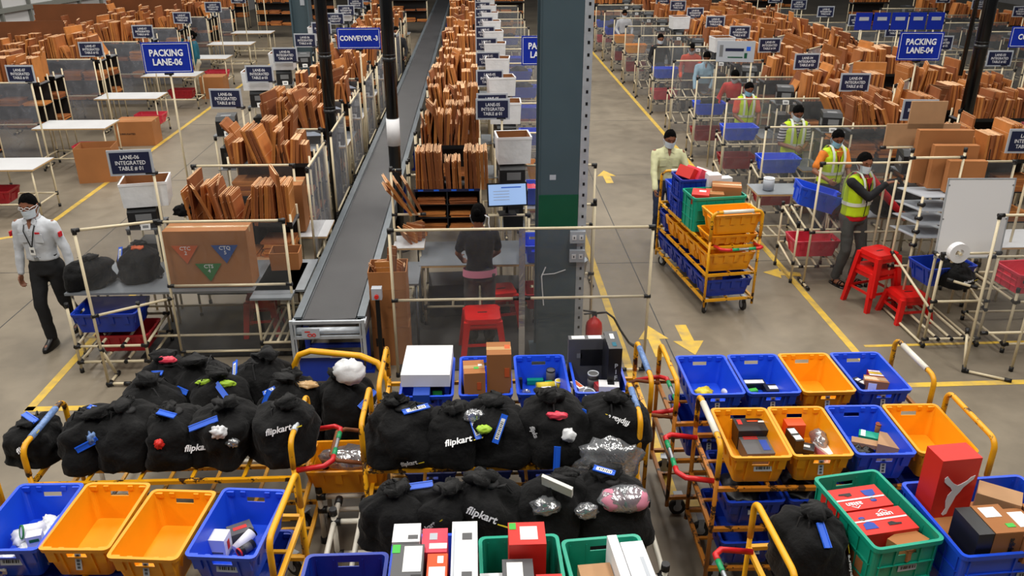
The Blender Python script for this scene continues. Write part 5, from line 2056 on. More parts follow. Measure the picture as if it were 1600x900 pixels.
obj('tan_panel', m, b, mats=['cardbox'], label='tan front panel')
obj('lettering', text_mesh('adidas', 0.045, 'boxblack', bold=0.001), b, loc=(0.07, -0.116, 0.09), rot=Matrix.Rotation(PI / 2, 3, 'X') @ Matrix.Rotation(-PI / 2, 3, 'Z'))
m = MB()
m.box((0.035, 0.05, 0.1855), (0.09, 0.08, 0.002), mi=0)
m.box((0.08, -0.06, 0.1855), (0.045, 0.03, 0.002), mi=1)
obj('sticker', m, b, mats=['paper', 'green'])
closed_box((2.895, 3.44, DZ + 0.29), 0.06, (0.13, 0.26, 0.15), 'brown carton with a white label beside the tan and black shoe box', ('cardbox', 'tape'), tape=False, stick=[('top', 0, 0.15, 0.1, 0.12, 'paper')])
closed_box((3.045, 3.45, DZ + 0.29), 0.06, (0.14, 0.3, 0.16), 'rightmost brown carton with a white label in the corner crate', ('cardbox', 'tape'), tape=False, stick=[('top', 0, 0.1, 0.1, 0.14, 'paper')])
closed_box((2.90, 3.68, DZ + 0.26), -0.6, (0.22, 0.14, 0.2), 'tan box lying at an angle behind the cartons in the corner crate', ('kraft', 'boxblack'), tape=False)
closed_box((2.88, 3.6, DZ + 0.015), 0.06, (0.6, 0.5, 0.25), 'large brown carton at the bottom of the corner crate', ('cardbox', 'tape'), tape=False)
bag((1.84, 3.62, DZ), 0.3, 'black bag with a blue tag standing left of the teal crate at the bottom', v=11, size=(0.44, 0.46, 0.42), logo=[(0.2, 0.35, 1.2, 0.055)], tags=[(-0.12, -0.15, 0.98, 0.14, (0.5, 0.1, -0.1), 'blue')])

# ---- bags: left heap on a cream pipe cart (A1) and a yellow trolley (A2)
S = []
for x0, x1, z in ((-2.95, -0.75, 0.45), ):
    for y in (5.42, 5.75, 6.1):
        S.append(((x0, y, z), (x1, y, z)))
    for x in (-2.95, -2.2, -1.45, -0.75):
        S.append(((x, 5.42, z), (x, 6.1, z)))
for x in (-2.95, -0.75):
    for y in (5.42, 6.1):
        S.append(((x, y, 0), (x, y, 0.62)))
pipe_frame('pipe_cart', 'low cream pipe cart under the rear heap of black bags', 'cart', S, r=0.019, matn='pipewhite')
m = MB()
m.tube([(-1.56, 6.12, 0.62), (-1.55, 6.12, 0.9), (-1.5, 6.11, 1.0), (-1.4, 6.1, 1.04), (-0.98, 6.0, 1.04), (-0.84, 5.95, 1.0), (-0.76, 5.88, 0.88), (-0.74, 5.85, 0.5), (-0.74, 5.85, 0.02)], 0.026, 12)
m.tube([(-1.56, 6.12, 0.62), (-1.56, 6.12, 0.02)], 0.026, 12)
tag(obj('cart_handle', m, mats=['yellowclean']), 'thick yellow hoop handle behind the bag with a white parcel', 'handle')
A1 = [(240, 612, 5.66, 1, 'black bag with a large blue tag at the left of the rear heap', [(0.03, -0.42, 0.72, 0.17, (0.9, 0, -0.45), 'paper')], [(0.28, 0.42, 0.1, 0.05)]),
      (262, 565, 6.0, 2, 'black bag with a coral packet behind the leftmost bag', [(-0.1, -0.1, 1.0, 0.17, (0.2, 0.2, -1.2), 'blue')], None),
      (342, 612, 5.75, 3, 'black bag with lime packets at the middle of the rear heap', [(0.15, -0.1, 0.98, 0.17, (0.5, 0.2, 0.9), 'blue')], [(-0.02, 0.5, 0.0, 0.07)]),
      (318, 575, 6.0, 4, 'slim black bag standing behind the lime packet bag', [(-0.25, -0.3, 0.86, 0.1, (0.5, 0.2, 1.3), 'blue')], None),
      (405, 580, 6.0, 5, 'black bag with a white-topped blue tag at the back of the rear heap', [(-0.3, 0.0, 1.05, 0.2, (0.1, 0.2, 1.2), 'paper')], None),
      (462, 618, 5.72, 6, 'black bag with yellow and silver wrappers in the rear heap', [(-0.35, -0.45, 0.75, 0.18, (1.1, 0, -0.3), 'blue'), (-0.3, -0.1, 1.0, 0.1, (0.5, 0, -0.7), 'paper')], [(-0.12, 0.35, 0.0, 0.05)]),
      (546, 622, 5.68, 7, 'black bag holding a white parcel at the right of the rear heap', [(0.3, -0.2, 0.98, 0.18, (0.4, 0.3, -0.8), 'blue')], [(0.36, 0.62, 0.9, 0.05)])]
for px, py, y, v, l, tg, lg in A1:
    p = aty(px, py, y)
    bag((p.x, y, 0.47), rnd.uniform(-0.3, 0.3), l, v=v, size=(0.56, 0.5, 0.6) if v != 7 else (0.5, 0.46, 0.6), logo=lg, tags=tg)
p = aty(546, 580, 5.6)
packet((p.x, 5.6, 1.12), 3, (0.24, 0.2, 0.2), 'white plastic parcel bulging from the top of a black bag', 'whiteplastic', amp=0.14)
packet(on_bag(320, 600, 0.015), 5, (0.13, 0.05, 0.05), 'lime green packet at the left of the bag mouth', 'lime', amp=0.2)
packet(on_bag(354, 602, 0.015), 6, (0.13, 0.05, 0.06), 'lime green packet at the right of the bag mouth', 'lime', amp=0.2)
packet(on_bag(258, 562, 0.015), 7, (0.16, 0.06, 0.06), 'coral and white packet in the mouth of the rear left bag', 'pink', amp=0.2)
packet(on_bag(478, 604, 0.015), 8, (0.18, 0.08, 0.05), 'yellow and silver wrapper in the mouth of a black bag', 'tape', amp=0.3)

yellow_trolley((-2.12, 4.92, 0), 0.0, 'yellow trolley under the front row of black bags on the left', L=1.72, W=0.6, wraps=('wrapblue', 'galv'), top=1.16, grips=(False, True))
A2 = [(55, 718, 8, 'small black bag at the left end of the front row, beside the wrapped handle', (0.36, 0.4, 0.3), [(0.1, 0.1, 0.98, 0.15, (0.2, 0.2, 1.1), 'blue')], [(0.25, 0.7, 0.9, 0.05)]),
      (150, 708, 9, 'wide black bag with a blue tag, second from left in the front row', (0.46, 0.5, 0.36), [(0.05, -0.4, 0.6, 0.15, (0.7, 0, -1.2), 'blue'), (0.1, 0.2, 0.98, 0.16, (0.1, 0, 1.3), 'paper')], None),
      (208, 705, 10, 'black bag tied with a knot, in the left middle of the front row', (0.4, 0.5, 0.38), [], None),
      (280, 700, 12, 'black bag with a red and silver wrapper in the front row', (0.42, 0.5, 0.36), [(0.0, -0.1, 1.0, 0.14, (0.4, 0.3, 1.3), 'blue')], None),
      (350, 705, 13, 'black bag with white packets at its mouth in the front row', (0.44, 0.52, 0.4), [(-0.15, -0.2, 0.95, 0.2, (0.3, 0.5, -1.1), 'blue')], [(-0.28, 0.4, 0.0, 0.06)]),
      (440, 700, 14, 'black bag with pale lettering at the right end of the front row', (0.42, 0.5, 0.4), [], [(0.1, 0.78, 0.0, 0.06)])]
for px, py, v, l, sz, tg, lg in A2:
    p = aty(px, py, 4.9)
    bag((p.x, 4.95, DZ), rnd.uniform(-0.3, 0.3), l, v=v, size=sz, logo=lg, tags=tg)
packet(on_bag(343, 676, 0.015), 9, (0.11, 0.07, 0.09), 'white packet poking out of a knotted black bag', 'whiteplastic', amp=0.25)
packet(on_bag(362, 690, 0.015), 10, (0.08, 0.06, 0.06), 'small clear packet beside the white packet', 'film', amp=0.25)
packet(on_bag(147, 685, 0.015), 11, (0.06, 0.06, 0.09), 'blue and silver foil packet in a bag mouth', 'wrapblue', amp=0.25)
packet(on_bag(249, 694, 0.015), 12, (0.06, 0.05, 0.07), 'red and silver foil wrapper between two bags', 'tagred', amp=0.25)

# ---- centre bags (D1 yellow trolley, D2 cream pipe cart)
yellow_trolley((0.13, 4.93, 0), 0.0, 'yellow trolley under the upper row of black bags in the centre', L=1.86, W=0.5, wraps=(None, 'wrapblue'), top=1.24, grips=('plain', False))
D1 = [(632, 700, 15, 'black bag at the left end of the upper central row', (0.44, 0.42, 0.4), [(0.2, 0.1, 1.02, 0.2, (0.1, 0.1, 1.3), 'paper')], [(0.1, 0.2, 0.45, 0.05)]),
      (712, 705, 16, 'black bag with a white-labelled tag, second in the upper central row', (0.42, 0.42, 0.36), [(0.3, -0.2, 0.98, 0.18, (0.9, 0, 0.15), 'paper')], [(0.05, 0.62, 0.1, 0.065)]),
      (778, 700, 17, 'black bag with silver wrappers and a slanting tag in the upper central row', (0.44, 0.44, 0.4), [(-0.05, -0.35, 0.85, 0.2, (0.9, 0, -0.35), 'paper')], None),
      (868, 690, 18, 'black bag with red and white packets in the upper central row', (0.44, 0.44, 0.44), [(-0.12, -0.52, 0.3, 0.17, (1.4, 0, 0), 'blue')], [(-0.38, 0.55, -1.2, 0.045)]),
      (958, 680, 19, 'black bag folded over clear film at the right of the upper central row', (0.42, 0.4, 0.42), [(-0.45, -0.4, 0.6, 0.15, (1.0, 0, 0.25), 'paper')], [(0.05, 0.8, 3.1, 0.055)])]
for px, py, v, l, sz, tg, lg in D1:
    p = aty(px, py, 4.9)
    bag((p.x, 4.88, DZ), rnd.uniform(-0.25, 0.25), l, v=v, size=(sz[0] * 1.08, sz[1] * 1.12, sz[2]), logo=lg, tags=tg)
packet((aty(955, 712, 4.6).x, 4.6, 0.96), 13, (0.46, 0.18, 0.32), 'bundle of crumpled clear plastic film hanging from the right central bag', 'film', amp=0.22)
packet(on_bag(872, 651, 0.015), 14, (0.13, 0.06, 0.05), 'upper red and white packet on a central bag', 'pink', amp=0.25)
packet(on_bag(886, 680, 0.015), 15, (0.1, 0.09, 0.09), 'lower red and white packet on a central bag', 'whiteplastic', rot=(0, 0.5, 0), amp=0.2)
packet(on_bag(742, 652, 0.015), 16, (0.13, 0.1, 0.09), 'clear packet tied by black cords on a central bag', 'film', amp=0.2)
packet(on_bag(757, 671, 0.015), 17, (0.1, 0.06, 0.06), 'pale green packet under the tied clear packet', 'lime', amp=0.2)
S = []
for y in (4.0, 4.62):
    S.append(((-1.03, y, 0.5), (1.13, y, 0.5)))
    S.append(((-1.03, y, 0.22), (1.13, y, 0.22)))
for x in (-1.03, -0.85, -0.4, 0.1, 0.6, 1.13):
    S.append(((x, 4.0, 0.5), (x, 4.85 if x < -0.8 or x > 1 else 4.62, 0.5)))
for x in (-1.03, 1.13):
    for y in (4.0, 4.62):
        S.append(((x, y, 0), (x, y, 0.6)))
pipe_frame('pipe_cart', 'cream pipe cart under the lower row of black bags in the centre', 'cart', S, r=0.019, matn='pipewhite')
S = []
for y in (5.0, 5.3):
    for z in (0.3, 0.42):
        S.append(((-1.2, y, z), (-0.78, y, z)))
pipe_frame('pipe_cart', 'short cream pipe rails between the left and central trolleys', 'cart', S + [((-1.2, 5.0, 0), (-1.2, 5.0, 0.5)), ((-0.78, 5.0, 0), (-0.78, 5.0, 0.5)), ((-1.2, 5.3, 0), (-1.2, 5.3, 0.5)), ((-0.78, 5.3, 0), (-0.78, 5.3, 0.5))], r=0.019, matn='pipewhite')
crate('orange', (-0.98, 5.15, 0.45), 1.57, 'orange crate of wrapped goods low between the left and central trolleys', H=0.22, group='crates on the trolleys')
packet((-0.98, 5.15, 0.66), 18, (0.42, 0.26, 0.1), 'clear wrapped goods in the low orange crate', 'film', amp=0.2)
D2 = [(622, 795, 21, 'dark bag lying on its side at the left of the lower central row', (0.46, 0.42, 0.4), [(0.25, 0.2, 1.0, 0.22, (0.1, 0.1, 1.45), 'blue')], None),
      (690, 815, 22, 'black bag with lettering on its slope, second in the lower central row', (0.44, 0.42, 0.42), [], [(-0.1, 0.55, 0.75, 0.05)]),
      (768, 805, 23, 'broad black bag with lettering in the middle of the lower central row', (0.5, 0.44, 0.44), [], [(-0.1, 0.8, -0.15, 0.07)]),
      (858, 800, 24, 'black bag with a white sheet and grey packets in the lower central row', (0.46, 0.42, 0.46), [], None),
      (955, 795, 25, 'black bag holding pink slippers at the right of the lower central row', (0.5, 0.42, 0.44), [(-0.1, 0.2, 1.0, 0.14, (0.2, 0, 1.3), 'paper')], None)]
for px, py, v, l, sz, tg, lg in D2:
    p = aty(px, py, 4.2)
    bag((p.x, 4.24, 0.68), rnd.uniform(-0.25, 0.25), l, v=v, size=sz, logo=lg, tags=tg, cord=v != 21)
o = closed_box(on_bag(868, 768, 0.03), (0.55, 0.2, -0.45), (0.2, 0.02, 0.14), 'white rectangular sheet poking from a black bag', ('paper', 'paper'), tape=False, name='paper_sheet', cat='paper')
packet(on_bag(852, 792, 0.015), 19, (0.17, 0.12, 0.1), 'crumpled grey packet below the white sheet', 'film', amp=0.2)
sp = thing('slipper_pack', 'pair of pink slippers wrapped in clear film on a black bag', 'slippers', on_bag(972, 780, 0.03), 0.0)
for dx in (-0.075, 0.075):
    obj('slipper', blob_mesh(3, 0.15, 0.16, 0.13, 'pinkcloth', 0.05), sp, loc=(dx, -0.01, 0.0))
    obj('lining', blob_mesh(4, 0.1, 0.07, 0.05, 'pinkcloth', 0.05), sp, loc=(dx, 0.0, 0.035))
obj('clear_film', blob_mesh(5, 0.33, 0.2, 0.15, 'film', 0.08), sp)
packet(on_bag(918, 797, 0.015), 21, (0.15, 0.1, 0.1), 'clear grey packet left of the pink slippers', 'film', amp=0.2)
# ------------------------------------------------------------------ packing lanes
def crate_rack(x, y, label, w_=0.62, d_=0.5, zs=(0.28, 0.78), slope=0.12, group='pipe crate racks'):
    """small cream pipe rack whose sloping shelves hold crates; origin bottom centre"""
    hx, hy = w_ / 2, d_ / 2
    key = ('crack', w_, d_, zs, slope)

    def build():
        t = thing('crate_rack', label, 'rack', (x, y, 0), 0, group)
        for px_ in (-hx, hx):
            for py_ in (-hy, hy):
                def mk(py_=py_):
                    m = MB()
                    zt = zs[-1] + (0.1 if py_ > 0 else 0.03)
                    m.cyl((0, 0, 0), (0, 0, zt), 0.0145, 8, mi=0)
                    for z in (0.0, zs[0] - 0.03, zs[-1] - 0.03, zt - 0.03):
                        m.cyl((0, 0, max(0, z)), (0, 0, z + 0.05), 0.022, 8, mi=1)
                    return m.mesh('post', ['pipe', 'joint'])
                obj('post', cached(key + ('p', py_ > 0), mk), t, loc=(px_, py_, 0))
        for z in zs:
            def mk(z=z):
                m = MB()
                for s in (-1, 1):
                    m.cyl((-hx, s * hy, s * slope / 2), (hx, s * hy, s * slope / 2), 0.0145, 8, mi=0)
                    m.cyl((s * hx, -hy, -slope / 2), (s * hx, hy, slope / 2), 0.0145, 8, mi=0)
                for q in (-0.33, 0.0, 0.33):
                    m.cyl((q * w_, -hy, -slope / 2), (q * w_, hy, slope / 2), 0.0145, 8, mi=0)
                    for s in (-1, 1):
                        m.cyl((q * w_ - 0.03, s * hy, s * slope / 2), (q * w_ + 0.03, s * hy, s * slope / 2), 0.021, 8, mi=1)
                return m.mesh('shelf_rails', ['pipe', 'joint'])
            obj('shelf_rails', cached(key + ('s',), mk), t, loc=(0, 0, z))
        return t
    return build()


def carton_rack(x0, x1, y, label, z=1.35, depth=0.4, height=None, group='carton racks'):
    """pipe rack with a black shelf edge and upright dividers for the flattened cartons"""
    w_ = x1 - x0
    t = thing('carton_rack', label, 'rack', ((x0 + x1) / 2, y, 0), 0, group)
    key = ('cartrack', round(w_, 2), z, depth)

    def mk():
        m = MB()
        m.box((0, 0, z - 0.012), (w_, depth, 0.018), mi=0)
        m.box((0, -depth / 2, z + 0.005), (w_, 0.012, 0.05), mi=1)
        return m.mesh('shelf', ['greytop', 'joint'])
    obj('shelf', cached(key + ('a',), mk), t)

    def mkp():
        m = MB()
        m.cyl((0, 0, 0), (0, 0, z + 0.12), 0.0145, 8, mi=0)
        m.cyl((0, 0, z - 0.05), (0, 0, z), 0.022, 8, mi=1)
        m.cyl((0, 0, 0.0), (0, 0, 0.05), 0.022, 8, mi=1)
        return m.mesh('post', ['pipe', 'joint'])
    for sx in (-1, 1):
        for sy in (-1, 1):
            obj('post', cached(key + ('p',), mkp), t, loc=(sx * (w_ / 2 - 0.02), sy * (depth / 2 - 0.02), 0))

    def mkd():
        m = MB()
        m.tube([(0, -depth / 2, z), (0, -depth / 2 + 0.02, z + 0.16), (0, depth / 2 - 0.02, z + 0.18), (0, depth / 2, z)], 0.006, 6)
        return m.mesh('divider', ['black'])
    shelf_piles(t, (x0 + x1) / 2, y, w_, depth, z, int(x0 * 31 + y * 17))
    n = max(2, int(w_ / 0.32))
    for i in range(1, n):
        obj('divider', cached(key + ('d',), mkd), t, loc=(-w_ / 2 + i * w_ / n, 0, 0))
    return t


def shelf_piles(t, x, y, w_, depth, z, seed):
    """black lower shelves under a carton rack with flat cartons piled on them"""
    r = random.Random(seed)
    for dz in (0.42, 0.84):
        zz = z - dz
        if zz < 0.15:
            continue

        def mk():
            m = MB()
            m.box((0, 0, 0), (w_ - 0.03, depth, 0.016), mi=0)
            m.box((0, depth / 2 - 0.01, 0.2), (w_ - 0.03, 0.006, 0.38), mi=0)
            return m.mesh('lower_shelf', ['blackmatte'])
        obj('lower_shelf', cached(('lshelf', round(w_, 2), depth), mk), t, loc=(0, 0, zz))
        n = int(w_ / 0.38)
        for i in range(n):
            hh = 0.01
            for q in range(r.randint(2, 7)):
                th = r.uniform(0.012, 0.035)
                FLAT.append(((x - w_ / 2 + (i + 0.5) * w_ / n + r.uniform(-0.02, 0.02), y - 0.02, zz + hh), r.uniform(-0.08, 0.08), (w_ / n - 0.06, depth * 0.86, th)))
                hh += th + 0.003


def printer_stand(x, y, z, label):
    t = thing('printer_stand', label, 'stand', (x, y, 0), 0, 'printer stands')
    key = ('pstand', z)

    def mk():
        m = MB()
        m.box((0, 0, z - 0.008), (0.34, 0.4, 0.014), mi=0)
        return m.mesh('shelf', ['greytop'])
    obj('shelf', cached(key + ('s',), mk), t)

    def mkp():
        m = MB()
        m.cyl((0, 0, 0), (0, 0, z - 0.015), 0.0145, 8, mi=0)
        m.cyl((0, 0, z - 0.07), (0, 0, z - 0.02), 0.022, 8, mi=1)
        return m.mesh('post', ['pipe', 'joint'])
    for sx in (-1, 1):
        for sy in (-1, 1):
            obj('post', cached(key + ('p',), mkp), t, loc=(sx * 0.15, sy * 0.18, 0))
    m = MB()
    m.box((0, 0.02, 0), (0.24, 0.3, 0.3), mi=0)
    m.box((0, -0.132, 0.04), (0.14, 0.004, 0.08), mi=1)
    obj('computer_case', cached(('pccase',), lambda: m.mesh('computer_case', ['black', 'darkgrey'])), t, loc=(0, 0, z - 0.35))
    m = MB()
    m.box((0, 0, 0), (0.34, 0.4, 0.012))
    obj('lower_shelf', cached(('lowshelf',), lambda: m.mesh('lower_shelf', ['greytop'])), t, loc=(0, 0, z - 0.51))
    return t


def lane_sign(lane, k, x, y, z, rz=0.0, num=None, w_=0.40, h_=0.225, arm=0.12):
    num = num or '%02d' % (k + 1)
    if lane == 6:
        arm = 0.2
    return sign_board((x, y, z), ['LANE-%02d' % lane, 'INTEGRATED', 'TABLE # %s' % num], w_, h_, 'small navy sign reading lane %s integrated table %s' % (CARD[lane], CARD[k + 1]), rz=rz, arm=arm, tsize=0.06, cat='sign', group='lane table signs')


def station(lane, k, y0, P, seed, far=False):
    """one packing station: screen, crate rack, table, printer, bin, sign and cartons"""
    r = random.Random(seed)
    X = lambda u: P['x0'] + P['s'] * u
    where = 'at lane %s table %s' % (CARD[lane], CARD[k + 1])
    a, b = sorted((X(P['panel'][0]), X(P['panel'][1])))
    if P.get('has_panel', True):
        screen_panel('plastic_screen', 'clear plastic screen on a cream pipe frame ' + where, a, b, y0, h=1.56, rails=(0.8, 1.56), group='clear plastic screens', feet=not far, sheetmat='sheetfog' if lane == 7 else 'sheetlane')
    if 'rack' in P:
        xr = X(P['rack'])
        crate_rack(xr, y0 + 0.42, 'cream pipe crate rack at the aisle end ' + where)
        tone = r.choice(['blue', 'blue', 'blue', 'blue', 'blue', 'orange'] if lane in (4, 5) else ['blue', 'pink'])
        if r.random() < 0.85:
            crate(tone, (xr, y0 + 0.42, 0.805), PI / 2, '%s crate on the upper rails of the rack %s' % ({'blue': 'blue', 'orange': 'orange', 'pink': 'pink'}[tone], where), H=0.22, group='crates in the racks', lab=None, tilt=0.0)
            if r.random() < 0.5:
                packet((xr, y0 + 0.4, 1.03), seed % 7, (0.36, 0.28, 0.16), 'dark bag heaped in the rack crate ' + where, 'fabric', amp=0.25, name='cloth_bag', cat='bag')
        if r.random() < 0.7:
            tone2 = r.choice(['pink', 'darkred', 'darkred'])
            crate(tone2, (xr, y0 + 0.42, 0.3), PI / 2, '%s crate on the lower rails of the rack %s' % ('pink' if tone2 == 'pink' else 'dark red', where), H=0.22, group='crates in the racks', lab=None)
    if 'table' in P:
        ta, tb = sorted((X(P['table'][0]), X(P['table'][1])))
        pipe_table(((ta + tb) / 2, y0 + P.get('ty', 0.75), 0), round(tb - ta, 2), 0.7, 'packing table with cream pipe legs ' + where, h=0.8, top=P.get('top', 'greytop'), group='packing tables')
        if P.get('items', True):
            tx = (ta + tb) / 2
            q = r.random()
            if q < 0.4:
                packet((tx - 0.2, y0 + 0.7, 0.88), seed % 5 + 1, (0.34, 0.26, 0.2), 'black bag lying on the table ' + where, 'fabric', amp=0.2, name='cloth_bag', cat='bag')
            elif q < 0.7:
                closed_box((tx + 0.1, y0 + 0.8, 0.8), r.uniform(-0.4, 0.4), (0.26, 0.2, 0.16), 'taped brown parcel on the table ' + where, group='parcels on tables')
            if r.random() < 0.5:
                open_box((X(P['table'][0]) + P['s'] * 0.2, y0 + 0.9, 0), 0.1, (0.34, 0.34, 0.42), 'open brown carton on the floor ' + where, group='open cartons')
    if 'printer' in P:
        xp, zp = X(P['printer']), P.get('pz', 1.4)
        printer_stand(xp, y0 + 0.45, zp, 'cream pipe stand with a computer below the printer ' + where)
        printer((xp, y0 + 0.43, zp), P.get('prot', 0.15), 'black label printer on its stand ' + where)
    if P.get('bin') is not None and r.random() < P.get('binp', 0.8):
        if P['bin'] == P.get('printer'):
            wrapped_bin((X(P['bin']), y0 + 0.45, P.get('pz', 1.4) + 0.262), r.uniform(-0.08, 0.12), 'white wrapped open bin on top of the printer ' + where)
        else:
            t = printer_stand(X(P['bin']), y0 + 0.45, 1.45, 'cream pipe stand under the white bin ' + where)
            wrapped_bin((X(P['bin']), y0 + 0.45, 1.45), r.uniform(-0.08, 0.12), 'white wrapped open bin on its stand ' + where)
    if 'sign' in P:
        lane_sign(lane, k, X(P['sign']), y0 + P.get('sy', 0.95), P.get('sz', 2.0), rz=r.uniform(-0.08, 0.08) + P.get('srot', 0), arm=0.12)
    if 'cart' in P:
        ca, cb = sorted((X(P['cart'][0]), X(P['cart'][1])))
        z = P.get('cz', 1.38)
        cy = y0 + P.get('cy', 0.5)
        carton_rack(ca, cb, cy, 'pipe rack full of flattened cartons ' + where, z=z)
        carton_row(ca + 0.03, cb - 0.03, cy, z + 0.003, 'in the rack ' + where, seed=seed, lean=P.get('lean', 0.12))
        if P.get('row2') and r.random() < 0.8:
            carton_row(ca + 0.03, cb - 0.2, cy + 0.62, z + 0.003, 'behind the rack ' + where, seed=seed + 50, lean=0.25)
            carton_rack(ca, cb, cy + 0.62, 'second pipe rack of cartons ' + where, z=z)
    if 'board' in P:
        xb = X(P['board'])
        pipe_frame('divider_screen', 'short plastic divider screen beside the cartons ' + where, 'screen',
                   [((0, 0, 0), (0, 0, 1.75)), ((0, 0.75, 0), (0, 0.75, 1.75)), ((0, 0, 1.75), (0, 0.75, 1.75))], (xb, y0 + 0.1, 0), -0.75, group='divider screens',
                   sheet=[[(0, 0.01, 1.0), (0, 0.74, 1.0), (0, 0.74, 1.74), (0, 0.01, 1.74)]], sheetmat='sheetwhite')
        single_carton((xb - 0.1, y0 + 0.9, 1.45), (r.uniform(-0.5, 0.5), r.uniform(-0.3, 0.1), PI / 2 + r.uniform(-0.5, 0.5)), (0.022, 0.55, 0.55), 'large single carton leaning beside the divider screen ' + where, 1 + k % 3)
        pipe_frame('carton_holder', 'pipe holder behind the large leaning carton ' + where, 'frame', [((0, 0, 0), (0, 0, 1.75)), ((-0.2, 0, 1.42), (0.2, 0, 1.42))], (xb - 0.1, y0 + 0.95, 0), 0, group='carton holders')


L4 = dict(x0=4.1, s=1, panel=(0.02, 1.9), rack=0.4, table=(0.8, 1.9), printer=1.12, pz=1.42, bin=1.12, binp=0.3, sign=1.65, sy=1.0, sz=2.0, cart=(1.4, 2.75), cz=1.42, board=2.85, prot=-0.25, row2=True, lean=0.2)
L5 = dict(x0=1.5, s=-1, panel=(0.06, 1.1), rack=0.5, table=(1.0, 1.6), printer=1.1, pz=1.36, bin=1.1, binp=1.0, sign=1.28, sy=0.6, sz=1.86, cart=(1.45, 2.3), cz=1.42, cy=0.0, prot=0.1, lean=0.12, items=False, row2=True)
L6 = dict(x0=-4.25, s=1, panel=(0.9, 2.05), table=(1.0, 2.1), printer=0.62, pz=1.42, bin=0.62, binp=0.55, sign=0.75, sy=0.1, sz=1.98, cart=(0.95, 2.05), cz=1.3, cy=-0.75, lean=0.25, top='greytop', row2=True)
L7 = dict(x0=-6.75, s=-1, panel=(1.3, 3.2), table=(0.0, 1.3), top='tabletop', ty=0.0, sign=0.55, sy=1.0, sz=2.0, cart=(1.4, 3.6), cz=1.45, cy=0.7, row2=True, lean=0.15, items=False)
L3 = dict(x0=10.6, s=-1, panel=(0.05, 1.9), rack=0.4, table=(0.6, 1.8), printer=1.5, pz=1.35, sign=1.3, sy=0.6, sz=2.0, cart=(1.9, 3.1), cz=1.42, prot=0.3, row2=True, lean=0.2)
L2 = dict(x0=13.2, s=1, panel=(0.02, 1.9), table=(0.8, 1.9), printer=1.12, pz=1.35, sign=1.3, sy=0.6, sz=2.0, cart=(1.5, 2.7), cz=1.42)

for k in range(1, 11):
    station(4, k, 9.6 + 2 * k - (0.0), L4, 400 + k, far=k > 4)
for k in range(1, 11):
    station(5, k, 9.4 + 2 * k, L5, 500 + k, far=k > 4)
for k in range(1, 10):
    station(6, k, 9.75 + 2.0 * k - 0.0, L6, 600 + k, far=k > 4)
for k in range(0, 7):
    station(7, k, 12.9 + 2.7 * k, L7, 700 + k, far=k > 2)
for k in range(0, 9):
    station(3, k, 12.2 + 2.0 * k, L3, 300 + k, far=True)
for k in range(0, 6):
    station(2, k, 18.0 + 2.0 * k, L2, 200 + k, far=True)
# farther carton rows between lane 07 and the wall
for k in range(0, 7):
    y = 14.3 + 2.6 * k
    carton_rack(-12.2, -10.5, y, 'rack of large cartons beside the left wall, %s from the front' % ordn(k + 1), z=1.2)
    carton_row(-12.2, -10.5, y, 1.203, 'beside the left wall, %s rack from the front' % ordn(k + 1), seed=900 + k, hmin=0.42, hmax=0.6, lean=0.2)
for i, (x, y, w_, h_, a, l) in enumerate(((-9.9, 19.6, 1.5, 0.75, 0.2, 'wide dark brown board standing against the left wall racks, nearest of three'),
                                         (-10.2, 22.5, 1.7, 0.85, 0.15, 'wide dark brown board in the middle of the three by the left wall'),
                                         (-9.4, 25.5, 1.9, 0.8, 0.1, 'wide dark brown board farthest back by the left wall'))):
    m = MB()
    for q in range(3):
        m.box((0, q * 0.03, h_ / 2 - q * 0.03), (w_, 0.012, h_))
        m.box((0, q * 0.03 - 0.008, h_ * (0.4 + 0.12 * q)), (w_ * 0.99, 0.003, 0.012), mi=1)
    tag(obj('large_carton_board', m, loc=(x, y, 1.45), rot=(0.05, 0, a), mats=['darkcard', 'cardtop']), l, 'carton', 'large boards by the wall')
    carton_rack(x - w_ / 2, x + w_ / 2, y + 0.05, 'pipe rack carrying the large board, %s from the front' % ordn(i + 1), z=1.44)

# far ground clutter at the very top of the view
for i in range(16):
    x = -14 + i * 1.9 + (0.6 if i % 2 else 0)
    if 1.4 < x < 4.2:
        continue
    y = 33 + (i * 37 % 5)
    carton_rack(x - 0.7, x + 0.7, y, 'farthest rack of cartons across the hall, %s from the left' % ordn(i + 1), z=1.3)
    carton_row(x - 0.7, x + 0.7, y, 1.303, 'far across the hall, %s rack' % ordn(i + 1), seed=1000 + i, lean=0.2)

# lane 07 extras
open_box((-6.75, 14.75, 0), 0.15, (0.62, 0.5, 0.62), 'big closed-up brown carton standing on the floor by the lane 07 tables', 'cardbox', 'cardbox')
closed_box((-7.0, 17.35, 0), 0.05, (0.75, 0.5, 0.5), 'brown carton with printed text under the lane 07 table', stick=[], text=[('front', 'CORRUGATED', 0.05, 'boxblack', -0.2, 0.5, 0)])
closed_box((-6.8, 22.2, 0), 0.0, (0.6, 0.5, 0.55), 'brown carton on the floor beyond the lane 07 tables')
for i, (x, y) in enumerate(((-7.5, 12.75), (-7.15, 15.5), (-7.0, 18.15), (-7.2, 20.9), (-7.1, 23.6))):
    crate('darkred' if i in (0, 3) else 'pink', (x, y, 0.25), PI / 2, '%s crate on the low rails under the %s lane 07 table' % ('dark red' if i in (0, 3) else 'pink', ordn(i + 1)), H=0.2, group='crates under lane 07', lab=None)

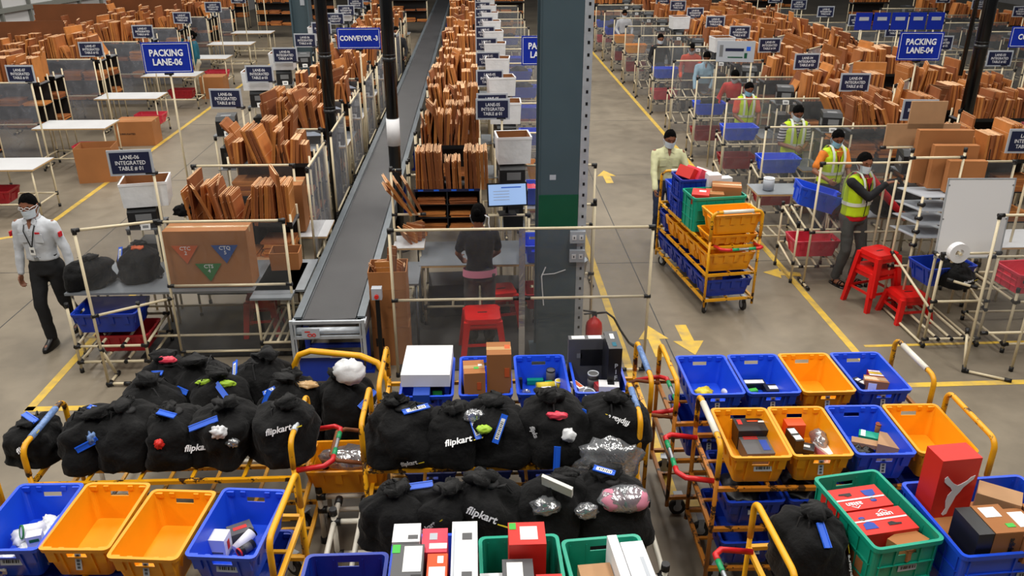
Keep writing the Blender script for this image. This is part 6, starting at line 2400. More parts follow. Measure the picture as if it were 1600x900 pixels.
# ------------------------------------------------------------------ large blue direction signs
sign_board((-4.32, 12.14, 2.5), ['PACKING', 'LANE-06'], 0.66, 0.42, 'large blue sign reading packing lane six', 'blue', tsize=0.125, tilt=0, group='large blue signs', rz=0.05)
sign_board((-1.89, 14.06, 2.5), ['CONVEYOR -3'], 0.70, 0.33, 'large blue sign reading conveyor three', 'blue', tsize=0.11, group='large blue signs', rz=0.0)
sign_board((1.0, 12.6, 2.5), ['PACKING', 'LANE-05'], 0.66, 0.42, 'large blue sign reading packing lane five, half hidden by the column', 'blue', tsize=0.125, group='large blue signs')
sign_board((6.76, 12.8, 2.5), ['PACKING', 'LANE-04'], 0.66, 0.42, 'large blue sign reading packing lane four', 'blue', tsize=0.125, group='large blue signs', rz=-0.05)
sign_board((9.16, 13.76, 2.5), ['CONVEYOR'], 0.8, 0.33, 'large blue sign starting with conv, cut by the right edge', 'blue', tsize=0.12, group='large blue signs', rz=-0.05)
t = thing('picture_board', 'grey picture board with a navy bar hanging over the lane four screens', 'board', (4.6, 15.0, 0), -0.15)
m = MB()
m.box((0, 0, 2.12), (0.66, 0.02, 0.36), mi=0)
m.box((-0.02, -0.012, 2.15), (0.32, 0.004, 0.05), mi=1)
m.box((0.22, -0.012, 2.17), (0.07, 0.004, 0.07), mi=2)
m.box((0.18, -0.012, 2.05), (0.05, 0.004, 0.09), mi=3)
m.box((-0.25, -0.012, 2.13), (0.06, 0.004, 0.2), mi=4)
m.box((0.0, -0.012, 2.02), (0.26, 0.004, 0.02), mi=3)
obj('board', m, t, mats=['signgrey', 'navy', 'tagblue', 'colgreen', 'grey'])
for s_ in (-0.3, 0.3):
    m = MB()
    m.cyl((s_, 0.02, 0), (s_, 0.02, 2.25), 0.0145, 8)
    obj('post', m, t, mats=['pipe'])
for i in range(5):
    t = thing('notice_board', 'blue notice board high behind the lane four cartons, %s of five from the left' % ordn(i + 1), 'board', (8.0 + i * 0.38, 17.6, 0), 0, 'row of blue notice boards')
    m = MB()
    m.box((0, 0, 2.33), (0.34, 0.02, 0.34))
    obj('board', m, t, mats=['signblue'])
    m = MB()
    m.box((0, -0.013, 2.38), (0.2, 0.004, 0.07))
    obj('printed_panel', m, t, mats=['signgrey'])
    m = MB()
    m.cyl((0, 0.02, 0), (0, 0.02, 2.3), 0.0145, 8)
    obj('post', m, t, mats=['pipe'])

# ------------------------------------------------------------------ conveyor
cv = thing('belt_conveyor', 'long dark grey belt conveyor running away from the camera', 'conveyor', (-1.46, 7.3, 0))
m = MB()
m.box((0, 20, 0.745), (0.5, 40, 0.012))
m.tube([(-0.25, 0.0, 0.715), (0.25, 0.0, 0.715)], 0.036, 16)
obj('belt', m, cv, mats=['belt'])
for s in (-1, 1):
    m = MB()
    m.box((s * 0.3, 20, 0.76), (0.085, 40, 0.02), mi=0)
    m.box((s * 0.335, 20, 0.66), (0.012, 40, 0.2), mi=0)
    m.box((s * 0.262, 20, 0.755), (0.01, 40, 0.03), mi=1)
    obj('side_rail', m, cv, mats=['rail', 'galv'])
m = MB()
m.box((0, 20, 0.6), (0.62, 39.6, 0.02))
obj('under_tray', m, cv, mats=['darkgrey'])
for y in np.arange(0.3, 30, 2.5):
    m = MB()
    for s in (-1, 1):
        m.box((s * 0.3, 0, 0.28), (0.05, 0.05, 0.56))
        m.box((s * 0.3, 0, 0.01), (0.12, 0.12, 0.02))
    m.box((0, 0, 0.3), (0.6, 0.04, 0.04))
    obj('support', cached(('cvsup',), lambda: m.mesh('support', ['deepblue'])), cv, loc=(0, float(y), 0))
m = MB()
for z in (0.78, 0.62, 0.42):
    m.box((0, -0.14, z), (0.68, 0.025, 0.03))
for s in (-1, 1):
    m.box((s * 0.34, -0.14, 0.58), (0.03, 0.03, 0.44))
    m.box((s * 0.31, -0.14, 0.58), (0.012, 0.03, 0.4))
    m.box((s * 0.34, -0.06, 0.72), (0.03, 0.18, 0.06))
m.cyl((-0.3, -0.1, 0.67), (0.3, -0.1, 0.67), 0.035, 14)
obj('end_guard', m, cv, mats=['galv'], label='polished steel end guard')
m = MB()
m.box((0, -0.1, 0.27), (0.62, 0.02, 0.3))
obj('end_panel', m, cv, mats=['deepblue'])
m = MB()
m.box((-0.16, -0.158, 0.67), (0.17, 0.004, 0.1), mi=0)
m.box((-0.19, -0.161, 0.69), (0.05, 0.003, 0.012), mi=1)
m.tube([(-0.17 + 0.02 * math.cos(t), -0.162, 0.655 + 0.015 * math.sin(t)) for t in np.linspace(0, 2 * PI, 12)], 0.004, 5, mi=1)
m.tube([(-0.13 + 0.015 * math.cos(t), -0.162, 0.655 + 0.015 * math.sin(t)) for t in np.linspace(0, 2 * PI, 12)], 0.004, 5, mi=1)
obj('warning_label', m, cv, mats=['signgrey', 'tagred'])
m = MB()
m.box((0.1, -0.156, 0.42), (0.2, 0.004, 0.035), mi=0)
pl = obj('name_plate', m, cv, mats=['signgrey'])
obj('lettering', text_mesh('DESCRIPTION', 0.026, 'tri_orange'), pl, loc=(0.1, -0.16, 0.42), rot=(PI / 2, 0, 0))
ct = thing('control_box', 'small grey control box with a red button beside the conveyor', 'switch', (-1.02, 7.55, 0))
m = MB()
m.box((0, 0, 0.42), (0.04, 0.04, 0.84))
obj('post', m, ct, mats=['black'])
m = MB()
m.box((0, 0, 0.9), (0.1, 0.08, 0.12))
obj('housing', m, ct, mats=['signgrey'])
m = MB()
m.cyl((0, -0.04, 0.88), (0, -0.065, 0.88), 0.022, 14)
obj('red_button', m, ct, mats=['tagred'])
# screens standing along the left side of the conveyor
for i, y in enumerate((9.2, 10.9, 12.7, 14.6, 16.6, 18.6, 20.8)):
    pipe_frame('conveyor_side_screen', 'clear screen standing along the conveyor, %s from the front' % ordn(i + 1), 'screen',
               [((0, 0, 0.55), (0, 0, 1.7)), ((0, 1.25, 0.55), (0, 1.25, 1.7)), ((0, 0, 1.7), (0, 1.25, 1.7)), ((0, 0, 0.6), (0, 1.25, 0.6)), ((0, 0.0, 0), (0, 0.0, 0.55)), ((0, 1.25, 0), (0, 1.25, 0.55))],
               (-1.93, y, 0), 0, group='screens along the conveyor', sheet=[[(0, 0.01, 0.6), (0, 1.24, 0.6), (0, 1.24, 1.69), (0, 0.01, 1.69)]], sheetmat='sheetfog')
for i, y in enumerate((13.2, 15.2, 17.2, 19.2, 21.2, 23.2)):
    pipe_table((-2.35, y, 0), 0.6, 0.5, 'small shelf beside the conveyor, %s from the front' % ordn(i + 1), h=1.0, group='conveyor side tables')
    monitor((-2.65, y, 1.0), 0.1, 'computer monitor facing the camera left of the conveyor, %s from the front' % ordn(i + 1), white=True)
    printer((-2.25, y, 1.0), 0.1, 'black printer on the shelf by the conveyor, %s from the front' % ordn(i + 1), group='printers along the conveyor')
# short pipe posts along the right side of the conveyor
for i, y in enumerate((11.5, 13.2, 15.0, 17.0)):
    pipe_frame('pipe_stub', 'short cream pipe upright on the right side of the conveyor, %s from the front' % ordn(i + 1), 'frame',
               [((0, 0, 0), (0, 0, 1.15)), ((-0.0, 0.3, 0), (0.0, 0.3, 1.1)), ((0, 0, 0.95), (0.25, 0, 0.95))], (-1.0, y, 0), 0, group='short uprights by the conveyor')
# ------------------------------------------------------------------ nearest station of lane 06 (left)
pipe_frame('plastic_screen', 'large clear plastic screen in front of the carton with three triangles', 'screen',
           [((0, 0, 0), (0, 0, 1.56)), ((1.22, 0, 0), (1.22, 0, 1.56)), ((0, 0, 1.55), (1.22, 0, 1.55)), ((0, 0, 0.86), (1.22, 0, 0.86)), ((0, 0, 0.1), (1.22, 0, 0.1))],
           (-3.16, 7.9, 0), 0, group='clear plastic screens', sheet=[[(0.01, -0.016, 0.1), (1.21, -0.016, 0.1), (1.21, -0.016, 1.54), (0.01, -0.016, 1.54)]])
pipe_frame('plastic_screen', 'angled clear plastic wing screen beside the masked guard', 'screen',
           [((-0.56, -0.52, 0.0), (-0.56, -0.52, 1.66)), ((0, 0, 1.56), (-0.56, -0.52, 1.66)), ((-0.56, -0.52, 0.78), (0, 0, 0.72)), ((-0.56, -0.52, 0.03), (-0.36, -0.52, 0.03)), ((-0.56, -0.3, 0.0), (-0.56, -0.52, 0.42)), ((-0.56, -0.28, 0.02), (-0.56, -0.5, 0.02))],
           (-3.17, 7.9, 0), 0, group='clear plastic screens', sheet=[[(-0.01, 0, 0.72), (-0.55, -0.51, 0.78), (-0.55, -0.51, 1.65), (-0.01, 0, 1.55)]])
S = []
for y in (7.68, 8.35):
    for z in ((0.12, 0.30) if y < 8 else (0.12, 0.34)):
        S.append(((-4.12, y, z), (-3.42, y, z)))
for x in (-4.12, -3.42):
    for y in (7.68, 8.35):
        S.append(((x, y, 0), (x, y, 0.78)))
for x in (-4.12, -3.88, -3.65, -3.42):
    S.append(((x, 7.68, 0.12), (x, 8.35, 0.12)))
    S.append(((x, 7.68, 0.30), (x, 8.35, 0.34)))
pipe_frame('crate_rack', 'cream pipe rack holding a blue and a dark red crate beside the guard', 'rack', S)
crate('deepblue', (-3.83, 7.98, 0.40), PI / 2, 'dark blue crate on the rack beside the guard', H=0.22, L=0.66, W=0.46, group='crates in the racks', lab=None, tilt=0.0)
crate('darkred', (-3.72, 8.03, 0.14), PI / 2, 'dark red crate under the blue crate on the rack beside the guard', H=0.2, L=0.55, W=0.42, group='crates in the racks', lab=None)
pipe_table((-3.05, 8.4, 0), 2.45, 0.85, 'long grey worktable with two black bags behind the wing screen', h=0.76, top='greytop', group='packing tables', edge=False, shelf=False)
bag((aty(143, 440, 8.2).x, 8.2, 0.77), 0.3, 'black bag lying left on the long grey worktable', v=31, size=(0.46, 0.36, 0.32), logo=None)
bag((aty(212, 425, 8.3).x, 8.35, 0.77), 0.1, 'rounder black bag with a barcode tag on the long grey worktable', v=32, size=(0.42, 0.36, 0.4), tags=[(-0.3, -0.45, 0.7, 0.16, (1.1, 0, 0.25), 'paper')])
packet((aty(215, 388, 8.3).x, 8.3, 1.13), 23, (0.14, 0.08, 0.06), 'orange and white packet in the mouth of the rounder bag', 'tri_orange', amp=0.25)
b = closed_box((-2.79, 8.2, 0.77), 0.0, (0.84, 0.28, 0.62), 'big brown carton bearing orange, blue and green triangles', ('cardbox', 'tape'), tape=True)
for mn, cx, cz, body, big in (('tri_orange', -0.21, 0.40, 'CTC', '2'), ('tri_blue', 0.19, 0.40, 'CTQ', '5'), ('tri_green', 0.0, 0.20, 'CTS', '4')):
    m = MB()
    m.prism([(-0.135, 0.07), (0.135, 0.07), (0, -0.13)], -0.0012, 0.0012)
    t = obj('triangle_sticker', m, b, loc=(cx, -0.153, cz), rot=(PI / 2, 0, 0), mats=[mn])
    obj('lettering', text_mesh(body, 0.055, 'white', bold=0.001), t, loc=(0, 0.038, 0.0015))
    obj('lettering', text_mesh(big, 0.055, 'white', bold=0.001), t, loc=(0, -0.012, 0.0015))
printer_stand(-3.72, 9.0, 1.16, 'black stand of computers below the nearest white bin on the left')
printer((-3.72, 8.98, 1.16), 0.2, 'black label printer under the nearest white bin on the left', size=(0.3, 0.36, 0.24))
wrapped_bin((-3.66, 9.0, 1.405), 0.2, 'nearest white wrapped bin on the left, by the lane six table one sign', size=(0.46, 0.36, 0.27))
lane_sign(6, 0, -3.66, 8.72, 1.93, rz=0.1)
carton_rack(-3.3, -2.1, 9.15, 'pipe rack of flattened cartons at lane six table one', z=1.13)
carton_row(-3.27, -2.12, 9.12, 1.133, 'in the rack at lane six table one', seed=77, hmin=0.34, hmax=0.5, lean=0.3)
single_carton((-2.98, 8.98, 1.14), (0.0, -0.35, 0.5), (0.03, 0.34, 0.52), 'large flat carton leaning over the others at lane six table one')
packet((-3.3, 9.0, 1.3), 24, (0.2, 0.15, 0.14), 'dark rumpled cloth heaped beside the cartons of lane six table one', 'fabric', amp=0.25, name='cloth', cat='cloth')
crate_like = open_box((-2.12, 8.58, 0.78), 0.05, (0.3, 0.24, 0.2), 'small open brown carton with paper strips on the grey side table', 'cardbox', 'cardinner', flare=0.05)
closed_box((-2.35, 9.75, 0.82), 0.05, (0.5, 0.36, 0.58), 'tall taped brown carton standing behind the small open carton', ('cardbox', 'tape'))
pipe_table((-2.2, 9.75, 0), 0.75, 0.6, 'low table under the tall taped carton', h=0.8, group='packing tables')
pipe_table((-2.13, 8.25, 0), 0.42, 0.95, 'narrow grey side table along the conveyor', h=0.76, top='greytop', group='packing tables', edge=False)
pipe_table((-2.52, 9.0, 0), 0.3, 0.5, 'small cream table behind the carton with triangles', h=0.74, top='kraft', group='packing tables')
stool((-2.45, 8.55, 0), 0.1, 'red plastic stool under the left worktable', h=0.45)
screen_panel('plastic_screen', 'clear plastic screen on pipes at lane six table two', -3.38, -2.2, 9.75, h=1.6, rails=(0.85, 1.6), group='clear plastic screens')

# ------------------------------------------------------------------ nearest station of lane 05 (centre)
pipe_frame('plastic_screen', 'wide clear plastic screen spanning from the conveyor to the aisle', 'screen',
           [((0, 0, 0), (0, 0, 1.6)), ((2.52, 0, 0.05), (2.52, 0, 1.6)), ((0, 0, 1.59), (2.52, 0, 1.59)), ((0, 0, 0.86), (1.22, 0, 0.86)), ((1.3, 0, 0.86), (2.52, 0, 0.86)), ((2.3, 0, 0.03), (2.52, 0, 0.03))],
           (-0.85, 7.45, 0), 0, group='clear plastic screens', sheet=[[(0.01, -0.016, 0.1), (1.24, -0.016, 0.1), (1.24, -0.016, 1.58), (0.01, -0.016, 1.58)], [(1.28, -0.016, 0.1), (2.5, -0.016, 0.1), (2.5, -0.016, 1.58), (1.28, -0.016, 1.58)]])
m = MB()
m.box((0.41, 7.42, 0.8), (0.06, 0.012, 1.6))
tag(obj('taped_strip', m, mats=['film']), 'white taped strip joining the two halves of the wide screen', 'strip')
pipe_table((0.0, 8.95, 0), 1.35, 0.75, 'grey packing desk the woman in black works at', h=0.76, top='greytop', group='packing tables')
m = MB()
m.box((0, 0, 0.745), (0.36, 0.62, 0.02), mi=0)
m.box((0, 0, 0.757), (0.006, 0.6, 0.004), mi=1)
t = thing('side_table', 'light grey two-plate side table right of the conveyor', 'table', (-0.83, 8.4, 0), 0)
obj('tabletop', m, t, mats=['greytop', 'black'])
for sx in (-1, 1):
    for sy in (-1, 1):
        m = MB()
        m.cyl((sx * 0.15, sy * 0.28, 0), (sx * 0.15, sy * 0.28, 0.735), 0.015, 8)
        obj('leg', m, t, mats=['rail'])
closed_box((-0.93, 7.86, 0.0), 0.03, (0.38, 0.34, 0.44), 'brown carton marked 11 at the foot of the stack by the conveyor', ('cardbox', 'tape'), text=[('front', '11', 0.13, 'boxblack', -0.3, 0.62, 0)])
closed_box((-0.93, 7.86, 0.442), 0.0, (0.37, 0.34, 0.42), 'brown carton in the middle of the stack by the conveyor', ('cardbox', 'tape'), stick=[('front', 0.1, 0.55, 0.1, 0.02, 'cardinner')])
ob = open_box((-0.93, 7.86, 0.864), 0.02, (0.37, 0.34, 0.2), 'open brown carton of scrap topping the stack by the conveyor', 'cardbox', 'cardinner', flare=0.04)
for i in range(7):
    a = i * 0.9
    single_carton((-0.93 + 0.1 * math.cos(a), 7.86 + 0.08 * math.sin(a), 0.89), (0.25 * math.sin(a * 2), 0.35 * math.cos(a * 1.7), a), (0.022, 0.12 + 0.02 * (i % 3), 0.2 + 0.03 * (i % 3)), '%s scrap of brown carton in the open box by the conveyor' % ordn(i + 1), 1 + i % 3)
single_carton((-0.9, 7.8, 0.9), (0.1, -0.05, 1.4), (0.022, 0.1, 0.42), 'tallest scrap of carton rising from the open box by the conveyor', 2)
for i in range(6):
    single_carton((-0.82 + 0.035 * i, 9.0 + 0.02 * i, 0.9), (0.3 - 0.1 * i, -0.5 + 0.22 * i, 0.5 + 0.4 * i), (0.022, 0.2, 0.2), '%s folded carton flap bunched at the desk corner by the conveyor' % ordn(i + 1), 1 + i % 3)
pipe_table((-0.8, 9.02, 0), 0.35, 0.4, 'corner shelf of folded flaps beside the desk', h=0.88, group='packing tables')
# pigeonhole rack with cartons lying flat
t = thing('pigeonhole_rack', 'black pigeonhole rack of flat cartons behind the woman in black', 'rack', (-0.36, 9.4, 0))
m = MB()
for z in (0.95, 1.1, 1.26, 1.42):
    m.box((0, 0, z), (0.74, 0.4, 0.01))
for x in (-0.37, 0.0, 0.37):
    m.box((x, 0, 1.19), (0.012, 0.4, 0.48))
m.box((0, 0.2, 1.19), (0.74, 0.008, 0.48))
for x in (-0.36, 0.36):
    for y in (-0.19, 0.19):
        m.box((x, y, 0.47), (0.025, 0.025, 0.95))
obj('frame', m, t, mats=['blackmatte'])
m = MB()
m.box((0, -0.203, 1.435), (0.76, 0.006, 0.03), mi=0)
for x in (-0.3, -0.12, 0.08, 0.28):
    m.box((x, -0.207, 1.435), (0.06, 0.003, 0.018), mi=1)
obj('shelf_edge', m, t, mats=['navy', 'tagblue'])
for ci, x in enumerate((-0.185, 0.185)):
    for ri, z in enumerate((0.957, 1.107, 1.267)):
        m = MB()
        r_ = random.Random(ci * 7 + ri)
        zz = z
        for q in range(5):
            h_ = r_.uniform(0.008, 0.014)
            m.box((x + r_.uniform(-0.01, 0.01), -0.02 + r_.uniform(-0.02, 0.02), zz + h_ / 2), (0.32, 0.34, h_ * 0.8), (0, 0, r_.uniform(-0.06, 0.06)))
            zz += h_
        o = tag(obj('carton_pile', m, loc=(-0.36, 9.4, 0), mats=['card']), 'pile of flat cartons in the %s %s pigeonhole of the black rack' % (('lower', 'middle', 'upper')[ri], ('left', 'right')[ci]), 'carton')
carton_row(-0.72, 0.13, 9.4, 1.428, 'on top of the black pigeonhole rack', seed=88, hmin=0.38, hmax=0.5, lean=0.1)
for i, (x, a, s) in enumerate(((-0.98, -0.55, 0.5), (-0.92, -0.5, 0.46), (-0.86, -0.42, 0.42), (-1.0, -0.7, 0.4))):
    single_carton((x + 0.18, 9.15 + 0.03 * i, 1.2), (0.0, a, 0.25), (0.03, 0.34, s), '%s big orange-brown carton leaning out over the conveyor edge' % ordn(i + 1), 1 + i % 3)
pipe_frame('carton_holder', 'pipe post holding the cartons that lean over the conveyor', 'frame', [((0, 0, 0), (0, 0, 1.75)), ((0, 0, 1.2), (0.35, 0, 1.2)), ((0, 0, 1.72), (0.1, 0, 1.72))], (-0.97, 9.05, 0), 0)
# printer, monitor and bin on the right of the desk
printer_stand(0.42, 9.72, 1.33, 'pipe stand with a black computer right of the pigeonhole rack')
printer((0.4, 9.7, 1.33), 0.05, 'black printer with green light above the woman in black', size=(0.3, 0.36, 0.3))
wrapped_bin((0.42, 9.72, 1.635), 0.08, 'nearest white wrapped bin of the centre lane, above the black printer', size=(0.38, 0.34, 0.32))
monitor((0.33, 9.1, 1.17), 0.1, 'tilted computer monitor glowing pale blue beside the woman in black', w_=0.46, h_=0.27, tilt=0.3)
pipe_frame('monitor_stand', 'black and cream stand under the centre monitor', 'stand', [((-0.3, 0, 0.0), (-0.3, 0, 1.16)), ((0.22, 0, 0), (0.22, 0, 1.16)), ((-0.3, 0, 1.15), (0.22, 0, 1.15)), ((0.1, -0.1, 0.98), (0.35, -0.1, 0.98))], (0.36, 9.12, 0), 0)
lane_sign(5, 0, 0.21, 11.0, 1.98)
screen_panel('plastic_screen', 'clear plastic screen behind the grey column, at lane five table one', 0.45, 1.42, 9.75, h=1.56, rails=(0.8, 1.56), group='clear plastic screens')
crate('blue', (0.62, 8.75, 0.77), 0.0, 'blue crate standing on the desk left of the grey column', H=0.22, W=0.26, L=0.45, group='crates in the racks', lab=None)
crate('darkred', (0.62, 8.6, 0.26), 0.0, 'red crate on the low shelf left of the grey column', H=0.2, W=0.26, L=0.4, group='crates in the racks', lab=None)
crate('blue', (0.7, 10.1, 1.0), PI / 2, 'blue crate of pink wrapped goods beside the grey column', H=0.22, group='crates in the racks', lab=None)
packet((0.7, 10.1, 1.14), 25, (0.3, 0.24, 0.14), 'bright pink packets in the crate beside the grey column', 'pink', amp=0.2)
pipe_table((0.75, 10.15, 0), 0.7, 0.6, 'cream pipe table behind the centre monitors', h=0.98, group='packing tables')
stool((0.02, 7.9, 0), 0.05, 'red plastic stool in front, behind the wide clear screen', h=0.5, w_=0.46)
stool((0.24, 8.62, 0), 0.2, 'second red plastic stool, behind the front one', h=0.45, w_=0.38)
# fire extinguisher
fe = thing('fire_extinguisher', 'red fire extinguisher standing at the foot of the grey column', 'fire extinguisher', (1.19, 7.78, 0))
m = MB()
m.lathe([(0.07, 0), (0.085, 0.015), (0.088, 0.05), (0.088, 0.36), (0.08, 0.41), (0.05, 0.45), (0.025, 0.465), (0.022, 0.5)], 24)
obj('cylinder', m, fe, mats=['red'])
m = MB()
m.box((0, 0, 0.51), (0.05, 0.04, 0.04))
m.box((-0.05, 0, 0.545), (0.14, 0.02, 0.012), (0, 0.15, 0))
m.box((-0.05, 0, 0.52), (0.12, 0.02, 0.01), (0, -0.1, 0))
obj('valve', m, fe, mats=['black'])
m = MB()
m.tube([(0.02, 0, 0.52), (0.12, -0.02, 0.54), (0.2, -0.04, 0.48), (0.27, -0.06, 0.35), (0.36, -0.1, 0.22)], 0.012, 8)
m.tube([(0.36, -0.1, 0.22), (0.46, -0.12, 0.16)], 0.02, 8, radii=[0.014, 0.026])
obj('hose', m, fe, mats=['black'])
m = MB()
m.box((0, -0.089, 0.24), (0.08, 0.003, 0.12))
obj('label', m, fe, mats=['signgrey'])
t = thing('waste_bin', 'small steel wire bin beside the grey column', 'bin', (1.06, 8.3, 0.72))
m = MB()
m.lathe([(0.08, 0), (0.11, 0.2), (0.115, 0.2), (0.105, 0.2), (0.078, 0.005)], 20)
obj('bin_body', m, t, mats=['galv'])
pipe_frame('bin_stand', 'cream pipe stand under the steel wire bin', 'stand', [((-0.12, 0, 0), (-0.12, 0, 1.5)), ((0.12, 0.0, 0), (0.12, 0, 1.55)), ((-0.12, 0, 0.7), (0.12, 0, 0.7)), ((-0.12, 0, 1.5), (0.12, 0, 1.5))], (1.12, 8.42, 0), 0)

# ------------------------------------------------------------------ nearest stations of lane 04 (right)
screen_panel('plastic_screen', 'clear plastic screen behind the worker in red, at lane four table one', 4.12, 6.5, 9.55, h=1.6, rails=(0.72, 1.6), group='clear plastic screens')
crate_rack(4.3, 9.95, 'cream pipe crate rack behind the worker in red', w_=0.62, d_=0.6)
crate('blue', (4.26, 9.95, 0.93), PI / 2 - 0.1, 'tilted bright blue crate in the hands of the orange-sleeved worker', H=0.24, group='crates in the racks', lab=None, tilt=0.28)
crate('pink', (4.32, 9.95, 0.3), PI / 2, 'pink crate on the low rails behind the worker in red', H=0.22, group='crates in the racks', lab=None)
bag((4.62, 9.86, 0.8), 0.4, 'black bag with a white parcel hanging before the orange-sleeved worker', v=41, size=(0.34, 0.26, 0.34), logo=[(-0.2, 0.4, -0.2, 0.05)])
closed_box((4.72, 9.72, 1.05), 0.6, (0.16, 0.1, 0.05), 'silver wrapped parcel on the bag before the orange-sleeved worker', ('white', 'white'), tape=False)
pipe_table((5.5, 10.2, 0), 1.6, 0.7, 'grey packing table at lane four table one', h=0.8, top='greytop', group='packing tables')
can((4.0, 10.9, 0.86), 0.075, 0.16, 'white tub on the table behind the blue-masked worker', 'signgrey', 'white', name='tub', cat='tub')
pipe_table((4.15, 10.95, 0), 0.7, 0.5, 'narrow grey table under the white tub', h=0.85, top='greytop', group='packing tables')
printer_stand(5.5, 10.05, 1.36, 'black computer stand right of the worker in red')
printer((5.5, 10.03, 1.36), -0.25, 'black printer right of the blue-masked worker', size=(0.34, 0.4, 0.28))
packet((5.2, 9.85, 1.05), 27, (0.5, 0.4, 0.5), 'large black plastic sack right of the worker in red', 'fabric', amp=0.15, name='black_sack', cat='bag')
carton_rack(5.9, 7.4, 10.5, 'pipe rack of flattened cartons behind the white board', z=1.38)
carton_row(5.95, 7.38, 10.5, 1.383, 'in the rack behind the white board', seed=99, hmin=0.36, hmax=0.52, lean=0.25)
lane_sign(4, 0, 6.17, 8.95, 2.0, rz=-0.05)
lane_sign(4, 1, 5.76, 10.61, 2.0, rz=-0.08)

# front rack with the white board
S = []
for x in (4.82, 5.42):
    S += [((x, 7.85, 0.03), (x, 8.85, 0.03)), ((x, 7.85, 0), (x, 7.85, 1.1)), ((x, 8.85, 0), (x, 8.85, 1.95))]
for x in (4.97, 5.12, 5.27):
    S.append(((x, 7.85, 0.1), (x, 8.85, 0.1)))
for y in (7.85, 8.85):
    for z in (0.1, 0.55):
        S.append(((4.82, y, z), (5.42, y, z)))
S += [((4.82, 7.85, 0.45), (4.82, 8.85, 0.72)), ((4.82, 7.85, 1.1), (5.42, 7.85, 1.1)), ((4.82, 8.85, 1.85), (5.42, 8.85, 1.85)),
      ((5.42, 8.85, 0.72), (5.42, 7.85, 0.45)), ((4.82, 7.85, 1.05), (4.82, 8.0, 1.05)), ((4.95, 7.85, 0.8), (5.12, 7.65, 0.8))]
pipe_frame('crate_rack', 'tall cream pipe rack with open base rails in front of the red stools', 'rack', S)
t = thing('tray_rack', 'rack of grey sloping trays under the standing cartons', 'rack', (5.25, 9.0, 0))
m = MB()
for q, z in enumerate((0.92, 1.08, 1.24, 1.4)):
    m.box((0, 0, z), (0.56, 0.62, 0.012), (-0.12, 0, 0))
obj('tray', m, t, mats=['signgrey'])
m = MB()
for x in (-0.3, 0.3):
    for y in (-0.32, 0.32):
        m.cyl((x, y, 0), (x, y, 1.45), 0.0145, 8)
obj('post', m, t, mats=['pipe'])
m = MB()
for x in (-0.3, 0.3):
    for z in (0.88, 1.04, 1.2, 1.36):
        m.cyl((x, -0.36, z), (x, -0.28, z), 0.022, 8)
        m.cyl((x - 0.04, -0.32, z), (x + 0.04, -0.32, z), 0.02, 8)
obj('joints', m, t, mats=['joint'])
for i, (x, y, w_, h_, c, l) in enumerate(((5.35, 9.2, 0.62, 0.62, 'cardbox', 'wide orange-brown carton standing behind the white board'),
                                        (5.42, 9.05, 0.5, 0.5, 'cardbox', 'second orange-brown carton standing behind the white board'),
                                        (5.5, 8.9, 0.42, 0.36, 'cardbox', 'small orange-brown carton nearest the white board'))):
    closed_box((x, y, 1.46 if i == 0 else 1.44), -0.05, (w_, 0.09, h_), l, (c, 'tape'), tape=False, group=None)
m = MB()
m.box((0, 0, 0.13), (0.86, 0.02, 0.26))
m.box((0.02, 0.0, 0.36), (0.42, 0.02, 0.32))
tag(obj('cross_shaped_carton', m, loc=(5.2, 9.42, 1.84), rot=(0, 0, -0.03), mats=['kraft']), 'pale cross-shaped unfolded carton standing above the others', 'carton')
pipe_frame('carton_holder', 'pipe frame carrying the pale unfolded carton', 'frame', [((-0.3, 0.06, 0), (-0.3, 0.06, 1.83)), ((0.3, 0.06, 0), (0.3, 0.06, 1.83)), ((-0.45, 0.0, 1.82), (0.45, 0.0, 1.82))], (5.2, 9.42, 0), 0)
wb = thing('white_board', 'blank white board in a thin frame standing on cream pipes', 'board', (5.17, 8.02, 0), -0.03)
m = MB()
m.box((0, 0, 0), (0.70, 0.014, 0.86), mi=0)
for s in (-1, 1):
    m.box((s * 0.345, -0.004, 0), (0.014, 0.012, 0.86), mi=1)
    m.box((0, -0.004, s * 0.425), (0.70, 0.012, 0.014), mi=1)
for sx in (-1, 1):
    for sz in (-1, 0, 1):
        m.cyl((sx * 0.33, -0.006, sz * 0.36), (sx * 0.33, -0.012, sz * 0.36), 0.008, 8, mi=2)
obj('panel', m, wb, loc=(0, 0, 1.42), rot=(-0.06, 0, 0), mats=['whiteboard' if 'whiteboard' in MATS else 'white', 'galv', 'grey'])
for s in (-1, 1):
    m = MB()
    m.cyl((s * 0.3, 0.03, 0), (s * 0.3, 0.03, 1.5), 0.0145, 8)
    obj('post', m, wb, mats=['pipe'])
crate('deepblue', (5.12, 8.32, 0.60), PI / 2 + 0.15, 'dark blue crate on the sloping rails beside the tape roll', H=0.22, group='crates in the racks', lab=None)
bag((5.2, 8.2, 0.6), 0.2, 'black bag with white lettering under the tape roll', v=43, size=(0.36, 0.34, 0.3), logo=[(0.05, 0.35, 0.3, 0.04)])
tp = thing('tape_roll', 'large white roll of tape on a pipe spindle', 'tape roll', (4.93, 7.78, 1.14))
m = MB()
prof = [(0.045, -0.035), (0.105, -0.035), (0.105, 0.035), (0.045, 0.035)]
n = 28
vs = []
for r_, y in prof:
    for j in range(n):
        a = 2 * PI * j / n
        vs.append((r_ * math.cos(a), y, r_ * math.sin(a)))
m.add(vs, [(i * n + j, i * n + (j + 1) % n, ((i + 1) % 4) * n + (j + 1) % n, ((i + 1) % 4) * n + j) for i in range(4) for j in range(n)])
obj('roll', m, tp, mats=['white'])
m = MB()
m.cyl((0, -0.06, 0), (0, 0.1, 0), 0.016, 10)
m.cyl((0, 0.07, 0.0), (0, 0.07, -0.14), 0.016, 10)
obj('spindle', m, tp, mats=['pipe'])
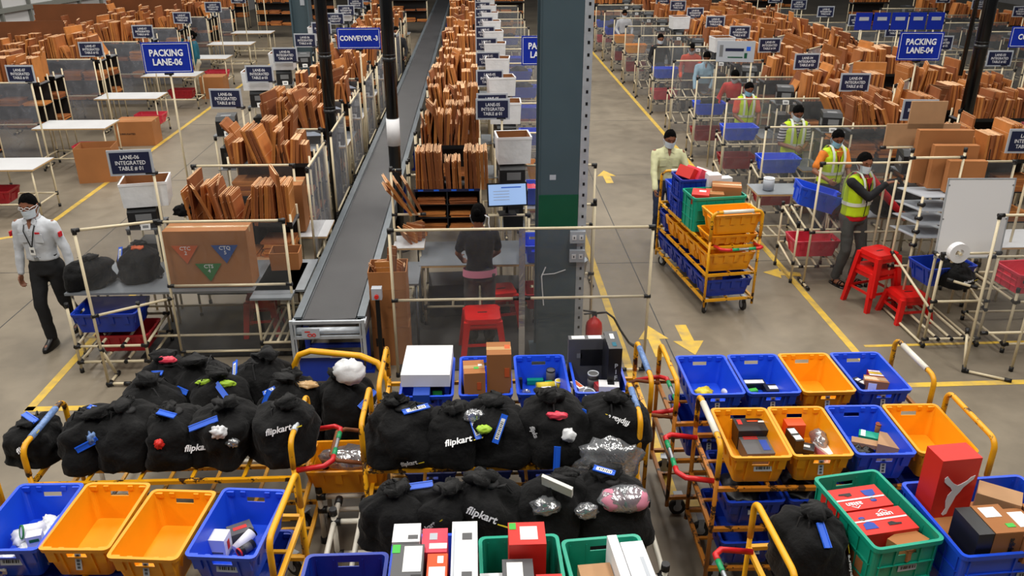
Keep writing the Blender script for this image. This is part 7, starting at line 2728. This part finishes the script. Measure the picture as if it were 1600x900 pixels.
stool((4.72, 8.98, 0), 0.3, 'lower red plastic stool of the stack right of the worker', h=0.5, w_=0.42)
stool((4.73, 8.97, 0.2), 0.35, 'upper red plastic stool of the stack right of the worker', h=0.5, w_=0.40)
stool((4.98, 8.62, 0), 0.1, 'red plastic stool lying low behind the pipe rack', h=0.32, w_=0.42)
S = []
for x in (5.62, 6.4):
    for y in (7.7, 8.5):
        S.append(((x, y, 0), (x, y, 0.75)))
for z in (0.1, 0.6):
    S += [((5.62, 7.7, z), (6.4, 7.7, z)), ((5.62, 8.5, z), (6.4, 8.5, z)), ((5.62, 7.7, z), (5.62, 8.5, z)), ((6.4, 7.7, z), (6.4, 8.5, z))]
S += [((5.88, 7.7, 0.6), (5.88, 8.5, 0.6)), ((6.14, 7.7, 0.6), (6.14, 8.5, 0.6)), ((5.62, 7.62, 0.86), (5.9, 7.62, 0.74))]
pipe_frame('crate_rack', 'cream pipe rack holding the pink crate at the right edge', 'rack', S)
crate('pink', (5.98, 8.05, 0.63), PI / 2 + 0.08, 'salmon pink crate at the right edge of the scene', H=0.22, W=0.42, L=0.62, group='crates in the racks', lab='h', straight=True)
pipe_table((6.25, 9.1, 0), 1.0, 0.6, 'white-topped table behind the pink crate', h=0.78, top='tabletop', group='packing tables')
open_box((6.15, 9.75, 0.85), 0.1, (0.3, 0.26, 0.36), 'tall brown carton with a white tie behind the white-topped table', 'cardbox', 'cardinner')
pipe_table((6.2, 9.75, 0), 0.5, 0.4, 'stand under the tall brown carton with a white tie', h=0.84, group='packing tables')
pipe_frame('plastic_screen', 'clear plastic screen standing at the right edge by the yellow line', 'screen',
           [((0, 0, 0), (0.14, 0.25, 1.62)), ((0, 0, 0.02), (0.35, -0.22, 0.02)), ((0.1, 0.0, 0.45), (1.9, 0.0, 0.45)), ((0.12, 0.2, 1.2), (1.9, 0.2, 1.2)), ((0.14, 0.25, 1.62), (1.9, 0.25, 1.62)), ((0.0, 0.0, 0.03), (0.1, 0.25, 0.36)), ((0.5, 0, 0), (0.5, 0, 0.9))],
           (4.98, 7.3, 0), 0, group='clear plastic screens', sheet=[[(0.03, 0.03, 0.35), (1.9, 0.03, 0.35), (1.9, 0.24, 1.6), (0.14, 0.24, 1.6)]])

# ------------------------------------------------------------------ the trolley in the aisle
TA = Vector((2.80, 9.60, 0))
ta = math.radians(97.5)
yellow_trolley((TA.x, TA.y, 0), ta, 'loaded yellow trolley pushed along the aisle by the man in cream', L=1.7, W=0.6, decks=(0.2, 0.52, 0.86), top=1.28, wraps=('pipewhite', 'pipewhite'), grips=(True, False), paint='yellowpaint')


def on_aisle(u, v=0.0):
    c, s = math.cos(ta), math.sin(ta)
    return (TA.x + u * c - v * s, TA.y + u * s + v * c)


def acrate(col, u, z, label, **k):
    x, y = on_aisle(u)
    return crate(col, (x, y, z), ta + k.pop('da', 0.0), label, group='crates on the aisle trolley', **k)


for i, u in enumerate((-0.62, -0.26, 0.1, 0.44, 0.74)):
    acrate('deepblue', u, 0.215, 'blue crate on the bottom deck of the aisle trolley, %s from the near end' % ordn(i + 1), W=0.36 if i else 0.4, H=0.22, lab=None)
for i, u in enumerate((-0.62, -0.26, 0.1, 0.46)):
    acrate('orange', u, 0.535, 'orange crate on the middle deck of the aisle trolley, %s from the near end' % ordn(i + 1), W=0.36 if i else 0.4, H=0.23, lab=None)
acrate('deepblue', 0.76, 0.535, 'dark blue crate on the middle deck below the worker in cream', W=0.3, H=0.22, lab=None)
x, y = on_aisle(-0.62)
crate('orange', (x + 0.03, y, 0.99), ta, 'empty orange crate perched at the near end of the aisle trolley', H=0.24, group='crates on the aisle trolley', lab=None)
crate('orange', (x, y, 0.875), ta, 'orange crate nested under the empty one on the aisle trolley', H=0.11, group='crates on the aisle trolley', lab=None)
acrate('teal', -0.16, 0.875, 'tall teal crate of parcels on the aisle trolley', H=0.42, W=0.42, L=0.66, straight=True, lab='h')
x, y = on_aisle(0.32, 0.08)
crate('deepblue', (x, y, 0.875), ta, 'lower dark blue crate of the stacked pair on the aisle trolley', H=0.24, W=0.4, L=0.46, straight=True, group='crates on the aisle trolley', lab='h')
crate('deepblue', (x, y, 1.12), ta, 'upper dark blue crate of shoe boxes on the aisle trolley', H=0.25, W=0.4, L=0.46, straight=True, group='crates on the aisle trolley', lab='h')
acrate('blue', 0.7, 0.875, 'light blue crate at the far end of the aisle trolley', H=0.3, W=0.32, L=0.52, lab=None)
for i, (dx, dy, dz, a, b_, mats, l) in enumerate(((-0.1, 0.0, 0.2, 0.5, 0.5, ('tagred', 'tagred'), 'red shoe box slanting at the left of the upper blue crate'),
                                              (0.0, 0.0, 0.19, 0.5, 0.5, ('pink', 'pink'), 'red and white shoe box slanting in the upper blue crate'),
                                              (0.12, 0.02, 0.16, 0.5, 0.55, ('white', 'white'), 'white shoe box slanting in the upper blue crate'))):
    closed_box((x + dx, y + dy, 1.13 + dz), (0.0, b_, a), (0.13, 0.26, 0.14), l, mats, tape=False, name='shoe_box', stick=[('top', 0, 0.25, 0.08, 0.08, 'paper')])
x, y = on_aisle(-0.16)
for i, (dx, dy, z, s, mats, l, a) in enumerate(((0.16, 0.06, 1.2, (0.34, 0.24, 0.17), ('cardbox', 'tape'), 'brown taped parcel on top of the teal crate', -0.25),
                                         (0.0, -0.02, 1.18, (0.2, 0.24, 0.13), ('cardbox', 'tape'), 'lower brown parcel in the middle of the teal crate', -0.2),
                                         (-0.18, -0.06, 1.2, (0.2, 0.26, 0.12), ('tagred', 'tagred'), 'red and white parcel at the left of the teal crate', -0.3),
                                         (0.05, 0.28, 1.2, (0.16, 0.14, 0.24), ('white', 'white'), 'white parcel standing behind the teal crate parcels', 0.1),
                                         (0.2, 0.3, 1.2, (0.15, 0.12, 0.19), ('white', 'white'), 'smaller white parcel standing behind the brown one', 0.2))):
    closed_box((x + dx, y + dy, z), a, s, l, mats, tape=mats[0] == 'cardbox', stick=[('top', 0.1, 0.1, 0.08, 0.06, 'paper')] if i == 2 else None)
x, y = on_aisle(-0.62)
closed_box((x - 0.12, y, 0.225), ta, (0.1, 0.22, 0.18), 'brown parcel in the nearest bottom crate of the aisle trolley')

# thin dark slabs, added to darken the floor behind the screens
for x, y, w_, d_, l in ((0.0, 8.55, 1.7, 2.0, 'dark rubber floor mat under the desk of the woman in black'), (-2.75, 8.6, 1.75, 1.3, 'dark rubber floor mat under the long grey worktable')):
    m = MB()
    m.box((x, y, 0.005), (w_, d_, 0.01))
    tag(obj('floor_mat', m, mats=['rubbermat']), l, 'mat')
closed_box((-0.35, 9.0, 0.02), 0.05, (0.5, 0.4, 0.4), 'dark plastic box under the desk of the woman in black', ('boxblack', 'boxblack'), tape=False, name='storage_box')
closed_box((0.3, 9.1, 0.02), -0.05, (0.45, 0.4, 0.3), 'black bundle box under the right half of the centre desk', ('boxblack', 'boxblack'), tape=False, name='storage_box')
# ------------------------------------------------------------------ people
def foot(px, py, z):
    p = at(px, py, z)
    return (p.x, p.y, 0)


# the guard on the left, walking towards the camera
person('guard in white shirt and black trousers with mask, glasses and lanyard walking beside the screen', foot(44, 303, 1.70), -0.12,
       dict(handL=(0.30, -0.02, 0.80), handR=(-0.24, -0.10, 0.76), footL=(0.08, 0.26, 0.14), footR=(-0.04, -0.12, 0.09), lean=0.03, nod=0.12, palmL=(-1, 0, 0), palmR=(1, 0, 0), curlL=0.9, turn=0.1),
       dict(shirt='shirtwhite', trousers='trouserblack', belt=True, collar=True, shoes='shoe', glasses='clear', lanyard=True, patches=True), h=1.72)
# man in cream shirt pushing the aisle trolley
person('man in pale cream shirt and white mask pushing the loaded trolley along the aisle', foot(1047, 200, 1.68), -0.05,
       dict(handL=(0.26, -0.30, 0.93), handR=(-0.20, -0.34, 0.90), lean=0.06, nod=0.2, turn=0.1, footR=(-0.1, -0.05, 0.09), footL=(0.12, 0.15, 0.09), curlL=1.0, curlR=1.0),
       dict(shirt='shirtcream', trousers='trouserblue', collar=True, shoes='shoe'), h=1.68)
# worker in red with black sleeve and vest
person('worker in red shirt, yellow safety vest and sandals reaching out with one raised arm', foot(1352, 237, 1.72), 0.35,
       dict(handL=(0.42, -0.30, 0.98), handR=(0.15, -0.27, 1.37), lean=0.0, nod=0.12, turn=-0.35, footL=(0.12, -0.02, 0.09), footR=(-0.12, 0.02, 0.09), hintR=(0.0, -0.3, -1.0), hintL=(0.6, 0.5, -0.5), dirR=(0.9, -0.35, 0.25), palmR=(0, -0.2, -1), curlR=0.35, twist=0.2),
       dict(shirt='shirtred', hem=0.86, trousers='trousergrey', vest=True, armR='shirtdark', lanyard=True, shoes=None), h=1.72)
# worker in orange with vest and blue mask
person('worker in orange shirt and yellow vest with a blue mask lifting a blue crate', foot(1308, 200, 1.66), 0.25,
       dict(handL=(0.10, -0.34, 0.98), handR=(-0.26, -0.32, 1.05), nod=0.35, turn=-0.25, lean=0.05, curlL=0.9, curlR=0.9),
       dict(shirt='shirtorange', sleeve='short', trousers='trouserblue', vest=True, mask='maskblue', shoes='shoe'), h=1.66)
# striped tee
person('worker in striped shirt and yellow vest looking down at folded hands', foot(1247, 162, 1.68), 0.05,
       dict(handL=(0.06, -0.26, 1.04), handR=(-0.08, -0.26, 1.06), nod=0.45, lean=0.04, curlL=0.8, curlR=0.8),
       dict(shirt='stripes', sleeve='short', trousers='trouserblack', vest=True, shoes='shoe'), h=1.68)
person('worker in coral shirt and yellow vest with a blue mask holding a black bag', foot(1169, 128, 1.62), 0.1,
       dict(handL=(0.14, -0.3, 0.95), handR=(-0.12, -0.3, 0.98), nod=0.3, lean=0.08),
       dict(shirt='shirtcoral', sleeve='short', trousers='trousergrey', vest=True, mask='maskblue', shoes='shoe'), near=False, h=1.64)
person('worker in pale blue shirt bending over the blue crate', foot(1105, 82, 1.62), -0.25,
       dict(handL=(0.12, -0.36, 0.92), handR=(-0.2, -0.34, 0.9), nod=0.5, lean=0.15),
       dict(shirt='shirtblue', trousers='trouserblack', collar=True, shoes='shoe'), near=False, h=1.68)
person('worker in red with a white mask behind the coral-shirted one', foot(1152, 113, 1.55), -0.5,
       dict(handL=(0.2, -0.35, 0.9), handR=(-0.25, -0.3, 0.9), nod=0.35, lean=0.25),
       dict(shirt='shirtred', trousers='trouserblack', shoes='shoe'), near=False, h=1.66)
person('worker in orange-red shirt behind the hanging board', foot(1082, 72, 1.55), -0.3,
       dict(handL=(0.2, -0.35, 0.9), handR=(-0.2, -0.35, 0.9), nod=0.4, lean=0.2),
       dict(shirt='shirtcoral', trousers='trouserblack', shoes='shoe'), near=False, h=1.66)
person('worker in dark shirt with a white mask far along lane four', foot(1032, 56, 1.6), 0.1,
       dict(handL=(0.2, -0.25, 0.95), handR=(-0.2, -0.25, 0.95), nod=0.3),
       dict(shirt='shirtdark', trousers='trouserblue', shoes='shoe'), near=False, h=1.66)
person('worker in white far along lane four behind the screens', foot(976, 18, 1.6), 0.1,
       dict(handL=(0.2, -0.25, 0.95), handR=(-0.2, -0.25, 0.95), nod=0.4),
       dict(shirt='shirtwhite', trousers='trouserblue', shoes='shoe'), near=False, h=1.66)
# woman in black seen from behind
person('woman in black top over a pink shirt, back turned, mask tied behind the ears', foot(748, 320, 1.60), PI + 0.1,
       dict(handL=(0.18, -0.32, 0.95), handR=(-0.16, -0.32, 0.95), nod=0.35, lean=0.06, fem=True, turn=-0.25),
       dict(shirt='fabric', hem=0.90, sleeve='short', trousers='trousergrey', longhair=True, shoes='shoe'), h=1.60)
m = MB()
n = 28
ring = []
for z, a, b in ((0.82, 0.185, 0.14), (0.90, 0.178, 0.135)):
    for j in range(n):
        t = 2 * PI * j / n
        ring.append((a * math.cos(t), b * math.sin(t), z + 0.015 * math.sin(t)))
m.add(ring, [(j, (j + 1) % n, n + (j + 1) % n, n + j) for j in range(n)], 0, True)
pw = [o for o in COL.objects if o.get('category') == 'person'][-1]
obj('pink_hem', m, pw, mats=['pinkcloth'], label='pink hem below the black top')
m = MB()
m.tube([(-0.05, 0.1, 1.52), (-0.09, 0.12, 1.5), (-0.085, 0.13, 1.44), (-0.1, 0.13, 1.36)], 0.006, 6)
obj('mask_tie', m, pw, mats=['white'])
person('man in pale blue shirt seen from behind among the lane six cartons', foot(493, 124, 1.6), PI - 0.2,
       dict(handL=(0.2, -0.3, 0.95), handR=(-0.2, -0.3, 0.95), nod=0.4, lean=0.15),
       dict(shirt='shirtblue', trousers='trouserblack', shoes='shoe'), near=False, h=1.66)
person('masked man beside the monitors left of the conveyor', foot(619, 46, 1.6), 0.1,
       dict(handL=(0.2, -0.3, 0.95), handR=(-0.2, -0.3, 0.95), nod=0.2),
       dict(shirt='shirtdark', trousers='trouserblack', shoes='shoe'), near=False, h=1.68)
person('person in teal shirt and pale trousers standing among the lane seven tables', foot(299, 46, 1.68), -1.2,
       dict(handL=(0.24, -0.08, 0.84), handR=(-0.12, -0.25, 1.5), hintR=(-0.5, 0.1, -0.8)),
       dict(shirt='shirtteal', trousers='trouserkhaki', shoes='shoe', longhair=True, fem=True), near=False, h=1.66)
flush_cartons()
bpy.data.scenes.remove(WORK)
